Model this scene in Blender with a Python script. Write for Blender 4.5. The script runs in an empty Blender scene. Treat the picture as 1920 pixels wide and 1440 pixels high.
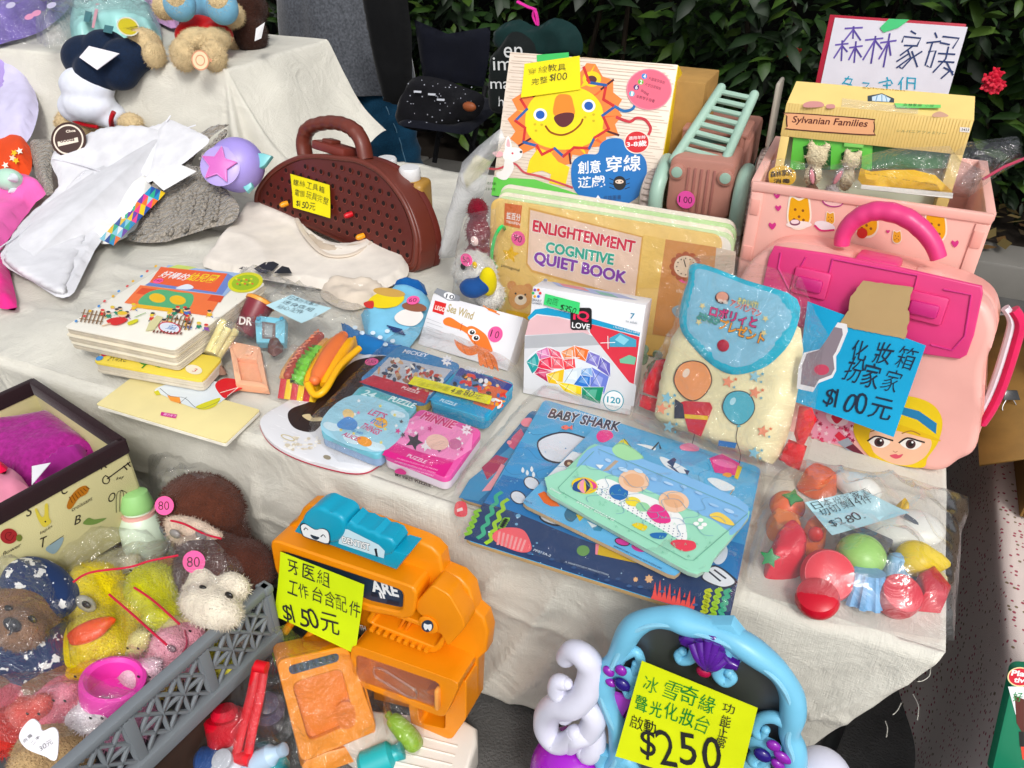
import bpy, bmesh, math, random
import numpy as np
from mathutils import Vector, Matrix, noise
from mathutils.geometry import delaunay_2d_cdt
random.seed(7)
SC = bpy.context.scene
COL = SC.collection
R = math.radians
# ------------------------------------------------------------ camera, world, sun, exposure
CAM = Vector((0,0,1.20)); YAW = R(24.3); PITCH = R(34.0); FPX = 1500.0
cd = bpy.data.cameras.new('camera'); cam = bpy.data.objects.new('camera', cd); COL.objects.link(cam)
cam.location = CAM; cam.rotation_euler = (R(90) - PITCH, 0, YAW)
cd.sensor_width = 36; cd.lens = 36 * FPX / 1920; cd.clip_start = .02; cd.clip_end = 500
SC.camera = cam
SUN_EL, SUN_AZ = R(46), R(142)          # azimuth clockwise from +Y: from the right, a little in front of the stall
wd = bpy.data.worlds.new('World'); SC.world = wd; wd.use_nodes = True
nt = wd.node_tree; nt.nodes.clear()
sky = nt.nodes.new('ShaderNodeTexSky'); sky.sky_type = 'NISHITA'; sky.sun_disc = False
sky.sun_elevation = SUN_EL; sky.sun_rotation = SUN_AZ; sky.dust_density = 4; sky.air_density = 1.0
hs = nt.nodes.new('ShaderNodeHueSaturation'); hs.inputs['Saturation'].default_value = .3
bg = nt.nodes.new('ShaderNodeBackground'); bg.inputs[1].default_value = .15
wo = nt.nodes.new('ShaderNodeOutputWorld')
nt.links.new(sky.outputs[0], hs.inputs['Color']); nt.links.new(hs.outputs[0], bg.inputs[0]); nt.links.new(bg.outputs[0], wo.inputs[0])
sd = bpy.data.lights.new('sun', 'SUN'); sd.energy = 1.2; sd.angle = R(11); sd.color = (1,.985,.955)
sun = bpy.data.objects.new('sun', sd); COL.objects.link(sun)
sun.rotation_euler = (R(90) - SUN_EL, 0,-SUN_AZ + math.pi)
SC.view_settings.view_transform = 'Standard'; SC.view_settings.look = 'None'; SC.view_settings.exposure = .16
SC.view_settings.gamma = 1
SC.cycles.transparent_max_bounces = 32; SC.cycles.max_bounces = 8
# ------------------------------------------------------------ view geometry: a pixel of the 1920x1440 photo as a ray
FW = Vector((-math.sin(YAW) * math.cos(PITCH), math.cos(YAW) * math.cos(PITCH),-math.sin(PITCH)))
RT = Vector((math.cos(YAW), math.sin(YAW),0))
UPV = RT.cross(FW)
def ray(x, y): return FW * FPX + RT * (x - 960) + UPV * (720 - y)
def ptz(x, y, z):
 d = ray(x, y); return CAM + d * ((z - CAM.z) / d.z)
def pty(x, y, Y):
 d = ray(x, y); return CAM + d * ((Y - CAM.y) / d.y)
TZ = .42                                  # table top
Z3 = Vector((0,0,1))
class Plane:
 """A real flat surface: origin O, axes U (right), V (up or away), N towards the viewer."""
 def __init__(s, O, U, V):
  s.O = Vector(O); s.U = Vector(U).normalized(); V = Vector(V); s.V = (V - s.U * V.dot(s.U)).normalized(); s.N = s.U.cross(s.V)
 def uv(s, px, py):
  d = ray(px, py); t = (s.O - CAM).dot(s.N) / d.dot(s.N); q = CAM + d * t - s.O
  return (q.dot(s.U), q.dot(s.V))
 def w(s, u, v, d=0): return s.O + s.U * u + s.V * v + s.N * d
 def off(s, d): return Plane(s.O + s.N * d, s.U, s.V)
 def mat(s, u=0, v=0, d=0):
  m = Matrix((s.U, s.V, s.N)).transposed().to_4x4(); m.translation = s.w(u, v, d); return m
class Bent(Plane):
 def __init__(s, P, f): s.O, s.U, s.V, s.N, s.f = P.O, P.U, P.V, P.N, f
 def w(s, u, v, d=0): return s.O + s.U * u + s.V * v + s.N * (d + s.f(u, v))
class FoldPlane:
 """Level up to y0, then rising with slope k: where things lie partly on the table, partly on the drape."""
 def __init__(s, z, y0, k): s.z, s.y0, s.k = z, y0, k; s.N = Z3; s.U = Vector((1,0,0)); s.V = Vector((0,1,0)); s.O = Vector((0,0, z))
 def uv(s, px, py):
  p = ptz(px, py, s.z)
  if p.y > s.y0:
   d = ray(px, py); t = (s.z + (CAM.y - s.y0) * s.k - CAM.z) / (d.z - d.y * s.k); p = CAM + d * t
  return (p.x, p.y)
 def w(s, u, v, d=0): return Vector((u, v, s.z + max(0, v - s.y0) * s.k + d))
 def off(s, d): return FoldPlane(s.z + d, s.y0, s.k)
def flat(z, rot=0, at=(0,0)):
 return Plane((at[0], at[1], z),(math.cos(rot), math.sin(rot),0),(-math.sin(rot), math.cos(rot),0))
def flatpx(a, b, z):                      # flat on height z, U from pixel a to pixel b
 A, B = ptz(*a, z), ptz(*b, z); d = B - A
 return Plane(A, d, Z3.cross(d))
def lean(A, B, deg):                      # standing panel, foot from world A to world B, leaning back by deg
 A, B = Vector(A), Vector(B); U = (B - A).normalized(); H = Z3.cross(U)
 return Plane(A, U, Z3 * math.cos(R(deg)) + H * math.sin(R(deg)))
def slope3(A, B, C): return Plane(A, Vector(B) - Vector(A), Vector(C) - Vector(A))
# ------------------------------------------------------------ materials
def lin(c):
 if isinstance(c, str): c = tuple(int(c[i:i + 2],16) for i in (0,2,4))
 return tuple((x / 255 / 12.92 if x <= 10 else ((x / 255 + .055) / 1.055) ** 2.4) for x in c)
_M = {}
KIND = {  # rough, colour variation, variation scale, bump strength, bump scale, specular, sheen
 'plastic': (.36,.08,11,.06,260,.45,0), 'matte': (.55,.06,12,.08,260,.4,0), 'paper': (.6,.05,18,.05,200,.35,0),
 'print': (.42,.03,30,.0,1,.45,0), 'gloss': (.16,.04,10,.03,60,.55,0), 'cloth': (.85,.09,22,.35,700,.2,.15),
 'canvas': (.9,.08,6,.3,600,.15,.1), 'fur': (.9,.16,60,.9,330,.1,.12), 'knit': (.9,.22,130,1,160,.15,.3),
 'denim': (.85,.25,190,.4,500,.2,.1), 'wool': (.92,.4,120,.6,260,.15,.3), 'card': (.75,.12,30,.15,120,.25,0),
 'ink': (.55,.12,90,0,1,.3,0), 'dark': (.7,.2,20,.2,120,.3,0), 'metal': (.3,.08,20,.05,90,.5,0)}
def mat(kind, c, alb=None, **kw):
 key = (kind, c, alb, tuple(kw.items()))
 if key in _M: return _M[key]
 m = bpy.data.materials.new(f'{kind}_{c if isinstance(c, str) else "_".join(map(str, c))}'); m.use_nodes = True; _M[key] = m
 n = m.node_tree; b = n.nodes['Principled BSDF']; L = n.links
 ro, var, vs, bs, bsc, sp, sh = KIND[kind]
 k = .88 if alb is None else alb
 lc = lin(c); g_ = .2126 * lc[0] + .7152 * lc[1] + .0722 * lc[2]
 col = tuple(min(.82, max(.002, g_ + (x - g_) * 1.10) * k) for x in lc)
 b.inputs['Specular IOR Level'].default_value = sp
 b.inputs['Sheen Weight'].default_value = sh; b.inputs['Sheen Roughness'].default_value = .4
 if kind == 'metal': b.inputs['Metallic'].default_value = 1
 tc = n.nodes.new('ShaderNodeTexCoord')
 nz = n.nodes.new('ShaderNodeTexNoise'); nz.inputs['Scale'].default_value = vs; nz.inputs['Detail'].default_value = 5
 L.new(tc.outputs['Object'], nz.inputs['Vector'])
 mx = n.nodes.new('ShaderNodeMix'); mx.data_type = 'RGBA'
 mx.inputs[6].default_value = (*[x * (1 - var) for x in col],1); mx.inputs[7].default_value = (*[min(.85, x * (1 + var)) for x in col],1)
 rp = n.nodes.new('ShaderNodeMapRange'); rp.inputs[1].default_value = .3; rp.inputs[2].default_value = .7
 L.new(nz.outputs[0], rp.inputs[0]); L.new(rp.outputs[0], mx.inputs[0]); L.new(mx.outputs[2], b.inputs['Base Color'])
 rr = n.nodes.new('ShaderNodeMapRange'); rr.inputs[3].default_value = ro * .85; rr.inputs[4].default_value = min(1, ro * 1.15)
 L.new(nz.outputs[0], rr.inputs[0]); L.new(rr.outputs[0], b.inputs['Roughness'])
 if kind in ('plastic', 'gloss'):
  sc_ = n.nodes.new('ShaderNodeTexNoise'); sc_.inputs['Scale'].default_value = 1; sc_.inputs['Detail'].default_value = 6; mp = n.nodes.new('ShaderNodeMapping'); mp.inputs['Scale'].default_value = (35,210,90); mp.inputs['Rotation'].default_value = (.4,.7,.9)
  L.new(tc.outputs['Object'], mp.inputs[0]); L.new(mp.outputs[0], sc_.inputs['Vector']); m3 = n.nodes.new('ShaderNodeMapRange'); m3.inputs[1].default_value = .60; m3.inputs[2].default_value = .74; m3.inputs[4].default_value = .28; L.new(sc_.outputs[0], m3.inputs[0])
  a2 = n.nodes.new('ShaderNodeMath'); L.new(rr.outputs[0], a2.inputs[0]); L.new(m3.outputs[0], a2.inputs[1]); L.new(a2.outputs[0], b.inputs['Roughness'])
 if bs:
  n2 = n.nodes.new('ShaderNodeTexNoise'); n2.inputs['Scale'].default_value = bsc; n2.inputs['Detail'].default_value = 3
  L.new(tc.outputs['Object'], n2.inputs['Vector'])
  bp = n.nodes.new('ShaderNodeBump'); bp.inputs['Strength'].default_value = bs; bp.inputs['Distance'].default_value = .005 if kind == 'fur' else .0015
  L.new(n2.outputs[0], bp.inputs['Height']); L.new(bp.outputs[0], b.inputs['Normal'])
 return m
def mpl(c, *a): return mat('plas' 'tic', c, *a)
def mcl(c, *a): return mat('clo' 'th', c, *a)
def mpa(c, *a): return mat('pap' 'er', c, *a)
def film(haze=.05, rough=.09, tint=(1,1,1), gl=.10, bump=.5, sc=38):
 key = ('film', haze, rough, tint, gl, bump, sc)
 if key in _M: return _M[key]
 m = bpy.data.materials.new('clear_film'); m.use_nodes = True; _M[key] = m
 n = m.node_tree; n.nodes.clear(); L = n.links; N = n.nodes.new
 out = N('ShaderNodeOutputMaterial'); tr = N('ShaderNodeBsdfTransparent'); tr.inputs[0].default_value = (*[.98 * t for t in tint],1)
 gs = N('ShaderNodeBsdfGlossy'); gs.inputs['Roughness'].default_value = rough * .6
 df = N('ShaderNodeBsdfDiffuse'); df.inputs[0].default_value = (.75,.75,.75,1)
 tc = N('ShaderNodeTexCoord'); nz = N('ShaderNodeTexNoise'); nz.inputs['Scale'].default_value = sc; nz.inputs['Detail'].default_value = 4; nz.inputs['Distortion'].default_value = 1.2
 L.new(tc.outputs['Object'], nz.inputs['Vector'])
 vo = N('ShaderNodeTexVoronoi'); vo.inputs['Scale'].default_value = sc * .32
 ds_ = N('ShaderNodeMix'); ds_.data_type = 'RGBA'; ds_.inputs[0].default_value = .12; L.new(tc.outputs['Object'], ds_.inputs[6]); L.new(nz.outputs['Color'], ds_.inputs[7]); L.new(ds_.outputs[2], vo.inputs['Vector'])
 hh = N('ShaderNodeMath'); hh.operation = 'MULTIPLY_ADD'; hh.inputs[1].default_value = .55; L.new(nz.outputs[0], hh.inputs[0]); L.new(vo.outputs['Distance'], hh.inputs[2])
 bp = N('ShaderNodeBump'); bp.inputs['Strength'].default_value = bump; bp.inputs['Distance'].default_value = .022
 L.new(hh.outputs[0], bp.inputs['Height']); L.new(bp.outputs[0], gs.inputs['Normal'])
 lw = N('ShaderNodeLayerWeight'); lw.inputs[0].default_value = .35; L.new(bp.outputs[0], lw.inputs['Normal'])
 ma = N('ShaderNodeMath'); ma.operation = 'MULTIPLY_ADD'; ma.inputs[1].default_value = .34; ma.inputs[2].default_value = gl * .55; ma.use_clamp = True
 L.new(lw.outputs['Facing'], ma.inputs[0])
 m1 = N('ShaderNodeMixShader'); m1.inputs[0].default_value = haze * .35; L.new(tr.outputs[0], m1.inputs[1]); L.new(df.outputs[0], m1.inputs[2])
 m2 = N('ShaderNodeMixShader'); L.new(ma.outputs[0], m2.inputs[0]); L.new(m1.outputs[0], m2.inputs[1]); L.new(gs.outputs[0], m2.inputs[2])
 L.new(m2.outputs[0], out.inputs[0]); return m
# ------------------------------------------------------------ mesh builder
class MB:
 def __init__(s): s.v = []; s.f = []; s.m = []; s.mats = []
 def add(s, V, F, m):
  if m not in s.mats: s.mats.append(m)
  k = len(s.v); i = s.mats.index(m)
  s.v += [tuple(v) for v in V]; s.f += [tuple(a + k for a in f) for f in F]; s.m += [i] * len(F); return s
 def bm(s, b, m, M=None):
  b.verts.index_update()
  s.add([(M @ v.co if M else v.co) for v in b.verts],[[v.index for v in f.verts] for f in b.faces], m); b.free(); return s
 def box(s, P, u0, v0, u1, v1, d0, d1, m, bev=.002, seg=2):
  b = bmesh.new(); bmesh.ops.create_cube(b, size=1)
  S = Matrix.Diagonal((abs(u1 - u0), abs(v1 - v0), abs(d1 - d0),1)); bmesh.ops.transform(b, matrix=S, verts=b.verts)
  if bev: bmesh.ops.bevel(b, geom=b.edges[:], offset=bev, segments=seg, affect='EDGES', profile=.5)
  return s.bm(b, m, P.mat((u0 + u1) / 2,(v0 + v1) / 2,(d0 + d1) / 2))
 def prism(s, P, uv, d0, d1, m, bev=.0, seg=2):
  b = bmesh.new(); vs = [b.verts.new((u, v, d0)) for u, v in uv]; f = b.faces.new(vs)
  f.normal_update()
  if f.normal.z < 0: f.normal_flip()
  r = bmesh.ops.extrude_face_region(b, geom=[f]); nv = [g for g in r['geom'] if isinstance(g, bmesh.types.BMVert)]
  nf = [g for g in r['geom'] if isinstance(g, bmesh.types.BMFace)][0]
  for v in nv: v.co.z = d1
  if bev:
   bmesh.ops.bevel(b, geom=list(nf.edges), offset=bev, segments=seg, affect='EDGES', profile=.5, clamp_overlap=True)
  bmesh.ops.recalc_face_normals(b, faces=b.faces)
  if isinstance(P, FoldPlane):
   for v in b.verts: v.co = P.w(*v.co)
   return s.bm(b, m)
  return s.bm(b, m, P.mat())
 def tube(s, pts, r, m, n=10, closed=False, flatN=None, ratio=1.0):
  pts = [Vector(p) for p in pts]; k = len(pts); rs = r if isinstance(r, (list, tuple)) else [r] * k
  V = []; F = []; prev = None
  for i, p in enumerate(pts):
   a = pts[i - 1] if (i or closed) else p; c = pts[(i + 1) % k] if (i < k - 1 or closed) else p
   t = (c - a).normalized()
   if prev is None:
    ref = flatN if flatN is not None else (Z3 if abs(t.z) < .9 else Vector((1,0,0)))
    x = (ref - t * ref.dot(t)).normalized()
   else: x = (prev - t * prev.dot(t)).normalized()
   prev = x; y = t.cross(x)
   for j in range(n):
    an = 2 * math.pi * j / n; V.append(p + x * (math.cos(an) * rs[i] * ratio) + y * (math.sin(an) * rs[i]))
  for i in range(k if closed else k - 1):
   for j in range(n):
    a = i * n; c = ((i + 1) % k) * n; F.append((a + j, a + (j + 1) % n, c + (j + 1) % n, c + j))
  if not closed: F.append(tuple(range(n))[::-1]); F.append(tuple((k - 1) * n + j for j in range(n)))
  return s.add(V, F, m)
 def lathe(s, M, prof, m, n=28, sx=1, sy=1):      # profile (r, h) about local z
  V = []; F = []
  for r, h in prof:
   for j in range(n):
    a = 2 * math.pi * j / n; V.append(M @ Vector((r * sx * math.cos(a), r * sy * math.sin(a), h)))
  for i in range(len(prof) - 1):
   for j in range(n): F.append((i * n + j, i * n + (j + 1) % n, (i + 1) * n + (j + 1) % n, (i + 1) * n + j))
  F.append(tuple(range(n))[::-1]); F.append(tuple((len(prof) - 1) * n + j for j in range(n)))
  return s.add(V, F, m)
 def ell(s, c, r, m, rot=None, n=20, wob=0, ws=20):
  b = bmesh.new(); bmesh.ops.create_uvsphere(b, u_segments=n, v_segments=max(8, n * 2 // 3), radius=1)
  r = (r, r, r) if isinstance(r, (int, float)) else r
  M = Matrix.Translation(c) @ ((rot.to_4x4()) if rot is not None else Matrix()) @ Matrix.Diagonal((*r, 1))
  bmesh.ops.transform(b, matrix=M, verts=b.verts)
  if wob:
   for v in b.verts: v.co += (v.co - Vector(c)).normalized() * (noise.noise(v.co * ws) * wob)
  return s.bm(b, m)
 def puff(s, P, uv, H, r, m, cell=.008, wr=.002, ws=18, prof=.5, seed=0, closed=True, base=0, tilt=None, ridge=0, edge=0.0, fold=None):
  """A soft body lying on plane P: outline uv, thickness H, rounded over distance r at its rim."""
  uv = resample(uv, cell); pts = np.array(uv); n = len(pts)
  lo, hi = pts.min(0), pts.max(0); rnd = random.Random(seed)
  gx = np.arange(lo[0], hi[0], cell); gy = np.arange(lo[1], hi[1], cell * .87)
  G = np.array([(x + (cell / 2 if j % 2 else 0) + rnd.uniform(-.15,.15) * cell, y + rnd.uniform(-.15,.15) * cell) for j, y in enumerate(gy) for x in gx])
  if len(G):
   ins = inside(G, pts); G = G[ins]
  if len(G):
   d = seg_dist(G, pts); G = G[d > cell * .6]
  allp = [Vector((float(a), float(b))) for a, b in (np.vstack([pts, G]) if len(G) else pts)]
  vs, es, fs = delaunay_2d_cdt(allp, [(i, (i + 1) % n) for i in range(n)],[],1,1e-7)[:3]
  A = np.array([(v.x, v.y) for v in vs]); dist = seg_dist(A, pts)
  V = []; sv = Vector((seed * 3.1, seed * 1.7, seed * .9))
  for (a, b), d in zip(A, dist):
   t = min(d / r, 1); h = H * (1 - (1 - t) ** 2) ** prof
   q = Vector((a * ws, b * ws, 0)) + sv
   w = noise.fractal(q, .9,2.1,3)
   if fold:
    fa, fst = fold; q2 = Vector(((a * math.cos(fa) - b * math.sin(fa)) * ws * .5,(a * math.sin(fa) + b * math.cos(fa)) * ws * .5 * fst, seed * 2.3))
    q2 += Vector((0, noise.noise(q * .5) * .8,0)); w = w * .25 + ridge * ((1 - min(1, abs(noise.noise(q2)) * 2.2)) ** 3 - .25)
   elif ridge: w += ridge * ((1 - min(1, abs(noise.noise(q * .6 + Vector((9,3,1)))) * 2.2)) ** 2.5 * 1.6 - .4)
   h += wr * w * min(1, d / r + .15 * (edge > 0)) + base
   if tilt: h += tilt(a, b)
   V.append(P.w(a, b, max(h, base) if not tilt else h))
  F = [tuple(f) for f in fs]
  s.add(V, F, m)
  if closed:
   bd = [P.w(a, b, base + (tilt(a, b) if tilt else 0)) for a, b in uv]
   s.add(bd, [tuple(range(n))[::-1]], m)
  return s
 def build(s, name, parent=None, label=None, cat=None, group=None, kind=None, loc=None, sharp=38, sub=0, remesh=0, smooth_it=0, flatshade=False):
  me = bpy.data.meshes.new(name)
  root = parent
  while root is not None and root.parent is not None: root = root.parent
  V = np.array(s.v, dtype=float).reshape(-1,3)
  if root is not None: o0 = np.array(root.location)
  elif loc is not None: o0 = np.array(loc)
  else: o0 = np.array([(V[:, 0].min() + V[:, 0].max()) / 2,(V[:, 1].min() + V[:, 1].max()) / 2, V[:, 2].min()])
  me.from_pydata((V - o0).tolist(),[], s.f)
  for m in s.mats: me.materials.append(m)
  me.polygons.foreach_set('material_index', s.m)
  if not flatshade:
   b = bmesh.new(); b.from_mesh(me)
   bmesh.ops.remove_doubles(b, verts=b.verts, dist=1e-6)
   for f in b.faces: f.smooth = True
   for e in b.edges:
    e.smooth = not (len(e.link_faces) == 2 and e.calc_face_angle(0) > R(sharp))
   b.to_mesh(me); b.free()
  me.update()
  o = bpy.data.objects.new(name, me); COL.objects.link(o)
  if parent is not None: o.parent = parent
  else: o.location = o0
  if remesh:
   q = o.modifiers.new('r', 'REMESH'); q.mode = 'VOXEL'; q.voxel_size = remesh; q.use_smooth_shade = True
   if smooth_it:
    q = o.modifiers.new('s', 'SMOOTH'); q.iterations = smooth_it; q.factor = .6
  if sub:
   q = o.modifiers.new('u', 'SUBSURF'); q.levels = q.render_levels = sub
  if label: o['label'] = label
  if cat: o['category'] = cat
  if group: o['group'] = group
  if kind: o['kind'] = kind
  return o
def thing(name, label, cat, loc, group=None):
 o = bpy.data.objects.new(name, None); COL.objects.link(o); o.location = loc; o.empty_display_size = .02
 o['label'] = label; o['category'] = cat
 if group: o['group'] = group
 return o
def inside(G, pts):
 x, y = G[:, 0], G[:, 1]; c = np.zeros(len(G), bool); n = len(pts)
 for i in range(n):
  x1, y1 = pts[i]; x2, y2 = pts[i - 1]
  if y1 != y2: c ^= ((y1 > y) != (y2 > y)) & (x < (x2 - x1) * (y - y1) / (y2 - y1) + x1)
 return c
def seg_dist(G, pts):
 d = np.full(len(G),1e9)
 for i in range(len(pts)):
  a, b = pts[i - 1], pts[i]; ab = b - a; L = max(ab @ ab, 1e-14)
  t = np.clip(((G - a) @ ab) / L, 0,1); q = G - a - t[:, None] * ab
  d = np.minimum(d, (q ** 2).sum(1))
 return np.sqrt(d)
def resample(uv, cell):
 out = []
 for i in range(len(uv)):
  a, b = Vector(uv[i]), Vector(uv[(i + 1) % len(uv)]); k = max(1, round((b - a).length / cell))
  out += [tuple(a.lerp(b, j / k)) for j in range(k)]
 return out
def spline(pts, k=8, closed=False):
 P = [Vector(p) for p in pts]; n = len(P); out = []
 for i in range(n if closed else n - 1):
  p0 = P[i - 1] if (i or closed) else P[i]; p1 = P[i]; p2 = P[(i + 1) % n]; p3 = P[(i + 2) % n] if (i + 2 < n or closed) else p2
  for j in range(k):
   t = j / k
   out.append(.5 * ((2 * p1) + (p2 - p0) * t + (2 * p0 - 5 * p1 + 4 * p2 - p3) * t * t + (3 * p1 - p0 - 3 * p2 + p3) * t ** 3))
 if not closed: out.append(P[-1])
 return out
def rrect(u0, v0, u1, v1, r, k=5):
 out = []
 for cx, cy, a0 in ((u1 - r, v1 - r, 0),(u0 + r, v1 - r, 90),(u0 + r, v0 + r, 180),(u1 - r, v0 + r, 270)):
  out += [(cx + r * math.cos(R(a0 + 90 * j / k)), cy + r * math.sin(R(a0 + 90 * j / k))) for j in range(k + 1)]
 return out
def wob(uv, a, seed=0, f=30):
 return [(u + noise.noise(Vector((u * f, v * f, seed))) * a, v + noise.noise(Vector((u * f, v * f, seed + 50))) * a) for u, v in uv]
# ------------------------------------------------------------ printed marks on flat faces
_G = {}
def glyphs(t, off=0.0, shear=0):
 key = (t, off, shear)
 if key in _G: return _G[key]
 c = bpy.data.curves.new('t', 'FONT'); c.body = t; c.size = 1; c.offset = off; c.resolution_u = 3; c.shear = shear
 o = bpy.data.objects.new('t', c); me = bpy.data.meshes.new_from_object(o)
 V = [(v.co.x, v.co.y) for v in me.vertices]; F = [tuple(p.vertices) for p in me.polygons]
 bpy.data.objects.remove(o); bpy.data.meshes.remove(me); bpy.data.curves.remove(c)
 xs = [v[0] for v in V] or [0,1]; ys = [v[1] for v in V] or [0,1]
 _G[key] = (V, F, min(xs), max(xs), min(ys), max(ys)); return _G[key]
class Art:
 """Flat print laid on a plane; coordinates are read off the photo and carried onto the real surface."""
 STEP = .00001
 def __init__(s, P, lift=.0004): s.P = P; s.mb = MB(); s.d = lift; s.n = 0
 def nd(s): s.n += 1; return s.d + s.n * s.STEP
 def uv(s, p): return s.P.uv(*p)
 def poly(s, px, c, kind='print', raw=False):
  uv = px if raw else [s.uv(p) for p in px]; d = s.nd(); m = c if not isinstance(c, (str, tuple)) else mat(kind, c)
  k = len(uv); ar = sum(uv[i - 1][0] * uv[i][1] - uv[i][0] * uv[i - 1][1] for i in range(k))
  s.mb.add([s.P.w(u, v, d) for u, v in uv],[tuple(range(k)) if ar > 0 else tuple(range(k))[::-1]], m); return s
 def curve(s, px, c, k=6, **kw): return s.poly([tuple(p) for p in spline([Vector(p) for p in px], k, True)], c, **kw)
 def ell(s, x, y, rx, ry, c, rot=0, n=28, **kw):
  a = R(rot); return s.poly([(x + rx * math.cos(t) * math.cos(a) - ry * math.sin(t) * math.sin(a), y + rx * math.cos(t) * math.sin(a) + ry * math.sin(t) * math.cos(a)) for t in (2 * math.pi * i / n for i in range(n))], c, **kw)
 def star(s, x, y, r, c, n=5, q=.45, rot=-90, sx=1, **kw):
  return s.poly([(x + sx * (r if i % 2 == 0 else r * q) * math.cos(R(rot + 180 * i / n)), y + (r if i % 2 == 0 else r * q) * math.sin(R(rot + 180 * i / n))) for i in range(2 * n)], c, **kw)
 def line(s, px, wd, c, smooth=0, kind='ink', raw=False):
  uv = px if raw else [s.uv(p) for p in px]
  if smooth: uv = [tuple(p) for p in spline([Vector(p) for p in uv], smooth)]
  d = s.nd(); m = c if not isinstance(c, (str, tuple)) else mat(kind, c); V = []; F = []
  for i, p in enumerate(uv):
   p = Vector(p); a = Vector(uv[max(i - 1,0)]); b = Vector(uv[min(i + 1, len(uv) - 1)]); t = (b - a)
   if t.length < 1e-9: t = Vector((1,0))
   t.normalize(); nn = Vector((-t.y, t.x)) * wd / 2; ex = (t * wd * .35) * (-1 if i == 0 else (1 if i == len(uv) - 1 else 0))
   V += [s.P.w(*(p + nn + ex), d), s.P.w(*(p - nn + ex), d)]
  for i in range(len(uv) - 1): F.append((2 * i, 2 * i + 1,2 * i + 3,2 * i + 2))
  s.mb.add(V, F, m); return s
 def text(s, t, a, b, hpx, c, off=0.0, outline=None, shear=0, kind='print', fat=0):
  if fat:
   for k in range(8): s.text(t, (a[0] + fat * math.cos(k * .785), a[1] + fat * math.sin(k * .785)),(b[0] + fat * math.cos(k * .785), b[1] + fat * math.sin(k * .785)), hpx, outline[0] if outline else c)
   if outline: return s.text(t, a, b, hpx, c, fat=fat * .45)
  """Text t along pixel a->b (baseline), hpx tall in the photo."""
  A, B = Vector(s.uv(a)), Vector(s.uv(b)); Q = Vector(s.uv((a[0], a[1] - hpx))); U = B - A; Lw = U.length
  U.normalize(); Vv = Vector((-U.y, U.x)); hh = abs((Q - A).dot(Vv)) or .01
  for oo, cc in (([(off + outline[1], outline[0])] if outline else []) + [(off, c)]):
   V, F, x0, x1, y0, y1 = glyphs(t, oo, shear)
   if outline and oo != off: _, _, x0, x1, y0, y1 = glyphs(t, off, shear)
   if not V: continue
   sx = Lw / max(x1 - x0,1e-6); sy = hh / max(y1 - y0,1e-6); d = s.nd(); m = mat(kind, cc)
   s.mb.add([s.P.w(*(A + U * ((x - x0) * sx) + Vv * ((y - y0) * sy)), d) for x, y in V], F, m)
  return s
 def hand(s, t, a, b, hpx, c, off=None, jit=.06, seed=1):
  if off is None: off = -.010 if hpx < 20 else -.002
  """Handwriting: thin strokes, each character set down a little askew."""
  rnd = random.Random(seed + len(t)); n = len(t)
  A, B = Vector(s.uv(a)), Vector(s.uv(b)); Q = Vector(s.uv((a[0], a[1] - hpx))); U = B - A
  Lw = U.length; U.normalize(); Vv = Vector((-U.y, U.x)); hh = abs((Q - A).dot(Vv)) or .01
  wd = [(.3 if ch in '1.,' else .55 if (ch.isascii() and ch != ' ') else (.4 if ch == ' ' else 1)) for ch in t]; tot = sum(wd); x = 0; m = mat('ink', c)
  for ch, w in zip(t, wd):
   cw = Lw * w / tot
   if ch != ' ':
    V, F, x0, x1, y0, y1 = glyphs(ch, off + rnd.choice((-.006,0,.005)))
    if V:
     sx = cw * .86 / max(x1 - x0,.35 if ch not in '1.,' else .22); sy = hh / max(y1 - y0,.45) if not ch in '.,-一' else hh * 1.1
     an = rnd.uniform(-jit, jit); sh = rnd.uniform(-.05,.15); d = s.nd(); dy = rnd.uniform(-.06,.06) * hh; k = rnd.uniform(.9,1.06)
     W = []
     for gx, gy in V:
      q = Vector(((gx - x0) * sx * k, (gy - y0) * sy * k if not ch in '.,' else gy * sy)); q.x += q.y * sh
      q += Vector((noise.noise(Vector((q.x, q.y, seed)) * 60 / hh * .03), noise.noise(Vector((q.x, q.y, seed + 9)) * 60 / hh * .03))) * hh * .06
      q = Vector((q.x * math.cos(an) - q.y * math.sin(an), q.x * math.sin(an) + q.y * math.cos(an)))
      W.append(s.P.w(*(A + U * (x + cw * .07 + q.x) + Vv * (q.y + dy)), d))
     s.mb.add(W, F, m)
   x += cw
  return s
 def done(s, parent, name='print', label=None):
  return s.mb.build(name, parent, label=label, flatshade=True)
def dot_sticker(P, px, py, r, txt, label, c='f9649f', hand='222222', lift=.0006, grp='round pink price stickers', rot=0):
 """A round price dot stuck on something: a thing of its own."""
 u, v = P.uv(px, py); b = MB(); b.prism(P, [(u + r * math.cos(a), v + r * math.sin(a)) for a in (2 * math.pi * i / 32 for i in range(32))], lift, lift + .0005, mpa(c))
 o = thing('price_dot', label, 'price sticker', P.w(u, v, lift), grp)
 b.build('sticker', o)
 if txt:
  a = Art(P, lift + .0007); k = r * .62 * (len(txt) / 2) ** .5
  U = Vector((math.cos(R(rot)), math.sin(R(rot)))); Vv = Vector((-U.y, U.x)); n = len(txt); x = -k
  for i, ch in enumerate(txt):
   V, F, x0, x1, y0, y1 = glyphs(ch, -.008); w = 2 * k / n * .85; h = min(r * .95, w * 1.7)
   d = a.nd(); W = [P.w(*(Vector((u, v)) + U * (x + (gx - x0) / max(x1 - x0,.3) * w) + Vv * ((gy - y0) / (y1 - y0) * h - h / 2)), d) for gx, gy in V]
   a.mb.add(W, F, mat('ink', hand)); x += 2 * k / n
  a.done(o, 'lettering')
 return o
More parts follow.
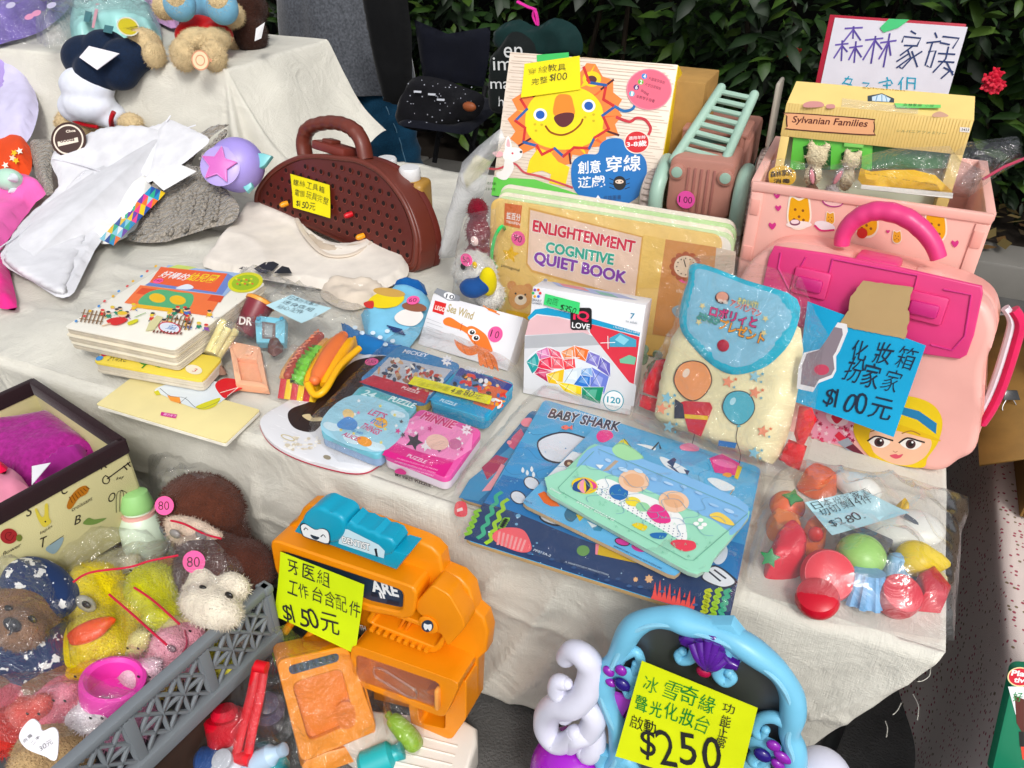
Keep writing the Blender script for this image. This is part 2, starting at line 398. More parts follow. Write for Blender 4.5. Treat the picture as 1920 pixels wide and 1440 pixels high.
def note(P, quad, c, label, lines, cat='price note', name='price_note', lift=.0008, curl=.004, ink='2a2a2a', group='handwritten price notes', loc=None):
 """A paper note: px quad (tl, tr, br, bl), lines = (text, a, b, hpx, colour or None). Slightly curled paper on plane P."""
 q = [Vector(P.uv(*p)) for p in quad]; o = thing(name, label, cat, P.w(*q[3], lift), group)
 dn = q[3] - q[0]; rt = q[1] - q[0]; Ld = dn.length; sd = len(label) * .37
 def bend(u, v):
  p = Vector((u, v)) - q[0]; t = max(0, p.dot(dn) / dn.dot(dn)); s_ = p.dot(rt) / rt.dot(rt)
  return curl * Ld * (t * t * 14 + 9 * abs(s_ - .5) ** 3 * t + 2.2 * noise.noise(Vector((s_ * 2.2, t * 2, sd))) * min(1, t * 3))
 P = Bent(P, bend)
 b = MB(); N = 10; V = []; F = []
 for j in range(N + 1):
  for i in range(N + 1):
   s, t = i / N, j / N; p = (q[0].lerp(q[1], s)).lerp(q[3].lerp(q[2], s), t)
   V.append(P.w(*p, lift))
 for j in range(N):
  for i in range(N): a = j * (N + 1) + i; F.append((a, a + N + 1, a + N + 2, a + 1))
 b.add(V, F, mpa(c))
 V2 = [Vector(v) - P.N * .0003 for v in V]; b.add(V2,[f[::-1] for f in F], mpa(c))
 b.build('paper', o)
 a = Art(P, lift + .0011)
 for i, (t, p0, p1, h, col) in enumerate(lines): a.hand(t, p0, p1, h, col or ink, seed=i * 7 + len(t))
 if lines: a.done(o, 'lettering')
 return o
def blob(parts, m, vox=.006, name='body', parent=None, it=6, **kw):
 """One continuous soft body from overlapping ellipsoids (centre, radii, rotation)."""
 b = MB()
 for p in parts: b.ell(p[0], p[1], m, rot=p[2] if len(p) > 2 else None, n=16)
 o = b.build(name, parent, remesh=vox, smooth_it=it, **kw)
 if m.name.startswith('fur'):          # short pile over the whole surface
  g = random.Random(len(parts) * 7 + int(vox * 1e4)); V = []; F = []; ar = [max(1e-6,(p[1][0] * p[1][1] + p[1][1] * p[1][2] + p[1][0] * p[1][2]) / 3) for p in parts]
  E_ = [(Vector(p[0]), Vector(p[1]), p[2].transposed() if len(p) > 2 else None) for p in parts]
  for (c, r, ri), a_ in zip(E_, ar):
   for _ in range(int(min(5200, a_ * 9.0e5))):
    d = Vector((g.gauss(0,1), g.gauss(0,1), g.gauss(0,1))).normalized(); q = Vector((d.x * r.x, d.y * r.y, d.z * r.z)); nn = Vector((d.x / r.x, d.y / r.y, d.z / r.z)).normalized()
    if ri is not None: q = ri.transposed() @ q; nn = ri.transposed() @ nn
    q = c + q
    if any(((lambda l: (l.x / r2.x) ** 2 + (l.y / r2.y) ** 2 + (l.z / r2.z) ** 2)((i2 @ (q - c2)) if i2 is not None else (q - c2))) < .93 for c2, r2, i2 in E_ if c2 is not c): continue
    if nn.dot(CAM - q) < -.2 * (CAM - q).length: continue
    t = nn.orthogonal().normalized(); t = (t * math.cos(g.random() * 6.3) + nn.cross(t) * math.sin(g.random() * 6.3)).normalized(); L = g.uniform(.004,.0075); q = q - nn * .002
    k = len(V); V += [q - t * .0006, q + t * .0006, q + nn * L + t.cross(nn) * g.uniform(-.5,.5) * L + t * g.uniform(-.5,.5) * L - Z3 * .0012]; F.append((k, k + 1, k + 2))
  if F: f_ = MB(); f_.add(V, F, m); f_.build('fur', o if o.parent is not None else o, flatshade=True)
 return o
def rot3(ax=0, ay=0, az=0):
 from mathutils import Euler
 return Euler((R(ax), R(ay), R(az))).to_matrix()
# ------------------------------------------------------------ ground
def asphalt():
 m = mat('dark', '6b6a68', .6); n = m.node_tree
 b = n.nodes['Principled BSDF']; tc = n.nodes['Texture Coordinate']
 v = n.nodes.new('ShaderNodeTexNoise'); v.inputs['Scale'].default_value = 220; v.inputs['Detail'].default_value = 6
 n.links.new(tc.outputs['Object'], v.inputs['Vector'])
 bp = n.nodes.new('ShaderNodeBump'); bp.inputs['Strength'].default_value = .8; bp.inputs['Distance'].default_value = .004
 n.links.new(v.outputs[0], bp.inputs['Height']); n.links.new(bp.outputs[0], b.inputs['Normal']); return m
b = MB(); b.add([(-150,-150,0),(150,-150,0),(150,150,0),(-150,150,0)],[(0,1,2,3)], asphalt())
b.build('ground', kind='structure', loc=(0,0,0))
b = MB(); K = flat(0)
for i in range(14): b.box(K, -5.4 + i * .62,2.72,-5.4 + i * .62 + .612,2.9,-.05,.11, mat('matte', '8d8a84', .7), bev=.012)
b.build('kerb', kind='structure')
b = MB(); N = 60
V = []; F = []
for j in range(24):
 for i in range(N):
  x = -6 + 10 * i / (N - 1); y = 2.9 + 4 * j / 23
  V.append((x, y, .06 + .05 * noise.noise(Vector((x * 3, y * 3,2)))))
for j in range(23):
 for i in range(N - 1): a = j * N + i; F.append((a, a + 1, a + N + 1, a + N))
b.add(V, F, mat('dark', '2d2620', .6)); b.build('planting_soil', kind='structure')
rnd = random.Random(3); b = MB()                                # dead leaves under the hedge, right of the stall
for i in range(420):
 x = rnd.uniform(-1.2,2.4); y = rnd.uniform(2.75,3.3); s = rnd.uniform(.02,.05); a = rnd.uniform(0,6.3); z = .125 + rnd.uniform(0,.02)
 c = Vector((x, y, z)); u = Vector((math.cos(a), math.sin(a), rnd.uniform(-.3,.3))) * s; w = Vector((-math.sin(a), math.cos(a), rnd.uniform(-.3,.3))) * s * .45
 b.add([c - u, c - w, c + u, c + w],[(0,1,2,3)], mat('matte', rnd.choice(['6d5233', '574028', '7a6a45', '3d3322']),.7))
b.build('leaf_litter', label='brown dead leaves scattered on the soil under the hedge', cat='leaves', kind='stuff', flatshade=True)
# ------------------------------------------------------------ tables
def table(name, label, x0, x1, y0, y1, z, loc):
 o = thing(name, label, 'table', loc)
 b = MB(); b.prism(flat(0),[(-1.24, y0),(x1, y0),(x1, y1),(x0, y1),(x0,1.1),(-1.24,1.1)] if z < .5 else [(x0, y0),(x1, y0),(x1, y1),(x0, y1)], z - .03, z - .004, mat('matte', '8b8f92'),.004); b.build('tabletop', o)
 for x in (x0 + .04, x1 - .04):
  for y in (max(y0,1.1 if x < -1.3 else 0) + .05, y1 - .05):
   b = MB(); b.tube([(x, y, 0),(x, y, z - .03)],.012, mat('metal', '6b6e70')); b.build('leg', o)
table('folding_table', 'low folding table hidden under the large cream cloth', -2.6,.19,.78,1.95, TZ, (-1.2,1.3,0))
table('raised_stand', 'raised stand under the cream cloth at the back', -2.7,-1.58,1.68,2.05,.72,(-2.1,1.85,0))
# ------------------------------------------------------------ cream cloth over the table
def canvas():
 m = mat('canvas', 'dad7cc', .88); n = m.node_tree; b = n.nodes['Principled BSDF']; tc = n.nodes['Texture Coordinate']
 if 'Wave Texture' in n.nodes: return m
 w1 = n.nodes.new('ShaderNodeTexNoise'); w1.inputs['Scale'].default_value = 1
 mp = n.nodes.new('ShaderNodeMapping'); mp.inputs['Scale'].default_value = (60,700,500)
 w2 = n.nodes.new('ShaderNodeTexNoise'); w2.inputs['Scale'].default_value = 1
 mp2 = n.nodes.new('ShaderNodeMapping'); mp2.inputs['Scale'].default_value = (700,60,60)
 n.links.new(tc.outputs['Object'], mp.inputs[0]); n.links.new(mp.outputs[0], w1.inputs['Vector'])
 n.links.new(tc.outputs['Object'], mp2.inputs[0]); n.links.new(mp2.outputs[0], w2.inputs['Vector'])
 ad = n.nodes.new('ShaderNodeMath'); n.links.new(w1.outputs[0], ad.inputs[0]); n.links.new(w2.outputs[0], ad.inputs[1])
 # broad soft creases from having been folded
 w3 = n.nodes.new('ShaderNodeTexNoise'); w3.inputs['Scale'].default_value = 9; w3.inputs['Detail'].default_value = 6; w3.inputs['Distortion'].default_value = 1.5
 n.links.new(tc.outputs['Object'], w3.inputs['Vector'])
 ma = n.nodes.new('ShaderNodeMath'); ma.operation = 'MULTIPLY_ADD'; ma.inputs[1].default_value = 9; n.links.new(w3.outputs[0], ma.inputs[0]); n.links.new(ad.outputs[0], ma.inputs[2])
 bp = n.nodes.new('ShaderNodeBump'); bp.inputs['Strength'].default_value = .4; bp.inputs['Distance'].default_value = .0028
 n.links.new(ma.outputs[0], bp.inputs['Height']); n.links.new(bp.outputs[0], b.inputs['Normal']); return m
CANV = canvas()
XL, XR = -2.75,.214
def yfront(x):                              # front edge; the far left end steps back behind a corner
 t = min(1, max(0,(-1.44 - x) / .34)); t = t * t * (3 - 2 * t)
 return .735 + .30 * t + .006 * math.sin(x * 5)
def crease(x, y, sx, sy, seed): return .5 - abs(noise.noise(Vector((x * sx, y * sy, seed))))
def cloth_h(x, y):                          # gentle unevenness of the cloth on the table top
 left = min(1, max(0,(-.62 - x) / .4))
 h = .0035 * noise.fractal(Vector((x * 7, y * 7,0)),1,2,3)
 h += left * (.022 * max(0, crease(x + .5 * y, y - .4 * x, 2.6,6,3) - .30) + .012 * noise.noise(Vector((x * 5, y * 6,8))) + .016 * max(0, crease(x - y, x + y, 3,9,13) - .36))
 h += .003 * math.exp(-((x + .16 + .02 * y) / .011) ** 2) + .003 * math.exp(-((x + .80 - .03 * y) / .011) ** 2) + .0025 * math.exp(-((y - .86 + .02 * x) / .009) ** 2)
 h = max(h, -.002)
 return h + .02 * math.exp(-((x + 1.3) ** 2 / .03 + (y - .9) ** 2 / .02))
def table_cloth():
 nx, nt_, nd = 420,130,90; V = []; F = []; W = nt_ + nd
 for i in range(nx):
  x = XL + (XR - XL) * i / (nx - 1); yf = yfront(x)
  for j in range(W):
   if j < nt_:
    t = j / (nt_ - 1); t = 1 - (1 - t) ** 1.5; y = 1.98 + (yf + .012 - 1.98) * t
    h = cloth_h(x, y)
    V.append((x, y, TZ + .002 + h))
   else:
    d = (j - nt_) / (nd - 1); L = .40 + .02 * math.sin(x * 3 + 1); s = d * L
    # rounded edge then a hanging fall with soft folds
    k = min(1, s / .02); an = k * math.pi / 2; rr = .013
    yy = yf + .012 - rr * math.sin(an) - max(0, s - .02) * -.05
    z = TZ + .002 - rr * (1 - math.cos(an)) - max(0, s - .02)
    am = min(1, s / .12)
    fold = .020 * noise.noise(Vector((x * 4.2 + s * 3.2,1.5, s * 2))) + .012 * noise.noise(Vector((x * 11 + s * 9,4, s * 4))) + .006 * crease(x + s * .9, s, 13,7,5)
    fold += .004 * math.exp(-((x + .16) / .011) ** 2) + .004 * math.exp(-((x + .80) / .011) ** 2) + .003 * math.exp(-((s - .17) / .008) ** 2)
    fold += .016 * (1 - min(1, abs(noise.noise(Vector((x * 4.6 - s * 1.6,7.7, s * .8)))) * 2.4)) ** 3 + .010 * (1 - min(1, abs(noise.noise(Vector((x * 9 + s * 4.5,2.2, s * 1.2)))) * 2.4)) ** 3
    yy -= am * (fold + .008)
    xx = x
    if x > -.15:                # the right-hand corner is cut on the slant and frays
     xx = x - max(0, s) * .42 * ((x + .15) / .364) ** 1.5
    if x < -1.25: yy += am * .02
    V.append((xx, yy, max(z, .012)))
 for i in range(nx - 1):
  for j in range(W - 1): a = i * W + j; F.append((a, a + 1, a + W + 1, a + W))
 b = MB(); b.add(V, F, CANV)
 o = b.build('tablecloth', label='large cream canvas cloth over the low table under the toys', cat='tablecloth', sharp=180, loc=(-1.2,.75,.15))
 q = o.modifiers.new('t', 'SOLIDIFY'); q.thickness = .0012; q.offset = -1
 return o
cloth = table_cloth()
b = MB(); rnd = random.Random(5)
for (px, py), pts in (((1745,1248),[(0,0),(-2,18),(-14,28),(-25,30)]),((1712,1302),[(0,0),(10,22),(8,48)]),((1660,1352),[(0,0),(4,14),(2,30)]),((1690,1318),[(0,0),(-8,15),(-16,22)])):
 b.tube(spline([ptz(px + a, py + c, .34 - .0012 * (py - 1240)) for a, c in pts],5),.0006, CANV, n=5)
b.build('fringe', cloth)
def shelf_cloth():
 """Second cloth: flat on the raised stand, falling at its front and right side onto the table."""
 V = []; F = []; nx, ny = 240,200; x0, x1, y0, y1 = -2.75,-1.36,1.36,2.08
 ex, ey, zt = -1.56,1.665,.722
 for i in range(nx):
  x = x0 + (x1 - x0) * i / (nx - 1)
  for j in range(ny):
   y = y0 + (y1 - y0) * j / (ny - 1)
   dx = max(0, x - ex - .05 * (y - ey)); dy = max(0, ey - y + .10 * (x - ex)); d = math.hypot(dx, dy)
   z = zt - .004 * noise.noise(Vector((x * 6, y * 6,1)))
   if d > 0:
    corner = min(dx, dy) / (d + 1e-6)
    fall = 1 - math.exp(-(d / .085) ** 1.35); z = zt - (zt - TZ - .002) * fall
    an = math.atan2(dy, dx + 1e-6)
    f = .030 * noise.noise(Vector((an * 2.2 + 5, d * 3,3))) + .03 * noise.noise(Vector((x * 5 + y * 5, d * 5,9))) + .022 * math.sin(an * 7 + 1)
    z += f * min(1, d / .06) * math.exp(-(d / .28) ** 2) * (1.6 if fall < .95 else .8)
    z = max(z, TZ + .0035 + cloth_h(x, y) + .004 * max(0, noise.noise(Vector((x * 9, y * 9,4)))))
   V.append((x, y, z))
 for i in range(nx - 1):
  for j in range(ny - 1): a = i * ny + j; F.append((a, a + ny, a + ny + 1, a + 1))
 b = MB(); b.add(V, F, CANV)
 b.build('shelf_cloth', label='cream canvas cloth draped over the raised stand at the back left', cat='cloth', sharp=180)
shelf_cloth()
# ------------------------------------------------------------ hedge behind the stall
LEAF = []
for c in ('2c4a1e', '38581f', '21381a', '4c6a2a', '1a2c15', '5d7a35'):
 m = mat('matte', c, .55); m.node_tree.nodes['Principled BSDF'].inputs['Roughness'].default_value = .35; LEAF.append(m)
def leaf_add(b, c, d, up, L, W, m):
 d = d.normalized(); s = d.cross(up)
 if s.length < 1e-3: s = Vector((1,0,0))
 s.normalize(); n = s.cross(d)
 P = [c, c + d * L * .3 + s * W * .42 - n * W * .12, c + d * L * .62 + s * W * .4 - n * W * .16, c + d * L - n * L * .22, c + d * L * .62 - s * W * .4 - n * W * .16, c + d * L * .3 - s * W * .42 - n * W * .12, c + d * L * .33 + n * W * .04, c + d * L * .65 - n * L * .02]
 b.add(P, [(0,1,6),(1,2,7,6),(2,3,7),(3,4,7),(4,5,6,7),(5,0,6)], m)
hd = thing('hedge', 'dark green leafy hedge across the back behind the stall', 'hedge', (-.6,3.4,0))
b = MB(); rnd = random.Random(11)
for i in range(26000):
 x = rnd.uniform(-3.9,3.2); z = rnd.uniform(.12,1.75)
 face = 3.05 + .22 * noise.noise(Vector((x * 1.6, z * 1.8,3))) + .16 * noise.noise(Vector((x * 4.5, z * 4.5,7))) - .12 * (z - .8)
 dep = rnd.random() ** 1.6 * .55; y = face + dep
 if noise.noise(Vector((x * 3.2, z * 3.4, y * 3))) < -.22: continue
 d = Vector((rnd.uniform(-1,1), rnd.uniform(-1.3,.2), rnd.uniform(-.7,.7))); L = rnd.choice((rnd.uniform(.03,.06), rnd.uniform(.05,.10), rnd.uniform(.09,.135)))
 leaf_add(b, Vector((x, y, z)), d, Vector((rnd.uniform(-.5,.5),-.4,1)), L, L * rnd.uniform(.38,.55), rnd.choices(LEAF, (5,4,6,2,6,1))[0])
b.build('foliage', hd, sharp=180)
b = MB()
for i in range(70):
 x = rnd.uniform(-3.9,3.2); p = [Vector((x, 3.5 + rnd.uniform(-.15,.2),0))]
 for k in range(5): p.append(p[-1] + Vector((rnd.uniform(-.12,.12), rnd.uniform(-.14,.08),.32)))
 b.tube(p, [.014,.012,.010,.008,.006,.004], mat('dark', '2e251b', .6), n=6)
b.build('stems', hd)
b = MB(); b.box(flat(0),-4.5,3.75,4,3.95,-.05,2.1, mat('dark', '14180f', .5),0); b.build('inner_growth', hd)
def blossom(px, py, Y, n, r, c):
 b = MB(); C = pty(px, py, Y)
 for i in range(n):
  v = Vector((rnd.gauss(0,1), rnd.gauss(0,1) - .6, rnd.gauss(0,1))).normalized() * r * rnd.uniform(.5,1)
  for k in range(4):
   a = k * 1.57 + rnd.random(); leaf_add(b, C + v, Vector((math.cos(a),-.5, math.sin(a))), Vector((0,-1,.3)),.014,.011, mat('matte', c))
 b.build('flower_cluster', hd, sharp=180)
blossom(1862,152,2.72,30,.028, 'd3163a'); blossom(1490,100,3.0,8,.02, '8a2a18')
# ------------------------------------------------------------ seller standing behind the raised stand
def person():
 o = thing('person', 'person in a long grey wool coat and blue jeans standing behind the stall', 'person', (-1.93,2.72,0))
 bx, by = -1.93,2.72
 P = lambda x, y, z: Vector((bx + x, by + y, z))
 skin = mat('matte', 'd2a184')
 # body: skin-modifier skeleton
 js = [(0,0,.80),(0,.01,1.0),(0,.02,1.22),(0,.0,1.36),(0,-.02,1.46),(0,-.03,1.56),
  (.09,0,.76),(.10,-.01,.44),(.10,.03,.08),(.11,-.10,.035),(-.09,0,.76),(-.10,-.01,.44),(-.10,.03,.08),(-.11,-.10,.035),
  (.18,.01,1.31),(.24,.02,1.06),(.26,-.06,.84),(.26,-.09,.76),(-.18,.01,1.31),(-.24,.02,1.06),(-.26,-.06,.84),(-.26,-.09,.76)]
 ed = [(0,1),(1,2),(2,3),(3,4),(4,5),(0,6),(6,7),(7,8),(8,9),(0,10),(10,11),(11,12),(12,13),(2,14),(14,15),(15,16),(16,17),(2,18),(18,19),(19,20),(20,21)]
 rd = [.12,.11,.12,.06,.05,.085,.085,.06,.045,.04,.085,.06,.045,.04,.06,.045,.035,.03,.06,.045,.035,.03]
 me = bpy.data.meshes.new('body'); me.from_pydata(js, ed, []); ob = bpy.data.objects.new('body', me); COL.objects.link(ob); ob.parent = o
 sk = ob.modifiers.new('k', 'SKIN'); me.materials.append(skin)
 for i, v in enumerate(me.skin_vertices[0].data): v.radius = (rd[i], rd[i]); v.use_root = (i == 0)
 ob.modifiers.new('u', 'SUBSURF').levels = 2; ob.modifiers['u'].render_levels = 2
 for p in me.polygons: p.use_smooth = True
 b = MB(); b.ell(P(0,-.03,1.60),(.085,.10,.12), mat('matte', '241c18'), n=18); b.build('hair', o)
 b = MB()                                 # face: eyes, nose, mouth
 for s in (-1,1): b.ell(P(.03 * s, -.108,1.565),(.012,.006,.008), mat('gloss', '1a1412'), n=8)
 b.ell(P(0,-.118,1.54),(.011,.014,.018), skin, n=8); b.ell(P(0,-.106,1.505),(.022,.006,.007), mat('matte', 'a8584e'), n=8); b.build('face', o)
 # coat: an open-bottomed bell of thick wool, one fold per few centimetres
 wool = mat('wool', '5d6066', .8); V = []; F = []; n = 72
 prof = [(.43,.265,.20),(.46,.262,.198),(.6,.25,.185),(.8,.235,.17),(1.0,.215,.155),(1.2,.225,.15),(1.33,.20,.13),(1.4,.10,.09)]
 prof = [tuple(spline([Vector(p) for p in prof],6)[k]) for k in range(6 * 7 + 1)]
 for z, rx, ry in prof:
  for j in range(n):
   a = 2 * math.pi * j / n; k = max(0,(1 - (z - .4) / .9)); w = 1 + k * (.085 * math.sin(a * 5 + 1 + z) + .03 * math.sin(a * 11)) + .012 * noise.noise(Vector((math.cos(a) * 4, math.sin(a) * 4, z * 9)))
   V.append(P(rx * w * math.cos(a), ry * w * math.sin(a), z + .015 * math.sin(a * 3) * k))
 for i in range(len(prof) - 1):
  for j in range(n): F.append((i * n + j, i * n + (j + 1) % n, (i + 1) * n + (j + 1) % n, (i + 1) * n + j))
 b = MB(); b.add(V, F, wool); c = b.build('coat', o, sharp=180); c.modifiers.new('t', 'SOLIDIFY').thickness = .006
 for s in (-1,1):
  b = MB(); b.tube(spline([P(.17 * s, .01,1.34), P(.235 * s, .02,1.18), P(.265 * s, .0,1.02), P(.27 * s, -.06,.86)],6),[.075] * 7 + [.068] * 6 + [.06] * 6, wool, n=18); b.build('sleeve', o)
 jean = mat('denim', '23506f', .75)
 for s in (-1,1):
  b = MB(); pts = spline([P(.088 * s, .0,.80), P(.10 * s, -.01,.45), P(.105 * s + .06,.0,.25), P(.107 * s + .08,.03,.05)],10); rr = []
  for i, p in enumerate(pts): rr.append(.128 - .034 * i / len(pts) + .005 * math.sin(i * 1.9))
  b.tube(pts, rr, jean, n=24); leg = b.build('trouser_leg', o)
  b = MB(); b.tube([p + Vector((rr[i] * .80,-rr[i] * .60,0)) for i, p in enumerate(pts)],.0022, mcl('6f98b3'), n=6); b.build('seam', leg)
  b = MB(); b.ell(P(.11 * s + .08,-.06,.04),(.05,.13,.045), mat('dark', '1c1c1e')); b.build('shoe', o)
person()
b = MB(); Y = 2.35                            # black bag hanging at the coat's side
pl = Plane(pty(700,200, Y),(1,.15,0),(0,0,1))
b.puff(pl, [pl.uv(*p) for p in [(672,-60),(755,-70),(772,60),(773,150),(766,188),(748,197),(722,190),(712,150),(694,70)]],.05,.04, mcl('08090c', .6), cell=.012, wr=.006, ws=9)
b.build('shoulder_bag', label='black soft bag hanging beside the grey wool coat', cat='bag')
def zoomer(ox, oy, k=3.0): return lambda x, y: (ox + x / k, oy + y / k)
Z1, Z2, Z3_, Z4, Z5, Z6 = zoomer(0,0), zoomer(440,0), zoomer(860,60), zoomer(1280,0), zoomer(0,480), zoomer(300,440)
W1, W2, W5, W7 = zoomer(860,460), zoomer(1280,440), zoomer(820,720), zoomer(960,1100)
W3, W4, W6 = zoomer(0,860,2.483), zoomer(340,900,2.667), zoomer(1340,860,2.483)
class ZArt(Art):
 """Art read in the coordinates of an enlarged view."""
 def __init__(s, P, Z, lift=.0004): super().__init__(P, lift); s.Z = Z
 def uv(s, p): return s.P.uv(*s.Z(*p))
 def hand(s, *a, **k): return super().hand(*a, **k)
TP = flat(TZ + .004)
# ------------------------------------------------------------ hidden riser behind the book
b = MB(); b.box(flat(0),-.62,1.34,-.12,1.72, TZ + .002,.60, mat('card', '8a7456'),.003)
b.build('carton', label='brown carton standing on the table under the lion box and toy truck', cat='carton')
# ------------------------------------------------------------ lion lacing box
A, B = ptz(890,362,.612), ptz(1203,403,.612); PL = lean(A, B, 24)
w = (B - A).length; h = (PL.uv(991,86)[1] + PL.uv(1290,137)[1]) / 2
u0 = (PL.uv(991,86)[0] + 0) / 2; u1 = (w + PL.uv(1290,137)[0]) / 2
lb = thing('lacing_game_box', 'tall cream game box with a big yellow lion face, leaning back', 'game box', PL.w(w / 2,0))
b = MB(); b.box(PL, u0,0, u1, h, -.062,0, mat('print', 'eedfcf'),.0015); b.build('box', lb)
b = MB(); b.box(PL, u1 + .0002,.001, u1 + .0012, h - .001,-.060,-.002, mat('print', 'f3d51d'),0)
b.build('side_panel', lb)
b = MB(); b.box(PL, u0 + .001,-.0012, u1 - .001,-.0002,-.060,-.002, mat('print', '2b4f96'),0); b.build('bottom_panel', lb)
a = ZArt(PL, Z3_)
for i in range(46):                                     # fine wood-grain stripes of the printed background
 v = h * (i + .5) / 46 + .001 * math.sin(i * 2.3); a.line([(u0 + .002 + .004 * (i % 3), v),((u0 + u1) / 2, v + .0012),(u1 - .002 - .006 * (i % 4), v - .0005)],.0012, 'd9c7b6', raw=True)
a.poly([(u0,0),(u0, h * .13),(u0 + w * .25, h * .15),(u0 + w * .5, h * .09),(u1 - w * .12, h * .03),(u1 - .001, h * .0)], '6fc95c', raw=True)
# mane
mane = [(380,330),(300,380),(330,440),(275,490),(320,560),(290,600),(340,640),(350,690),(430,650),(450,720),(520,690),(560,760),(630,740),(640,690),(720,700),(740,650),(830,640),(830,590),(900,580),(880,520),(920,470),(890,430),(920,380),(870,340),(870,270),(810,250),(770,180),(720,175),(690,220),(600,330)]
a.poly(mane, 'f58a4b')
for i in range(0, len(mane) - 3,2):
 x, y = mane[i]; cx, cy = 600,480; q = .5
 a.poly([(x, y),(x * .6 + cx * .4 + 18, y * .6 + cy * .4),(x * .6 + cx * .4 - 18, y * .6 + cy * .4 + 14)], 'f9cf31' if i % 4 else 'f26a3c')
 if i % 3 == 0: a.line([(x, y),(x * .75 + cx * .25, y * .75 + cy * .25)],.004, '54262a')
a.ell(750,265,52,44, 'f8d21c'); a.ell(748,268,30,22, '54262a')
a.poly([(450,650),(400,720),(380,800),(470,780),(520,800),(510,850),(600,870),(625,760),(560,730),(520,680)], 'f9d61c')
a.curve([(375,500),(400,400),(480,330),(600,300),(720,330),(790,390),(815,470),(800,570),(730,630),(600,662),(470,640),(395,580)], 'fbdf1e')
zz = [(350,380),(385,435),(320,500),(375,540),(365,620),(440,640),(470,690),(540,655),(590,700),(650,650),(735,655),(765,595),(845,545),(810,470),(880,420),(815,380),(830,300),(735,285),(705,200)]
for i in range(len(zz) - 1): a.line([zz[i], zz[i + 1]],.0052, 'c93a38' if i % 3 != 1 else '2f5f9e')
a.line([(880,420),(930,445),(975,435),(990,415)],.0052, '2f6fae', 5)
a.line([(890,480),(960,505),(1000,485),(1050,495),(1080,540),(1070,575)],.0052, 'c8414a', 5)
a.curve([(540,470),(540,390),(560,355),(595,350),(630,360),(645,400),(648,470)], 'f28d3e')
a.curve([(537,480),(590,455),(648,460),(640,505),(600,535),(560,525)], '5c2026')
for ex, ey in ((460,466),(732,416)):
 a.ell(ex, ey, 38,36, 'fdfdf4'); a.ell(ex, ey, 25,24, '1f58ad')
a.line([(490,530),(520,565),(580,580),(640,560),(685,520),(698,492)],.0036, '8d4a1c', 5)
for x, y in ((430,520),(468,522),(436,555),(712,480),(760,465),(760,500)): a.ell(x, y, 8,7, 'd0b818')
a.line([(145,765),(220,770),(310,740),(370,790),(450,810),(540,840),(640,875)],.004, 'c4545a', 6)
# little white rabbit
a.curve([(262,660),(268,600),(285,590),(300,650)], 'f7f4f0'); a.curve([(270,640),(276,605),(286,610),(290,645)], 'f2b6bb')
a.curve([(190,680),(230,670),(255,690),(220,705)], 'f2b6bb')
a.curve([(250,690),(270,655),(330,650),(360,670),(350,710),(300,735),(260,720)], 'f7f4f0')
a.curve([(262,720),(300,725),(310,770),(270,830),(220,820),(215,790),(250,775)], 'f2eeea')
a.ell(304,683,6,6, 'd2455a'); a.ell(352,675,8,7, '333333')
# blue title blob and lettering
a.curve([(640,740),(700,690),(780,685),(800,630),(850,600),(920,605),(950,660),(1030,690),(1060,760),(1040,880),(980,950),(880,985),(760,965),(690,930),(640,860)], '2672b8')
for t in range(0,60):
 th = 2 * math.pi * t / 60
for (t, p, q, hh, c) in (('創意', (672,800),(800,792),72, 'ffffff'),('穿線', (825,790),(1025,782),92, 'ffffff'),('遊戲', (672,880),(825,872),66, 'ffffff')):
 a.text(t, p, q, hh, c, off=.015)
a.ell(906,850,36,40, '1b1b1d'); a.ell(905,842,24,12, 'f0d6c2'); a.ell(893,842,4,4, '1b1b1d'); a.ell(915,842,4,4, '1b1b1d')
for s in (-1,1):
 for k in (-20,5,28): a.line([(906 + 30 * s, 855 + k),(906 + 56 * s, 845 + k)],.0014, '1b1b1d')
a.poly([(765,945),(785,918),(805,945)], 'ffffff'); a.text('世雄圖書', (815,948),(915,943),26, '1a3f6e', off=.01)
a.ell(1003,620,72,66, 'fbe9dc'); a.ell(1003,620,66,60, 'd22f35'); a.text('適用年齡', (958,608),(1052,602),20, 'ffffff', off=.01); a.text('3-8歲', (945,650),(1058,643),34, 'ffffff', off=.02)
a.ell(1072,324,128,116, 'f08fa0'); a.ell(1072,324,122,110, 'ee6f86')
for i, (n_, t, c, x, y, x2) in enumerate((('4', '片圖案穿線板', '4a8fd0', 1045,250,1158),('2', '片空白穿線板', '74b84a', 1025,282,1136),('6', '條線繩', '5b2e6e', 1000,312,1064),('1', '本教學手冊書', '4fb0c8', 975,348,1100))):
 a.ell(x, y, 16,16, c); a.text(n_, (x - 7, y + 11),(x + 7, y + 12),24, 'ffffff', off=.02); a.text(t, (x + 22, y + 20 + i * 1),(x2, y + 46 + i * 2),20, '5a2038')
a.text('適用年齡', (160,858),(210,862),16, '2d5a2a'); a.text('注意事項', (150,890),(206,894),16, '2d5a2a')
a.done(lb)
b = MB(); b.add([PL.w(*PL.uv(*Z3_(x, y)),.0016) for x, y in ((440,130),(620,115),(622,150),(442,168))],[(0,1,2,3)], mpa('4fc06a'))
tp = b.build('tape_strip', label='green tape strip holding the yellow note at the top of the lion box', cat='tape', flatshade=True)
note(PL, [Z3_(372,180), Z3_(682,135), Z3_(688,325), Z3_(355,372)], 'f5e52a', 'yellow price note taped on the lion box above the lion face', [('穿線教具', Z3_(392,242), Z3_(612,212),13, None),('完整$100', Z3_(408,300), Z3_(612,268),13, None)], lift=.0022)
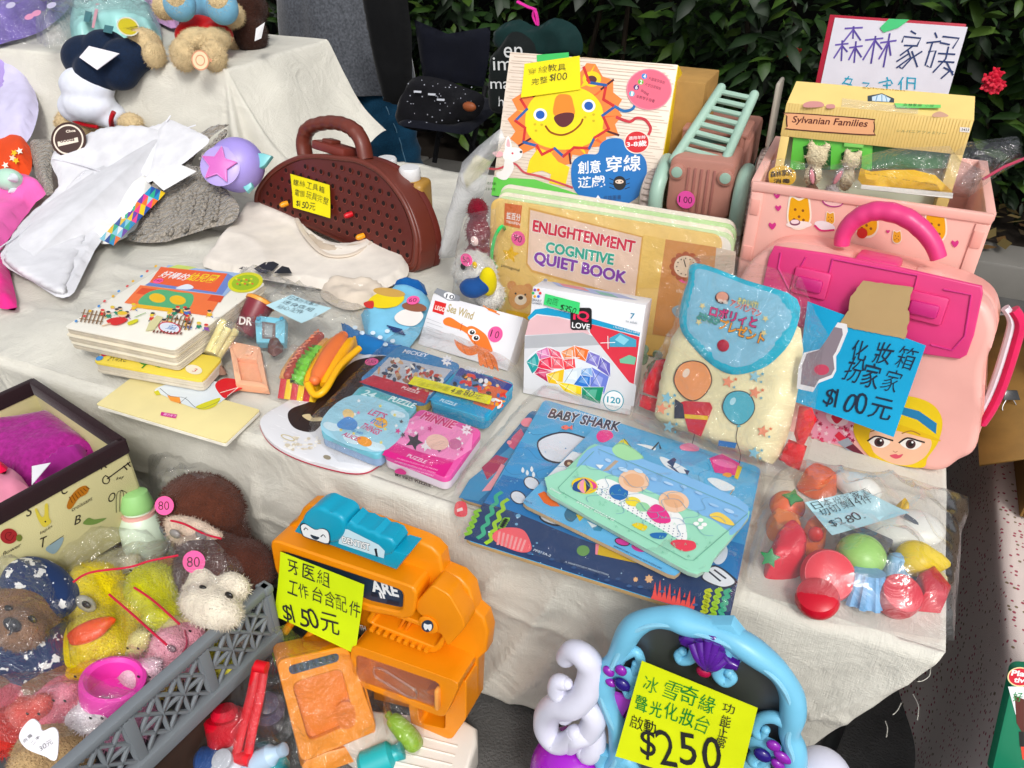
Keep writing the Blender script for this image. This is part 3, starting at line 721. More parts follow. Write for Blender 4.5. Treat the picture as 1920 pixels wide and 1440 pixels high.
# cardboard box behind it
b = MB(); q = pty(1225,330,1.56); b.box(flat(0), q.x - .20,1.54, q.x + .085,1.66,.604,.835, mat('card', 'b08a55'),.002)
b.build('cardboard_box', label='plain brown cardboard box peeking out between lion box and truck', cat='box')
# ------------------------------------------------------------ toy fire engine
o = thing('toy_fire_truck', 'dusty pink toy truck with a mint green ladder standing up on its back', 'toy truck', (-.27,1.5,.604))
pk, mi = mpl('b88476'), mpl('a6c4b4')
TF = Plane((-.335,1.405,.604),(1,.04,0),(0,0,1))    # front grille plane
b = MB()
b.prism(TF, rrect(.012,.028,.128,.135,.014),-.10,0, pk, .006)
for i in range(5): b.box(TF, .045 + i * .0115,.035,.0495 + i * .0115,.118,-.001,.0025, mpl('a56f66'),.0008)
for s in (.027,.113):
 b.lathe(TF.mat(s, .108,0),[(.014,0),(.0145,.004),(.011,.0055)], pk, 18)
bd = b.build('body', o)
for s in (.027,.113):
 b = MB(); b.lathe(TF.mat(s, .108,.0046),[(.0105,0),(.0095,.002),(.004,.003)], mi, 18); b.build('headlight', o)
b = MB()                                    # cab: open frame with posts and roof
for x in (.016,.118):
 for d in (-.105,-.185): b.tube([TF.w(x, .118, d), TF.w(x, .152, d - .004)],.008, pk, n=8)
b.box(TF, .008,.148,.130,.158,-.20,-.10, pk, .005); b.box(TF, .008,.03,.130,.125,-.36,-.10, pk, .008); b.build('cab', o)
b = MB(); b.box(TF, .022,.124,.116,.14,-.17,-.12, mpl('7fae9f'),.006); b.build('seat', o)
for s, x in ((-1,-.004),(1,.144)):
 b = MB(); b.tube(spline([TF.w(x, .012,.012), TF.w(x, .07,.012), TF.w(x - .002 * s, .102,-.02), TF.w(x, .106,-.06)],6),.0135, mi, n=12); b.build('fender', o)
 for d in (-.035,-.25):
  b = MB(); M = Matrix.Translation(TF.w(x + .016 * s, .045, d)) @ rot3(0,90,0).to_4x4()
  b.lathe(M, [(.03,-.018),(.043,-.014),(.045,0),(.043,.014),(.03,.018)], mat('matte', 'b7a9a1'),32)
  for k in range(26):
   an = k * 2 * math.pi / 26; c = M @ Vector((.045 * math.cos(an),.045 * math.sin(an),0)); b.ell(c, (.012,.0035,.0035), mat('matte', 'b7a9a1'), n=6)
  wh = b.build('wheel', o); b = MB(); b.lathe(M, [(.026,-.02),(.024,0),(.026,.02)], mi, 20); b.build('hub', wh)
L0, L1 = pty(1263,300,1.42), pty(1349,325,1.42); L2 = pty(1352,165,1.55); L3 = pty(1414,178,1.55)
b = MB(); b.tube([L0, L2],.0088, mi, n=12); b.ell(L2,.0088, mi, n=10); b.ell(L0,.0088, mi, n=10); b.tube([L1, L3],.0088, mi, n=12); b.ell(L3,.0088, mi, n=10); b.ell(L1,.0088, mi, n=10)
for i in range(9):
 t = .055 + i * .112; b.tube([L0.lerp(L2, t), L1.lerp(L3, t)],.0052, mi, n=8)
ld = b.build('ladder', o)
b = MB(); q = TF.w(.16,.17,-.22); b.box(Plane(q, (0,1,0),(0,0,1)),-.03,-.06,.03,.06,-.004,.004, mpl('bdb6a9'),.004); b.build('ladder_support', o)
dot_sticker(TF, 1287,373,.0165, '100', 'pink price dot reading 100 on the toy truck grille', lift=.004, c='ef5fae', rot=2)
# ------------------------------------------------------------ activity book
A = ptz(912,598, TZ + .004); PQ = lean(A, A + Vector((.45,0,0)),7)
qb = thing('activity_book', 'thick yellow felt busy book with green rings standing upright in a clear bag', 'book', PQ.w(.2,0))
b = MB(); hq = PQ.uv(1100,400)[1]
b.prism(PQ, rrect(0,0,.425, hq, .018),-.006,0, mat('print', 'eecb82'),.001); b.build('cover', qb)
for k in range(5):
 b = MB(); b.prism(PQ, rrect(.004,.001,.44 + .003 * (k % 2), hq + .006 * k - .004,.02),-.012 - .006 * k, -.0075 - .006 * k, mpa(('f0ece2', 'cfe3b4', 'efe5d2', 'bcd9a0', 'e8ded0')[k]),.001); b.build('page', qb)
for y0, y1 in ((425,505),(560,660)):     # green rings
 b = MB(); P0 = pty(946, y0,1.235); b.tube(spline([pty(946, y0 + 4,1.26), pty(940, y0,1.22), pty(928,(y0 + y1) / 2 - 20,1.215), pty(922, y1 - 20,1.225), pty(934, y1,1.26)],8),.0032, mpl('3fcf72'), n=8)
 b.build('ring', qb)
a = ZArt(PQ, Z3_, lift=.0006)
a.poly([(1040,1140),(1165,1165),(1130,1440),(1000,1440)], 'f3cf7d'); a.poly([(1165,1165),(1450,1210),(1400,1750),(1090,1700)], 'd99b62')
a.poly([(1450,1212),(1560,1235),(1520,1700),(1405,1680)], 'e3d2be')
a.poly([(395,985),(1040,1150),(1000,1490),(960,1500),(410,1350),(380,1310)], 'dfae63'); a.poly([(403,1000),(1030,1155),(992,1482),(960,1488),(415,1338),(388,1300)], 'f3d6c2')
a.poly([(260,962),(358,975),(345,1105),(255,1085)], 'd97443'); a.text('益百分', (268,1050),(348,1066),42, 'ffffff', off=.02); a.text('YIBAIFEN', (266,1072),(346,1088),15, 'ffffff')
a.text('ENLIGHTENMENT', (418,1118),(985,1240),62, 'd92a4c', fat=7, outline=('fff6f0', 0))
a.text('COGNITIVE', (492,1235),(868,1308),56, '35b09a', fat=7, outline=('fff6f0', 0))
a.text('QUIET BOOK', (425,1305),(935,1422),72, '8436ae', fat=8, outline=('fff6f0', 0))
a.star(293,1250,52, 'f0bf3f', rot=-80); a.text('pentagonal', (240,1322),(342,1352),22, '4a3a28')
a2 = lambda x, y: (x, y + 1200)             # W1 coordinates on the same sheet
# small bear in dungarees low on the cover
for args in ((300,1425,26,26, 'd79a63'),(390,1440,26,26, 'd79a63'),(345,1490,66,70, 'dda56c'),(350,1505,34,30, 'f3e4cf'),(350,1494,14,11, '3b2d28'),(322,1470,6,6, '3b2d28'),(376,1476,6,6, '3b2d28')): a.ell(*args)
a.poly([(270,1560),(400,1585),(390,1690),(250,1660)], 'e8b92f'); a.poly([(290,1600),(385,1620),(380,1700),(280,1680)], '2b5a9a')
# clock with a scalloped rim, fish and lettering on the right leaf
for i in range(12): a.ell(1278 + 72 * math.cos(i * .5236),1318 + 66 * math.sin(i * .5236),20,19, 'b5603f')
a.ell(1278,1318,78,72, 'b5603f'); a.ell(1278,1318,66,61, 'f2ddc4')
for i in range(12): a.ell(1278 + 50 * math.cos(i * .5236),1318 + 46 * math.sin(i * .5236),4,4, '5a4a40')
a.line([(1278,1318),(1268,1280)],.002, '5a4a40')
a.text('clock', (1225,1462),(1290,1472),22, 'f6ead8'); a.curve([(1200,1560),(1240,1535),(1290,1560),(1320,1545),(1315,1600),(1280,1590),(1230,1605)], '9ab3c0'); a.text('dolphin', (1165,1712),(1250,1724),22, 'f6ead8')
a.done(qb)
b = MB(); rg = random.Random(4)              # loose grey-green link chain showing at the foot
for i in range(12):
 c = pty(1212 + rg.uniform(-14,24),655 + i * 5,1.14); b.lathe(Matrix.Translation(c) @ rot3(rg.uniform(50,120), rg.uniform(-40,40),0).to_4x4(),[(.006,-.002),(.0085,-.002),(.0085,.002),(.006,.002)], mpl('8ea48b'),14)
b.build('link_chain', label='bunch of grey green plastic links between puzzle box and backpack', cat='toy links')
dot_sticker(PQ, 972,447,.014, '90', 'pink price dot reading 90 on the activity book cover', rot=-8)
dot_sticker(PQ, 1287,512,.0185, '50', 'large pink price dot reading 50 on the right of the activity book', rot=10)
b = MB(); V = []; PB = PQ.off(.008)          # clear bag pulled over the book, its mouth crumpled above
o0 = [PB.uv(*p) for p in ((905,600),(930,380),(960,362),(1100,372),(1240,392),(1390,430),(1385,470),(1350,640))]
b.puff(PB, o0,.006,.02, film(.045,.12, gl=.05), cell=.010, wr=.006, ws=30, ridge=.7, closed=False)
b.build('clear_bag', label='crinkled clear plastic bag around the upright yellow activity book', cat='plastic bag', group='clear plastic bags')
# ------------------------------------------------------------ heart puzzle box
A, B = ptz(980,737, TZ + .005), ptz(1181,779, TZ + .005); PI = lean(A, B, 14); w = (B - A).length; h = PI.uv(993,536)[1]
iq = thing('puzzle_game_box', 'white puzzle game box with a rainbow glass heart on the front', 'game box', PI.w(w / 2,0))
b = MB(); b.box(PI, 0,0, w, h, -.052,0, mat('print', 'e9e9ec'),.0015); b.build('box', iq)
T_ = Plane(PI.w(0, h, 0), PI.U, -PI.N)      # its top
a = ZArt(T_, W1); a.poly([(520,205),(900,275),(1010,310),(820,285),(560,230)], 'a9b6d8'); a.poly([(560,212),(700,238),(740,262),(590,232)], 'd98a92'); a.poly([(760,255),(860,275),(900,297),(800,278)], '7fb6a8'); a.ell(488,196,12,8, '9aa0b0'); a.done(iq)
a = ZArt(PI, W1)
a.poly([(388,405),(430,360),(500,350),(640,385),(760,415),(1020,490),(1018,510),(740,440),(560,400),(440,385),(395,420)], '2d9cc6')
a.poly([(395,425),(440,392),(560,405),(640,425),(720,470),(740,500),(375,505)], 'e3bcc0')
a.poly([(372,505),(700,490),(760,515),(1000,790),(985,905),(365,800)], 'dcdde0'); a.poly([(372,510),(700,490),(765,515),(800,560),(370,580)], 'b5b7bb')
a.poly([(735,440),(1018,515),(985,780),(960,770),(790,555),(740,490)], 'd83a4a')
a.curve([(385,650),(440,590),(520,570),(590,620),(650,565),(760,600),(850,660),(850,740),(790,890),(700,855),(520,770),(420,720)], 'e8ecf2')
pcs = [([(385,655),(440,605),(455,680),(415,715)], '2f9a9a'),([(440,600),(500,575),(520,625),(460,640)], 'd77fb0'),([(505,575),(565,600),(580,640),(520,625)], 'e05570'),([(460,645),(520,630),(530,700),(450,685)], 'e0334f'),([(525,630),(585,640),(590,690),(530,690)], 'ef5f6a'),([(580,600),(650,568),(660,630),(600,640)], 'ef8f5a'),([(655,568),(730,590),(720,650),(662,630)], 'f2783f'),([(590,645),(650,640),(655,690),(600,700)], 'e8444a'),([(430,720),(450,690),(520,710),(500,765)], 'c32a55'),([(735,600),(800,625),(780,680),(720,655)], '7f78c4'),([(800,630),(850,665),(850,735),(785,690)], '6a63b8'),([(600,705),(690,690),(690,780),(600,770)], 'd9e4ea'),([(500,725),(590,700),(580,780),(510,770)], 'f0c33a'),([(560,770),(690,790),(690,850),(600,820)], 'f5d838'),([(690,730),(750,740),(740,800),(655,780)], '2f74c8'),([(750,690),(840,740),(815,830),(745,790)], '6f7fd0'),([(700,800),(810,800),(790,885),(700,855)], '1f8f6a'),([(695,695),(745,690),(750,735),(692,725)], '8fb4e0')]
gm = {}
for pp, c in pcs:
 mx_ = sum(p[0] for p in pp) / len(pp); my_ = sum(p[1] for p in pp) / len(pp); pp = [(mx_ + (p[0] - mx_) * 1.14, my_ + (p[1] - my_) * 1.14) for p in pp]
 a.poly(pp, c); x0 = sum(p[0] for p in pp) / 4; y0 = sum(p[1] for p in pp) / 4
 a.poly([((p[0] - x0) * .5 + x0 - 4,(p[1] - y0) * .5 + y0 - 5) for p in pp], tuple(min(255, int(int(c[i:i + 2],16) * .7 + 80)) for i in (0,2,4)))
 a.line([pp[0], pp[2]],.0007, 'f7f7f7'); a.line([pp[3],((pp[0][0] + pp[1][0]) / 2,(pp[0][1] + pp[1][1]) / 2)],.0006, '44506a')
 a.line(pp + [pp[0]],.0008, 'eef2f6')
a.poly([(850,520),(910,490),(1000,530),(1000,570),(850,570)], '4fa3c0'); a.poly([(880,530),(910,500),(960,530),(930,560)], '8fd0e0'); a.poly([(905,640),(960,615),(1000,630),(990,670),(910,660)], '7fbf9f')
for L_ in ([(800,548),(880,545)],[(840,510),(842,580)],[(600,632),(680,630)],[(640,590),(642,670)]): a.line(L_, .0012, 'ffffff')
a.poly(rrect(630,350,750,475,18), '141416'); a.text('IQ', (645,425),(735,432),60, 'e8345a', off=.03); a.text('LOVE', (638,462),(738,474),32, 'ffffff', off=.02)
a.text('7', (965,410),(988,414),32, '3a90b0', off=.01); a.text('to adult', (940,430),(1005,442),14, '9aa5ad'); a.text('1 PLAYER PUZZLE GAME', (872,462),(1015,498),10, 'ffffff')
for r_, c in ((58, '2d9cb0'),(53, 'f2f3f4')): a.ell(872,872, r_, r_, c)
a.text('120', (835,882),(910,892),36, '2d9cb0', off=.02); a.text('challenges', (835,905),(905,912),12, '9aa5ad')
for i in range(6): a.ell(440 + 20 * math.cos(i * 1.047),268 + 21 * math.sin(i * 1.047),8,8,('d23f4a', '3f6fd0', 'f0b030', '3faf6f', '7f4fb0', 'e07030')[i])
a.text('SMART', (412,310),(468,320),14, '8a8f9a', off=.01); a.text('GAMES', (412,326),(468,336),13, '8a8f9a', off=.01)
a.done(iq)
note(PI, [W1(490,270), W1(685,320), W1(680,385), W1(482,330)], '4fd07a', 'small green price note on the white heart puzzle box', [('和院', W1(494,325), W1(560,338),13, '16201a'),('$350', W1(570,360), W1(662,382),12, '16201a')], lift=.003)
# ------------------------------------------------------------ crab brick box
A, B = ptz(783,645, TZ + .005), ptz(946,694, TZ + .005); PC = lean(A, B, 38); w = (B - A).length; h = PC.uv(834,556)[1]
cb = thing('crab_toy_box', 'small white toy box with an orange brick crab picture', 'toy box', PC.w(w / 2,0))
C2 = slope3(PC.w(0,0), PC.w(*PC.uv(947,700)), PC.w(*PC.uv(830,552)))
u1 = PC.uv(975,617)[0]; b = MB(); b.box(PC, -.0,0, max(w, u1), h, -.035,0, mat('print', 'ecebee'),.0012); b.build('box', cb)
a = ZArt(PC, Z6)
a.poly([(1540,325),(1560,300),(1690,345),(1685,375),(1620,370)], '8a8d93'); a.ell(1628,345,32,20, 'f2f2f4', rot=15); a.text('10', (1606,356),(1652,366),26, '55585e', off=.02)
a.poly([(1548,370),(1612,388),(1595,452),(1532,432)], 'd02a2a'); a.text('LEGO', (1545,420),(1600,436),26, 'f6f2e8', off=.02)
a.text('Sea Wind', (1612,432),(1755,480),50, 'b9a877', off=.02)
for i in range(5): a.line([(1500,470 + i * 22),(1580 + 10 * (i % 2),500 + i * 22)],.0006, 'a9a9ae')
og = 'ef7f3c'
a.curve([(1595,480),(1630,465),(1690,500),(1740,530),(1760,580),(1700,540),(1640,520),(1600,505)], og)
a.curve([(1720,530),(1760,515),(1830,560),(1860,620),(1870,660),(1820,650),(1770,620),(1740,580)], og)
a.curve([(1655,590),(1690,610),(1740,630),(1790,620),(1800,660),(1740,680),(1680,645)], og)
a.curve([(1790,650),(1850,660),(1890,700),(1905,770),(1880,740),(1870,780),(1850,740),(1835,770),(1820,730),(1800,740)], og)
for L_ in ([(1700,500),(1690,540)],[(1820,660),(1845,750)],[(1850,665),(1880,750)],[(1745,560),(1790,640)],[(1700,620),(1720,670)]): a.line(L_, .0012, 'b7521f')
for x, y in ((1755,548),(1777,580)): a.ell(x, y, 22,18, 'fbfbf6'); a.ell(x + 2, y + 2,14,12, '1d1414'); a.ell(x + 4, y - 3,4,4, 'ffffff')
a.line([(1820,400),(1850,420),(1910,450)],.002, 'd98a55'); a.line([(1850,420),(1890,435)],.004, og)
a.done(cb); dot_sticker(PC, 929,627,.0145, '10', 'pink price dot reading 10 on the crab toy box')
# ------------------------------------------------------------ pink play case
pinkp, mag = mpl('f6b6ac'), mpl('de4680')
A, B = ptz(1383,776, TZ + .004), ptz(1793,907, TZ + .004); U = (B - A); U.z = 0
PK = lean(A, B, 9); wK = PK.uv(1893,570)[0]; hK = (PK.uv(1395,470)[1] + PK.uv(1880,540)[1]) / 2
uL = PK.uv(1392,480)[0]; wB = PK.uv(1795,880)[0]; uB = min(0, uL)
pc = thing('play_case', 'big pale pink toy case with a magenta lid panel and arched handle', 'toy case', PK.w(wB / 2,0))
out = spline([Vector(p) for p in ((uL + .05, hK),((uL + wK) / 2, hK + .002),(wK - .05, hK - .004),(wK - .006, hK - .04),(wK, hK * .62),(wB + .012, hK * .25),(wB - .002,.035),(wB - .035,.004),(wB * .5,0),(uB + .04,.002),(uB + .006,.03),(uL, hK * .5),(uL + .004, hK - .05))],6, True)
b = MB(); b.prism(PK, [tuple(p) for p in out],-.05,0, pinkp, .012,4); b.build('front_shell', pc)
b = MB(); o2 = [((p.x - wB / 2) * 1.012 + wB / 2,(p.y - hK / 2) * 1.0 + hK / 2) for p in out]
b.prism(PK, o2,-.115,-.053, mpl('f0aca2'),.016,4); b.build('rear_shell', pc)
b = MB(); fl = [PK.uv(*W2(*p)) for p in ((520,60),(800,100),(1200,175),(1685,285),(1690,330),(1640,560),(1600,670),(1560,692),(1380,668),(1000,590),(520,480),(440,440),(430,400),(490,120))]
b.prism(PK, fl, .0005,.007, mag, .002,3)
pl_ = b.build('lid_panel', pc)
for ring in ([(850,130),(1325,222),(1290,360)],[(560,95),(545,180),(620,330)],[(1470,300),(1625,330),(1590,560),(1520,640),(1400,610)],[(700,120),(640,230)],[(850,130),(800,330)]):
 b = MB(); b.tube([PK.w(*PK.uv(*W2(*p)),.0078) for p in ring],.0014, mpl('d13a84'), n=6, flatN=PK.N); b.build('ridge', pl_)
for cx, cy in ((728,262),(1368,398)):        # two buckles
 b = MB(); u, v = PK.uv(*W2(cx, cy)); b.box(PK, u - .026, v - .021, u + .026, v + .020,.006,.013, mag, .004); b.box(PK, u - .020, v - .012, u + .018, v + .008,.010,.018, mpl('c9357c'),.004); b.build('buckle', pc)
top = PK.w(0, hK, -.055)
b = MB(); q = [PK.w(*PK.uv(*p),-.055) for p in ((1564,474),(1568,452),(1586,428),(1616,411),(1650,409),(1690,422),(1722,447),(1742,474),(1752,500))]
q = spline(q, 6); b.tube(q, [.0112 + .0028 * math.sin(math.pi * i / (len(q) - 1)) + (.0004 * math.sin(i * 1.3) if 12 < i < 36 else 0) for i in range(len(q))], mag, n=16, flatN=PK.N, ratio=1.25); b.build('handle', pc)
b = MB(); u, v = PK.uv(*W2(1105,85)); b.box(PK, u - .030, hK - .018, u + .030, hK + .012,-.065,-.012, mag, .006); b.box(PK, u - .008, hK + .004, u + .008, hK + .007,-.012,-.011, mpl('b02f70'),0); b.build('clasp', pc)
for cx in (1566,1750):
 b = MB(); u, v = PK.uv(cx, 482); b.box(PK, u - .018, hK - .02, u + .018, hK + .004,-.075,-.035, pinkp, .005); b.build('handle_mount', pc)
b = MB(); sp = spline([PK.w(*PK.uv(*W2(*p)),-.07) for p in ((1850,500),(1885,560),(1880,640),(1800,900),(1730,1060),(1665,1160))],6)
b.tube(sp, .008, mcl('d8325f'), n=10, ratio=1.8, flatN=PK.N); b.tube([p - PK.U * .010 for p in sp],.006, mcl('e7e3ea'), n=8, ratio=2, flatN=PK.N); b.build('shoulder_strap', pc)
a = ZArt(PK, W2)                                # sticker: girl with long blond hair, lipstick, splashes
a.curve([(660,1000),(760,980),(960,1010),(980,1060),(930,1180),(760,1150),(690,1120),(640,1060)], 'e59ab0')
rg = random.Random(8)
for i in range(70):
 x, y = rg.uniform(690,960), rg.uniform(1000,1170); a.star(x, y, rg.uniform(9,17), rg.choice(['c0284f', '9a2748', 'f0cfd6', 'd8486c']), rot=rg.uniform(0,90))
a.ell(870,1030,66,40, 'e9c9d2', rot=20); a.curve([(868,1062),(838,1030),(845,1012),(868,1022),(888,1010),(905,1026)], 'c82a44')
a.poly([(855,1130),(880,1105),(930,1150),(905,1180)], 'd23348'); a.poly([(870,1165),(930,1140),(1000,1225),(940,1222)], '9aa0ab'); a.poly([(915,1195),(960,1175),(1022,1236),(975,1228)], '6a2436')
a.curve([(1000,1030),(1100,920),(1260,905),(1400,950),(1460,1040),(1440,1160),(1380,1250),(1340,1310),(1120,1270),(1010,1180),(965,1100)], 'eccb45')
a.curve([(1010,1090),(1060,1060),(1200,1080),(1330,1110),(1400,1160),(1370,1240),(1290,1290),(1200,1290),(1110,1250),(1050,1190)], 'f3c3a4')
a.poly([(1210,960),(1330,990),(1430,1060),(1425,1120),(1320,1040),(1200,1000)], '2f7fae')
a.curve([(960,1090),(1020,1020),(1200,1060),(1400,1130),(1440,1160),(1200,1100),(1080,1080),(1050,1150),(1090,1270),(1010,1200)], 'e3bb36')
for ex, ey in ((1108,1168),(1285,1178)):
 a.curve([(ex - 62, ey - 10),(ex - 20, ey - 34),(ex + 40, ey - 18),(ex + 60, ey),(ex + 20, ey + 28),(ex - 30, ey + 20)], 'f4efe9')
 a.ell(ex - 2, ey - 2,28,26, '4a2b2e'); a.ell(ex - 2, ey - 2,15,14, '1c1214'); a.ell(ex + 8, ey - 12,6,6, 'ffffff')
 a.line([(ex - 66, ey - 10),(ex - 20, ey - 36),(ex + 45, ey - 20),(ex + 74, ey - 12)],.0026, '22151a', 4)
 a.line([(ex - 50, ey - 62),(ex, ey - 76),(ex + 50, ey - 56)],.0018, 'a87b3c', 4)
a.line([(1185,1215),(1196,1222),(1208,1217)],.0012, 'c98a70', 3); a.curve([(1165,1240),(1200,1232),(1215,1238),(1240,1232),(1225,1252),(1195,1258)], 'd9576a')
a.done(pc)
nb = note(PK, [W2(720,355), W2(1378,598), W2(1205,1090), W2(650,900)], '2fa9d8', 'bright blue price note taped across the front of the pink case', [('化妝箱', W2(945,668), W2(1310,740),42, '1f2f45'),('扮家家', W2(900,785), W2(1222,862),44, '1f2f45'),('$100元', W2(800,915), W2(1178,1012),36, '1f2f45')], lift=.020)
b = MB(); q = [PK.uv(*W2(*p)) for p in ((1030,238),(1310,275),(1290,330),(1280,400),(1290,430),(1262,560),(1000,510),(890,485),(950,400),(960,330))]
b.prism(PK, wob(resample(q, .004),.0018,3,160),.0215,.0222, mpa('bfa277')); b.build('packing_tape', label='torn brown tape piece holding the blue note on the pink case', cat='tape')
# ------------------------------------------------------------ pink folding basket
kb = thing('folding_basket', 'pale pink folding plastic basket with its lid open behind the pink case', 'basket', (.01,1.4, TZ))
pb = mpl('f3bcb0'); PB_ = Plane((-.158,1.27, TZ + .003),(1,.012,0),(0,0,1)); wK2, hK2, dK2 = .342,.335,.26
b = MB(); b.box(PB_, 0,0, wK2, hK2,-.006,0, pb, .002); b.box(PB_, .0, hK2 - .012, wK2, hK2 + .002,-.008,.003, pb, .002)
for u in (0, wK2 - .022): b.box(PB_, u + .002,.02, u + .02, hK2 - .014,.0,.003, pb, .001)
b.build('front_wall', kb)
for u in (.004, wK2 - .019):
 for v in (.205,.285):
  b = MB(); b.box(PB_, u, v, u + .014, v + .026,.002,.0048, mpl('eeb0a4'),.001); b.build('hinge', kb)
for u in (0, wK2 - .008):
 b = MB(); b.box(PB_, u, 0, u + .008, hK2 + .0,-dK2,-.0065, pb, .002); b.box(PB_, u - .003, hK2 - .012, u + .011, hK2 + .002,-dK2,-.0085, pb, .002); b.build('side_wall', kb)
b = MB(); b.box(PB_, 0,0, wK2, hK2,-dK2 - .007,-dK2 - .001, pb, .002); b.build('back_wall', kb)
b = MB(); b.box(PB_, .009,.0, wK2 - .009,.006,-dK2,-.007, pb, .001); b.build('base', kb)
a = ZArt(PB_, Z4, lift=.0008)                   # generic stickers: cookies, hearts, berries, plates
def cookie(x, y, k, c='e9b04a'):
 a.curve([(x - 40 * k, y - 30 * k),(x - 30 * k, y - 62 * k),(x, y - 48 * k),(x + 32 * k, y - 60 * k),(x + 42 * k, y - 28 * k),(x + 44 * k, y + 30 * k),(x + 20 * k, y + 62 * k),(x - 22 * k, y + 62 * k),(x - 44 * k, y + 30 * k)], 'fbeedd')
 a.curve([(x - 34 * k, y - 26 * k),(x - 26 * k, y - 52 * k),(x, y - 40 * k),(x + 28 * k, y - 50 * k),(x + 36 * k, y - 24 * k),(x + 38 * k, y + 28 * k),(x + 18 * k, y + 54 * k),(x - 18 * k, y + 54 * k),(x - 38 * k, y + 28 * k)], c)
 for dx, dy in ((-14,-8),(14,-4),(0,18),(-18,28),(16,30)): a.ell(x + dx * k, y + dy * k, 5 * k, 5 * k, '8a5426')
for x, y, k in ((655,1190,1.55),(1035,1240,1.5),(1420,1270,1.5)): cookie(x, y, k, 'eab03a')
cookie(830,1225,.6); cookie(1205,1330,.6)
a.ell(655,1262,72,20, 'f4ece6'); a.ell(632,1250,30,18, '7a4660'); a.ell(632,1246,24,12, 'f0e0e4')
a.ell(845,1130,62,34, 'b23e86', rot=8); a.ell(845,1130,54,27, 'f3cfc9', rot=8); a.line([(805,1132),(825,1122),(845,1134),(868,1126),(885,1134)],.0012, 'b23e86', 3)
a.ell(800,1270,60,26, 'f3eff2', rot=15); a.line([(745,1268),(780,1295),(850,1292)],.003, 'd43f7c', 4)
for x, y in ((530,1093),(1588,1210)): a.curve([(x - 18, y - 8),(x, y - 20),(x + 20, y - 6),(x + 10, y + 18),(x - 4, y + 20)], 'c93a86'); a.ell(x - 4, y, 3,3, 'f4c6cf'); a.ell(x + 6, y - 4,3,3, 'f4c6cf')
for x, y, k in ((538,1168,1),(1532,1368,1.2),(505,1268,1.2),(1155,1300,.6)): a.curve([(x, y + 18 * k),(x - 17 * k, y - 2),(x - 12 * k, y - 15 * k),(x, y - 8 * k),(x + 12 * k, y - 15 * k),(x + 17 * k, y - 2)], 'd0408a')
a.ell(1010,1310,30,30, 'c8312f'); a.ell(1240,1155,30,24, 'f6d8cf')
a.done(kb)
# ------------------------------------------------------------ yellow boxed figure set standing in the basket
A = pty(1470,300,1.375); A.z = .70; PS = lean((-.128,1.36,.62),(.137,1.375,.62),4)
uS0, vS1 = PS.uv(*Z4(580,612)); uS1, vS2 = PS.uv(*Z4(1650,640)); vS = (vS1 + vS2) / 2
sb = thing('figure_set_box', 'yellow boxed toy set standing in the pink basket with a green window', 'toy box', PS.w((uS0 + uS1) / 2,0))
yb = mat('print', 'ecd08a')
wl = [PS.uv(*Z4(*p)) for p in ((600,770),(1520,830))]
b = MB(); b.box(PS, uS0, wl[0][1], uS1, vS, -.06,0, yb, .001); b.box(PS, uS0,0, wl[0][0], wl[0][1] - .0002,-.06,0, yb, .001); b.box(PS, wl[1][0],0, uS1, wl[0][1] - .0002,-.06,0, yb, .001); b.box(PS, wl[0][0] + .0003,0, wl[1][0] - .0003, wl[0][1] - .001,-.06,-.03, mat('print', 'dfe6d0'),0); b.build('box', sb)
T2 = Plane(PS.w(0, vS, .0), PS.U, (PS.V * .55 - PS.N * .83))
tu0, tv = T2.uv(*Z4(640,458)); tu1, tv2 = T2.uv(*Z4(1645,540)); tvm = (tv + tv2) / 2
hole = [T2.uv(*Z4(*p)) for p in ((1040,540),(1120,525),(1190,555),(1188,578),(1040,570))]
b = MB(); b.prism(T2,[(uS0,0),(uS1,0),(tu1, tvm),(tu0, tvm)],-.0012,0, yb); b.build('hang_flap', sb)
a = ZArt(T2, Z4, lift=.0003); a.poly([Z_ for Z_ in ((1040,540),(1120,525),(1190,555),(1188,578),(1040,570))], '3a4750'); a.poly([(1065,545),(1120,530),(1170,556),(1160,574),(1065,568)], 'c9d8e2')
for x in (1095,1120,1140): a.line([(x, 535),(x + (x - 1118) * .4,572)],.0014, '6f9ab8')
a.curve([(680,585),(720,570),(780,575),(790,600),(690,605)], 'c98f8a'); a.curve([(810,590),(850,588),(855,608),(812,610)], 'c98f8a'); a.curve([(1410,640),(1450,628),(1495,655),(1410,658)], 'c9a08a'); a.text('sylvanian', (1010,500),(1250,518),12, 'a98a4a'); a.done(sb)
a = ZArt(PS, Z4, lift=.0003)
for i in range(60):
 u = uS0 + (uS1 - uS0) * i / 60; a.line([(u, wl[0][1] + .002),(u, vS - .001)],.0009, 'e2c47c', raw=True)
a.curve([(600,632),(1040,665),(1078,680),(1078,745),(1045,762),(610,730),(585,715),(583,650)], '4a1d1c', k=3); a.curve([(606,638),(1036,671),(1072,686),(1071,740),(1040,755),(614,724),(592,710),(590,654)], 'efb489', k=3)
a.text('Sylvanian Families', (612,700),(1035,726),50, '5a1f1e', off=.018, shear=.12)
a.text('シルバニアファミリー', (1200,742),(1480,758),16, '8a9a72'); a.poly([(1560,714),(1615,718),(1613,745),(1558,740)], 'f4f0ea'); a.text('5433', (1566,735),(1608,738),15, '33302e', off=.01)
a.done(sb)
b = MB(); g2 = mpl('6fc95a'); P_ = PS.off(-.012)
def gp(pts, d0, d1, c): b.prism(PS, [PS.uv(*Z4(*p)) for p in pts], d0, d1, c, .001)
gp([(620,775),(1070,800),(1065,960),(600,960)],-.022,-.006, g2); b.build('green_tray', sb)
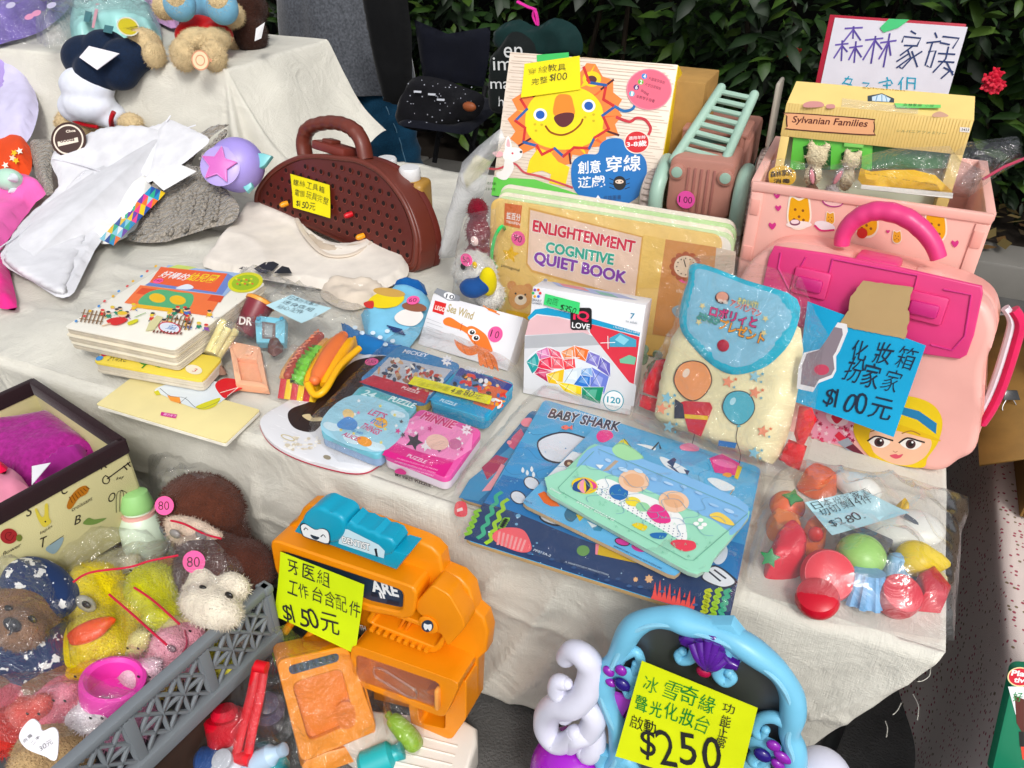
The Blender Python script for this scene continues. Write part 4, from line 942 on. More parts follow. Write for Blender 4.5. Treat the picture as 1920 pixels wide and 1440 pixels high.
for pts in ([(690,960),(675,830),(720,810),(760,830),(800,818),(835,830),(830,960)],[(905,960),(890,870),(915,850),(950,858),(990,850),(1010,870),(1005,960)]):
 b = MB(); gp(pts, -.0058,-.0050, mat('dark', '1f5a2a', .8)); b.build('tray_opening', sb)
b = MB(); gp([(910,800),(1020,808),(1015,835),(905,826)],-.0055,-.001, mpl('8fd878')); b.build('tray_clip', sb)
b = MB(); gp([(1072,800),(1515,830),(1500,960),(1066,960)],-.029,-.012, mat('print', '3f7a45')); b.build('backing_card', sb)
for cx, cy, k in ((755,880,1),(948,905,.8)):
 c = PS.w(*PS.uv(*Z4(cx, cy)),.002); f_ = thing('animal_figure', 'cream flocked toy animal head in the green tray, the ' + ('bigger one' if k == 1 else 'smaller one beside it'), 'toy figure', c - Vector((0,0,.02)))
 blob([(c, (.017 * k, .012,.018 * k)),(c + Vector((-.012 * k, 0,.017 * k)),(.006 * k, .004,.008 * k)),(c + Vector((.012 * k, 0,.017 * k)),(.006 * k, .004,.008 * k)),(c - Vector((0,0,.03)),(.014 * k, .01,.02))], mat('fur', 'e6d9b8'),.0025, 'body', f_, 4)
note(T2,[Z4(1190,585), Z4(1448,600), Z4(1445,625), Z4(1200,612)], '7fd67a', 'narrow green strip stuck along the top of the yellow boxed set', [('森林家族 小屋', Z4(1235,606), Z4(1410,618),6, '2a3a2a')], cat='paper strip', name='paper_strip', lift=.002)
b = MB(); b.add([T2.w(*T2.uv(*Z4(*p)),.003) for p in ((895,560),(1325,615),(1320,650),(890,610))],[(0,1,2,3)], film(.35,.2, gl=.05)); b.build('clear_tape', label='frosted clear tape strip across the yellow box flap', cat='tape', flatshade=True)
# ------------------------------------------------------------ hand-lettered sign on a red board
PG = lean((-.135,1.545,.64),(.085,1.545,.64),6)
cs = [PG.uv(1556,27), PG.uv(1812,46)]; hG = (cs[0][1] + cs[1][1]) / 2; ub, ut = PG.uv(1533,150)[0], cs[0][0]
sg = thing('shop_sign', 'white hand written sign on a red board standing behind the basket', 'sign', PG.w(0,0))
b = MB(); b.box(PG, ut, 0, cs[1][0], hG, -.009,-.001, mat('print', 'b02038'),.001); b.build('board', sg)
wl_ = PG.uv(1565,30)[0]; b = MB(); b.box(PG, wl_ + .001,.0, cs[1][0] + .003, hG - .004,-.0006,.0004, mpa('e6e4ee'),0); b.build('sheet', sg)
a = ZArt(PG, Z4, lift=.0008)
pu, bl_ = '5a4a9a', '31406e'
for strokes in (  # sen lin jia zu in felt pen strokes
 ([(915,160),(1010,155)],[(962,150),(958,215)],[(960,165),(905,235)],[(962,168),(1000,225)],[(862,252),(930,245)],[(898,230),(893,340)],[(897,255),(852,325)],[(898,258),(925,290)],[(940,268),(1010,258)],[(975,235),(965,350)],[(970,265),(935,335)],[(972,268),(1005,320)]),
 ([(1030,225),(1125,215)],[(1085,205),(1060,355)],[(1080,228),(1015,335)],[(1085,230),(1120,275)],[(1115,240),(1200,228)],[(1165,190),(1130,375)],[(1155,240),(1105,330)],[(1160,240),(1170,310)])):
 for i, s_ in enumerate(strokes): a.line(s_, .0028, pu if i % 2 else '6f5cae', 0)
for s_ in ([(1285,175),(1310,190)],[(1235,235),(1245,205),(1340,215),(1322,250)],[(1248,255),(1320,258)],[(1290,262),(1225,310)],[(1268,285),(1285,330),(1235,385),(1222,378)],[(1275,300),(1205,345)],[(1280,325),(1205,380)],[(1290,290),(1320,375)],[(1345,290),(1290,325)],
  [(1420,185),(1430,210)],[(1375,240),(1450,232)],[(1405,240),(1365,365)],[(1385,290),(1425,285),(1395,380),(1375,370)],[(1465,205),(1555,215),(1520,270)],[(1450,240),(1500,250)],[(1440,300),(1530,305)],[(1495,265),(1480,330),(1410,405)],[(1440,345),(1525,350)],[(1485,350),(1520,420)],[(1470,380),(1520,405)],[(1500,400),(1455,440)]): a.line(s_, .0026, bl_, 0)
cy_ = '3aa8c8'
for s_ in ([(935,430),(900,470)],[(915,440),(955,445),(940,475)],[(905,465),(950,478),(945,492)],[(1015,465),(1050,468),(1030,490)],[(1105,465),(1170,450),(1180,470)],[(1150,435),(1155,450)],[(1130,480),(1170,478)],[(1150,465),(1150,500)],[(1240,435),(1215,475)],[(1230,460),(1228,505)],[(1265,435),(1262,500)],[(1265,438),(1310,440),(1305,500)],[(1268,465),(1305,468)]): a.line(s_, .0022, cy_)
a.done(sg, 'lettering')
b = MB(); b.add([PG.w(*PG.uv(*Z4(*p)),.0022) for p in ((1160,105),(1275,110),(1215,155),(1130,182),(1110,155))],[(0,1,2,3,4)], mpa('5fd08a')); b.build('tape_strip', label='bright green tape at the top edge of the white sign', cat='tape', flatshade=True)
# ------------------------------------------------------------ small bagged goods at the front of the basket
PF = lean((-.15,1.292,.70),(.17,1.296,.70),14)
def zbag(Z, pts, P, H, label, name='zip_bag', m=None, cell=.009, wr=.006, seed=0, r=.03, ridge=.7, base=0.002, lift=0):
 b = MB(); b.puff(P.off(lift) if lift else P, [P.uv(*Z(*p)) for p in pts], H, r, m or film(), cell=cell * .72, wr=wr * 1.15, ws=30, ridge=ridge * 1.7, closed=False, seed=seed, base=base)
 return b.build(name, label=label, cat='plastic bag', group='clear plastic bags', sharp=180)
for cx, s in ((740,-1),(855,1)):            # two small dolls: only the tall ears show
 c = PF.w(*PF.uv(*Z4(cx, 1010)),-.004); f_ = thing('rabbit_figure', 'small toy rabbit in the clear bag, ' + ('brown ears, on the left' if s < 0 else 'grey ears leaning right'), 'toy figure', c - Vector((0,0,.06)))
 blob([(c + Vector((.004 * s, 0,.005)),(.006,.004,.016), rot3(0,18 * s, 0)),(c - Vector((0,0,.03)),(.014,.012,.022))], mat('fur', '7a5a4a' if s < 0 else 'b9b0ae'),.002, 'body', f_, 4)
 b = MB(); b.ell(c + Vector((.004 * s, -.0045,.005)),(.0036,.0016,.012), mat('matte', 'e79aa4'), rot=rot3(0,18 * s, 0), n=10); b.build('inner_ear', f_)
b = MB(); e = [PF.uv(*Z4(*p)) for p in ((490,960),(560,930),(630,960),(635,1010),(600,1040),(500,1040))]
o = thing('round_label', 'round orange label with black brush writing at the basket rim', 'label', PF.w(*e[0],0))
b.prism(PF, [tuple(p) for p in spline([Vector(p) for p in e],6, True)],.002,.003, mpa('e2b54a')); b.build('paper', o)
a = ZArt(PF, Z4, lift=.0034); a.text('森林家族', (495,1000),(622,985),38, '161310', off=.02); a.text('消毒', (510,1030),(605,1030),26, '161310', off=.02); a.done(o, 'lettering')
b = MB(); P2 = lean(PF.w(0,0,0), PF.w(1,0,0),34)
q = [P2.uv(*Z4(*p)) for p in ((1000,945),(1060,965),(1160,955),(1300,955),(1420,985),(1520,1080),(1010,1040),(985,1010))]
o = thing('yellow_card', 'yellow folded card with a black written note inside the clear bag', 'card', P2.w(*q[0],0))
b.puff(P2, q, .010,.02, mpa('f0c33c'), cell=.008, wr=.004, seed=2); b.build('card', o)
b = MB(); b.prism(P2,[P2.uv(*Z4(*p)) for p in ((1005,1042),(1520,1090),(1515,1120),(1000,1066))],.002,.004, mpa('f1efe8')); b.build('white_edge', o)
a = ZArt(P2, Z4, lift=.0165); a.hand('森林家族 限定娃娃', (1015,990),(1425,1062),5, '4a3a1a', off=-.008); a.done(o, 'lettering')
zbag(Z4,[(450,905),(560,890),(800,935),(900,915),(960,935),(985,1060),(800,1050),(470,1030)], PF, .012, 'clear zip bag with two toy rabbits at the front of the basket', seed=1, lift=.004)
zbag(Z4,[(900,920),(1060,860),(1200,830),(1500,820),(1560,900),(1700,960),(1640,1080),(1600,1110),(1200,1080),(980,1060)], PF, .03, 'bulky clear bag around the yellow card in the pink basket', m=film(.14,.1, gl=.12), seed=2, lift=.006)
PZ = Plane(pty(*Z4(1640,1050),1.31), RT, (UPV + Vector((0,.2,.3))))
b = MB(); b.puff(PZ, [PZ.uv(*Z4(*p)) for p in ((1540,1060),(1500,880),(1600,800),(1875,765),(1890,775),(1910,830),(1920,900),(1780,980),(1650,1080),(1610,1110))],.022,.05, film(.04,.06), cell=.010, wr=.007, ws=18, ridge=.9, closed=False, seed=5)
zb = b.build('zip_bag', label='mouth of a clear zip bag sticking out right of the pink basket', cat='plastic bag', group='clear plastic bags', sharp=180)
b = MB(); b.tube([PZ.w(*PZ.uv(*Z4(*p)),.012) for p in ((1660,1020),(1780,950),(1925,890))],.0022, mpl('b0415a'), n=6); b.build('zip_strip', zb)
# ------------------------------------------------------------ cream and blue child's backpack
A, B = ptz(1216,792, TZ + .012), ptz(1432,882, TZ + .012); PBk = lean(A, B, 17)
bp_ = thing('child_backpack', 'small cream backpack with a light blue flap leaning in a clear bag', 'backpack', PBk.w(.1,0))
cr = mcl('f1e6bb')
bo = [PBk.uv(*W1(*p)) for p in ((1240,420),(1175,520),(1120,700),(1085,890),(1080,990),(1180,1040),(1300,1085),(1500,1165),(1740,1252),(1790,1200),(1850,1020),(1890,800),(1915,600),(1900,480),(1700,300),(1400,250))]
b = MB(); b.puff(PBk.off(-.02), bo, .036,.03, cr, cell=.008, wr=.0012, ws=22, seed=4, prof=.6); b.build('body', bp_)
fo = [PBk.uv(*W1(*p)) for p in ((1358,95),(1640,190),(1925,295),(1905,500),(1800,635),(1700,692),(1560,715),(1440,655),(1330,545),(1272,450),(1275,330),(1315,200))]
fo = [tuple(p) for p in spline([Vector(p) for p in fo],4, True)]
b = MB(); b.puff(PBk.off(.0175), fo, .006,.012, mcl('3db5cf'), cell=.006, wr=.0016, ws=25, seed=6, closed=True)
flp = b.build('flap', bp_)
fi = [PBk.uv(*W1(*p)) for p in ((1385,125),(1640,212),(1890,312),(1872,480),(1775,600),(1690,650),(1565,672),(1460,620),(1360,520),(1308,440),(1310,330),(1345,210))]
fi = [tuple(p) for p in spline([Vector(p) for p in fi],4, True)]
b = MB(); b.puff(PBk.off(.0228), fi, .0016,.012, mcl('8ec3da'), cell=.006, wr=.0006, ws=25, seed=6, closed=False); b.build('flap_panel', bp_)
b = MB(); b.lathe(PBk.mat(*PBk.uv(*W1(1524,550)),0.0242),[(.0088,0),(.0088,.002),(.006,.0034)], mpl('b31f3a'),22); b.build('snap', bp_)
a = ZArt(PBk, W1, lift=.0258)
def ol(t, p, q, hh, c, o_='2a2530'): a.text(t, p, q, hh, c, off=.03, outline=(o_, .035))
ol('それいけ!', (1600,320),(1715,345),40, 'f3ec9a'); ol('アンパンマン', (1560,330),(1728,395),44, 'c5283a', 'f6eee6')
ol('ロボリィと', (1445,385),(1705,455),62, 'd8357c'); ol('ぷかぷか', (1375,400),(1500,440),44, '58b8a8'); ol('プレゼント', (1495,455),(1745,545),66, 'f0a02c')
a.ell(1520,285,40,34, '3a2024'); a.ell(1520,280,33,28, 'e8a58c'); a.text('映画', (1495,310),(1548,322),22, 'f6e8dc', off=.02)
for x, y in ((1410,330),(1760,400),(1750,480),(1390,420)): a.star(x, y, 20, 'e8d9a0', rot=20)
a.done(bp_)
a = ZArt(PBk, W1, lift=.0184)                   # plain balloons and stars where the bag carries its cartoon print
for x, y, r_, c in ((1345,750,108, 'ef9f6a'),(1600,900,92, '5fb3c4')):
 a.line([(x, y + r_),(x - 14, y + r_ + 80),(x + 10, y + r_ + 170),(x - 4, y + r_ + 240)],.0012, '5a4a40', 5)
 a.curve([(x - r_, y),(x - r_ * .7, y - r_ * .8),(x, y - r_ * 1.05),(x + r_ * .7, y - r_ * .8),(x + r_, y),(x + r_ * .6, y + r_ * .75),(x, y + r_ * 1.05),(x - r_ * .6, y + r_ * .75)], '3a2a2a'); a.curve([(x - r_ * .95, y),(x - r_ * .66, y - r_ * .76),(x, y - r_),(x + r_ * .66, y - r_ * .76),(x + r_ * .95, y),(x + r_ * .57, y + r_ * .71),(x, y + r_),(x - r_ * .57, y + r_ * .71)], c)
 a.poly([(x - 12, y + r_ * 1.16),(x, y + r_),(x + 14, y + r_ * 1.14)], c); a.ell(x - r_ * .35, y - r_ * .4, r_ * .16, r_ * .25, 'f6ddc8' if c[0] == 'e' else 'b8e0e8', rot=30)
a.poly([(1250,880),(1300,862),(1440,870),(1455,900),(1420,985),(1390,1060),(1320,1030),(1300,960)], 'c92a35'); a.poly([(1295,935),(1430,945),(1428,968),(1298,958)], 'e8bf3a'); a.poly([(1245,850),(1290,880),(1300,960),(1240,960)], '2f3040')
a.poly([(1490,1080),(1590,1095),(1580,1125),(1485,1110)], '2f6fb0')
for x, y, c in ((1540,755, 'ef9a7a'),(1690,815, 'ef9a7a'),(1200,845, '8fc4d4'),(1170,905, 'ef9a7a'),(1210,1005, '8fc4d4'),(1735,1030, 'ef9a7a'),(1685,1150, '8fc4d4'),(1690,725, '9ccbd8')):
 a.star(x, y, 36, c, rot=-75); a.star(x + 44, y - 14,12, 'e8865e' if c[0] == 'e' else '6fb0c4'); a.star(x + 36, y + 30,10, '6fb0c4')
a.done(bp_)
for pts, nm in (([(1075,660),(1130,650),(1110,780),(1080,870),(1000,840),(1010,780)],0),([(985,850),(1085,880),(1075,960),(980,920)],1),([(1890,920),(1960,930),(1990,1000),(1900,1180),(1860,1080)],2),([(1830,1110),(1935,1150),(1890,1290),(1770,1225)],3)):
 b = MB(); b.puff(PBk.off(-.022),[PBk.uv(*W1(*p)) for p in pts],.016,.01, mcl('d5232c'), cell=.006, wr=.002, seed=nm); b.build('strap', bp_)
zbag(W1,[(985,960),(1080,680),(1230,420),(1330,60),(1550,55),(1930,180),(2010,380),(2080,500),(2010,900),(1990,1100),(1930,1330),(1730,1290),(1300,1120),(1060,1010)], PBk, .058, 'large clear bag around the cream backpack', m=film(.03,.09, gl=.06), seed=9, r=.05, wr=.008, cell=.012)
hg = [Vector(PBk.uv(*W2(*p))) for p in ((880,490),(930,500),(935,540),(890,650),(870,680),(870,760),(850,800),(770,830),(740,880),(650,860),(660,740),(690,660),(780,640),(830,570))]
cg = sum(hg, Vector((0,0))) / len(hg); ht = thing('hang_tag', 'grey rabbit shaped paper tag with a white rim beside the blue backpack flap', 'tag', PBk.w(*cg))
b = MB(); b.prism(PBk, [tuple(p) for p in hg],.006,.007, mpa('ece9ea')); b.build('backing', ht)
a = Art(PBk, .0072); a.poly([tuple(cg + (p - cg) * .86 - (Vector((.002,0)) if p.y > cg.y else Vector((0,0)))) for p in hg], '8d8088', raw=True); a.ell(*W2(790,755),14,10, 'c44a62'); a.done(ht)
# ------------------------------------------------------------ bag of toy fruit to cut
ft = lambda x, y, z=0: ptz(*W6(x, y), TZ + .004 + z)
def fruit(name, label, cat, parts, leaf=None):
 c = parts[0][0]; o = thing(name, label, cat, Vector((c.x, c.y, TZ + .004)), 'toy food in the clear bag')
 return o
def ball(name, label, x, y, r, c, cut=None, sq=1.0):
 C = ft(x, y, r * .9); o = thing(name, label, 'toy food', Vector((C.x, C.y, TZ + .004)), 'toy food in the clear bag')
 b = MB(); b.ell(C, (r, r, r * sq), mpl(c), n=28); b.build('body', o)
 b = MB(); b.tube([C + Vector((r * 1.003 * math.cos(t), r * 1.003 * math.sin(t) * .3, r * sq * 1.003 * math.sin(t) * .95)) for t in (2 * math.pi * k / 32 for k in range(32))],.0006, mpl(c, .55), n=5, closed=True); b.build('seam', o)
 return o, C
o, C = ball('toy_persimmon', 'round orange toy persimmon with a green leaf cap', 338,222,.023, 'ef7040', sq=.9)
b = MB(); b.prism(Plane(C + Vector((.004,-.004,.0205)),(1,0,0),(0,.85,.3)),[(.014 * (1 if k % 2 == 0 else .5) * math.cos(R(45 * k)),.014 * (1 if k % 2 == 0 else .5) * math.sin(R(45 * k))) for k in range(8)],-.002,.003, mpl('3f8f4a'),.001); b.build('leaf_cap', o)
def wedge(name, label, pts, H, c, cell=.006, r=.012, extra=None):
 b = MB(); q = [TP.uv(*W6(*p)) for p in pts]; cc = Vector((sum(p[0] for p in q) / len(q), sum(p[1] for p in q) / len(q), TZ + .004))
 o = thing(name, label, 'toy food', cc, 'toy food in the clear bag')
 b.puff(TP, [tuple(p) for p in spline([Vector(p) for p in q],4, True)], H, r, mpl(c), cell=cell, wr=.0006, prof=.4); b.build('body', o); return o
wedge('toy_carrot', 'orange toy carrot half at the back of the bag', [(380,130),(430,85),(520,110),(570,160),(500,190),(440,180)],.035, 'ea7243')
wedge('toy_pumpkin_slice', 'pale orange toy slice below the persimmon', [(245,290),(310,270),(380,320),(400,380),(330,400),(250,370)],.03, 'f08a52')
o = wedge('toy_carrot', 'orange toy carrot end with a red round hole', [(390,370),(440,335),(490,330),(515,400),(470,450),(400,440)],.04, 'ee7a48')
c = ft(470,352,.038); b = MB(); b.ell(c, (.010,.008,.012), mpl('c8322e'), n=14); b.build('hole', o)
o = wedge('toy_strawberry', 'red toy strawberry with a dark green star cap', [(230,520),(260,420),(330,370),(400,420),(420,500),(380,555),(250,560)],.045, 'd8263c')
c = ft(262,440,.045); b = MB(); b.prism(Plane(c + Vector((0,-.004,-.004)),(1,0,0),(0,.6,.8)),[(.013 * (1 if k % 2 == 0 else .5) * math.cos(R(36 * k + 20)),.013 * (1 if k % 2 == 0 else .5) * math.sin(R(36 * k + 20))) for k in range(10)],-.002,.004, mpl('2f8a4f'),.001); b.build('leaf_cap', o)
def drum(name, label, x, y, r, hgt, c, tilt, face=None):
 C = ft(x, y, r * .7); o = thing(name, label, 'toy food', Vector((C.x, C.y, TZ + .004)), 'toy food in the clear bag'); M = Matrix.Translation(C) @ rot3(*tilt).to_4x4(); b = MB()
 b.lathe(M, [(r * .35,-hgt * .62),(r * .7,-hgt * .55),(r * .93,-hgt * .3),(r, 0),(r * .97, hgt * .3),(r * .9, hgt / 2)], mpl(c),32); b.build('body', o)
 b = MB(); b.lathe(M @ Matrix.Translation((0,0, hgt / 2)),[(r * .88,0),(r * .7,.003),(r * .35,.005),(r * .05,.0055)], mpl(face or c),28); b.build('cut_face', o); return o
drum('toy_tomato_half', 'big red toy tomato half lying on its cut edge', 525,545,.033,.026, 'd9263a', (38,10,0), 'e2404c')
drum('toy_fruit_cup', 'dark red toy fruit cup below the tomato half', 478,655,.026,.022, 'c51f30', (15,-8,0))
ball('toy_apple', 'pale green toy apple half in the middle of the bag', 680,450,.030, '9fd070', sq=.85)
o, C = ball('toy_lemon', 'bright yellow toy lemon with a pointed tip', 940,465,.025, 'f2d530', sq=.85)
b = MB(); b.lathe(Matrix.Translation(C + Vector((.024,.004,0))) @ rot3(0,90,10).to_4x4(),[(.019,-.012),(.012,.004),(.006,.012),(.003,.015)], mpl('f2d530'),18); b.build('tip', o)
wedge('toy_lemon_slice', 'flat yellow toy wedge under the lemon', [(880,500),(960,490),(1030,510),(1000,545),(920,550)],.022, 'f0cf2a')
o = thing('toy_cupcake_case', 'blue ridged toy cake case in the front of the bag', 'toy food', ft(715,590), 'toy food in the clear bag')
M = Matrix.Translation(ft(712,590,.022)) @ rot3(158,-8,0).to_4x4(); V = []; F = [tuple(range(60))[::-1]]; n = 60; b = MB()
for k, (r_, hh) in enumerate(((.018,-.018),(.024,.010),(.027,.022),(.025,.022),(.016,-.012))):
 for j in range(n):
  an = 2 * math.pi * j / n; rr = r_ * (1 + (.09 * (1 if (j // 3) % 2 else -1) if k in (1,2,3) else .03)); V.append(M @ Vector((rr * math.cos(an), rr * math.sin(an), hh)))
for i in range(4):
 for j in range(n): F.append((i * n + j, i * n + (j + 1) % n, (i + 1) * n + (j + 1) % n, (i + 1) * n + j))
b.add(V, F, mpl('6fa8d6')); b.build('body', o)
wedge('toy_fish_piece', 'light blue toy piece behind the red cup', [(770,500),(860,495),(940,520),(950,570),(860,570),(790,560)],.032, '8fbedf')
drum('toy_cup', 'round dark red toy cup in the front right of the bag', 850,645,.026,.034, 'c81f34', (20,12,0), 'd62f42')
o = thing('toy_pepper_piece', 'red angular toy pepper piece beside the red cup', 'toy food', ft(995,650), 'toy food in the clear bag')
b = MB(); q = [TP.uv(*W6(*p)) for p in ((920,610),(990,570),(1070,670),(1050,720),(940,710))]; b.prism(TP, q, 0,.034, mpl('cf2238'),.008,3); b.build('body', o)
def egg(label, x, y, rx, ry, az, c='eeeee6'):
 C = ft(x, y, .016); o = thing('toy_egg', label, 'toy food', Vector((C.x, C.y, TZ + .004)), 'toy food in the clear bag'); b = MB(); b.ell(C, (rx, ry, .018), mpl(c), rot=rot3(0,0, az), n=24); b.build('body', o); return o, C
egg('long pale white toy slice under the blue card', 810,330,.050,.028,-28, 'e6e6dc'); o, C = egg('white toy egg slice at the right end of the bag', 945,320,.034,.030,0)
egg('white toy slice at the back edge of the bag', 660,125,.036,.02,-18)
wedge('toy_egg_yolk', 'small yellow toy piece beside the blue card', [(835,222),(870,225),(905,262),(880,272),(850,250)],.022, 'f0c838', r=.006)
wedge('toy_corn_piece', 'pale yellow toy piece at the back of the bag', [(700,140),(740,148),(765,165),(730,172)],.02, 'f0dc7a', r=.006)
wedge('toy_bread_slice', 'cream toy piece under the yellow lemon', [(1000,545),(1080,560),(1075,630),(1010,610)],.015, 'e6e0b8')
b = MB(); kp = [ft(885,262,.035), ft(955,310,.030)]; b.tube(kp, .004, mpl('5a6068'), n=8, ratio=.5); b.build('toy_knife', label='small grey toy knife lying across the white egg', cat='toy knife')
b = MB(); b.box(flatpx(W6(600,330), W6(690,370), TZ + .02),0,-.02,.06,.012,0,.01, mpl('5b5e63'),.003); b.build('toy_tray', label='dark grey toy tray piece under the blue card', cat='toy tray')
PN = slope3(ft(540,370,.050), ft(900,262,.044), ft(420,205,.056))
note(PN, [W6(418,208), W6(690,150), W6(900,262), W6(540,370)], 'b9dfe6', 'pale blue price card lying on the toy fruit', [('日本扮家家酒', W6(462,246), W6(735,172),16, None),('切切樂14件', W6(492,278), W6(738,206),17, None),('$280.', W6(540,332), W6(708,284),17, None)], lift=.002)
zbag(W6,[(250,125),(370,68),(560,105),(850,150),(1130,232),(1187,240),(1135,385),(1148,410),(1112,855),(1025,842),(800,805),(560,775),(440,745),(300,680),(150,610),(120,560),(165,330)], TP, .060, 'big clear bag of colourful toy fruit at the front right of the table', m=film(.10,.12, gl=.09, bump=.22, sc=24), seed=12, r=.07, wr=.010, cell=.012)
# ------------------------------------------------------------ next stall at the right edge
def floral():
 m = mat('canvas', 'e4d6cf', .8); n = m.node_tree; b = n.nodes['Principled BSDF']; tc = n.nodes['Texture Coordinate']
 v = n.nodes.new('ShaderNodeTexVoronoi'); v.inputs['Scale'].default_value = 105; v.inputs['Randomness'].default_value = .75
 n.links.new(tc.outputs['Object'], v.inputs['Vector'])
 lt = n.nodes.new('ShaderNodeMath'); lt.operation = 'LESS_THAN'; lt.inputs[1].default_value = .25; n.links.new(v.outputs['Distance'], lt.inputs[0])
 cr_ = n.nodes.new('ShaderNodeMix'); cr_.data_type = 'RGBA'; cr_.inputs[6].default_value = (*lin('9c4a58'),1); cr_.inputs[7].default_value = (*lin('7a6a52'),1)
 sp = n.nodes.new('ShaderNodeSeparateColor'); n.links.new(v.outputs['Color'], sp.inputs[0]); gt = n.nodes.new('ShaderNodeMath'); gt.operation = 'GREATER_THAN'; gt.inputs[1].default_value = .7; n.links.new(sp.outputs[0], gt.inputs[0]); n.links.new(gt.outputs[0], cr_.inputs[0])
 mx = n.nodes.new('ShaderNodeMix'); mx.data_type = 'RGBA'; src = b.inputs['Base Color'].links[0].from_socket
 n.links.new(lt.outputs[0], mx.inputs[0]); n.links.new(src, mx.inputs[6]); n.links.new(cr_.outputs[2], mx.inputs[7]); n.links.new(mx.outputs[2], b.inputs['Base Color']); return m
V = []; F = []; nx, ny = 70,150
for j in range(ny):
 y = .30 + 1.6 * j / (ny - 1)
 for i in range(nx):
  s = i / (nx - 1) * 1.0
  if s < .3:
   d = .3 - s; z = .32 - d * 1.06; x = .315 - .05 * (d / .3) ** 1.4 + .022 * (d / .3) * noise.noise(Vector((y * 6 + d * 3, d * 3,2))) - .01 * math.sin(y * 11 + d * 5) * d / .3
  else: z = .322 + .003 * noise.noise(Vector((s * 9, y * 9,5))); x = .315 + (s - .3)
  V.append((x, y, z))
for j in range(ny - 1):
 for i in range(nx - 1): a = j * nx + i; F.append((a, a + 1, a + nx + 1, a + nx))
b = MB(); b.add(V, F, floral()); b.build('floral_tablecloth', label='pink tablecloth with tiny red flowers on the next stall', cat='tablecloth', sharp=180)
o = thing('folding_table', 'low table under the flowered cloth of the next stall', 'table', (.7,1.1,0)); b = MB(); b.box(flat(0),.33,.32,1.3,1.88,.29,.316, mat('matte', '8b8f92'),.004); b.build('tabletop', o)
for x in (.36,1.27):
 for y in (.36,1.84): b = MB(); b.tube([(x, y, 0),(x, y, .29)],.012, mat('metal', '6b6e70')); b.build('leg', o)
cbx = thing('open_carton', 'open brown carton of bagged goods on the flowered cloth', 'carton', (.5,1.4,.325))
K = flat(.326); cm = mat('card', '8a6a3c', .8); x0, x1, y0, y1, hh = .345,.66,1.17,1.62,.13
for nm, bb in (('side_panel', (x0, y0, x0 + .004, y1)),('side_panel', (x1 - .004, y0, x1, y1)),('end_panel', (x0 + .005, y0, x1 - .005, y0 + .004)),('end_panel', (x0 + .005, y1 - .004, x1 - .005, y1)),('base', (x0 + .005, y0 + .005, x1 - .005, y1 - .005))):
 b = MB(); b.box(K, *bb, 0,.004 if nm == 'base' else hh, cm, .001); b.build(nm, cbx)
b = MB(); b.add([(x0, y0 - .01,.326 + hh),(x0, y1,.326 + hh),(x0 - .085, y1 + .02,.326 + hh - .035),(x0 - .085, y0 - .03,.326 + hh - .035)],[(3,2,1,0)], cm); fl9 = b.build('flap', cbx); fl9.modifiers.new('t', 'SOLIDIFY').thickness = .004
rg = random.Random(2)
for i, (y, c, l, t) in enumerate(((1.21, '2a2b30', 'dark plastic pouch at the front of the open carton', 2),(1.28, 'd8b94e', 'yellow cloth pouch standing in the open carton', 12),(1.36, 'c9a742', 'mustard yellow pouch further back in the carton', 14),(1.45, 'e9e6df', 'white card pack with a blue end in the carton', 16),(1.54, '16171b', 'black pouch at the back of the open carton', 26))):
 P_ = lean((.36, y, .34),(.6, y, .34),20 + 4 * i); b = MB(); b.puff(P_, rrect(0,0,.26,.11 + .012 * t, .02),.03,.03, mat('cloth' if i in (1,2) else 'gloss', c), cell=.010, wr=.006, ws=16, seed=i); b.build('pouch', label=l, cat='pouch')
for px, py, c in ((1905,795, '2f4f8a'),(1893,750, '1d1d20')):
 C = pty(px, py, 1.30); b = MB(); b.prism(Plane(C, RT, UPV),[(-.014,0),(.014,0),(.009,.016),(-.009,.016)],-.006,.006, mat('gloss', c),.001)
 for s in (-1,1): b.tube(spline([C + RT * .006 * s, C + RT * .012 * s - UPV * .014, C + RT * .004 * s - UPV * .028, C - UPV * .03],5),.0008, mat('metal', 'b8b8ba'), n=6)
 b.build('binder_clip', label='%s binder clip on the bagged goods in the carton' % ('blue' if c[0] == '2' else 'black'), cat='clip')
PGp = Plane(ptz(1905,1430,.33) + Vector((0,0,0)),(1,.35,0),(-.10,.30,.95))
gp_ = thing('toy_pack', 'green and white packaged toy standing at the right edge', 'toy pack', PGp.O)
u0 = PGp.uv(1893,1270)[0]; vt = PGp.uv(1890,1250)[1]
b = MB(); b.prism(PGp, rrect(u0 + .004,-.02, u0 + .14, vt, .008),-.012,0, mat('print', '1f7a5a'),.001); b.build('box', gp_)
a = ZArt(PGp, W6); a.poly([(1365,1060),(1440,1060),(1440,1190),(1400,1190)], 'e8eef0'); a.poly([(1395,1100),(1440,1120),(1440,1290),(1405,1230)], '5a2a24'); a.poly([(1415,1270),(1440,1270),(1440,1340),(1420,1340)], '1a1a1a'); a.poly([(1425,1340),(1445,1340),(1445,1400),(1432,1400)], 'e04a3a')
a.ell(1420,1015,58,46, 'f0d9a8'); a.ell(1420,1015,52,40, 'c8283a'); a.text('Pla', (1378,1008),(1440,1014),26, 'ffffff', off=.03); a.text('tiv', (1390,1040),(1440,1044),24, 'ffffff', off=.03); a.text('好', (1385,1130),(1430,1130),44, '2f8a4a', off=.01)
a.done(gp_)
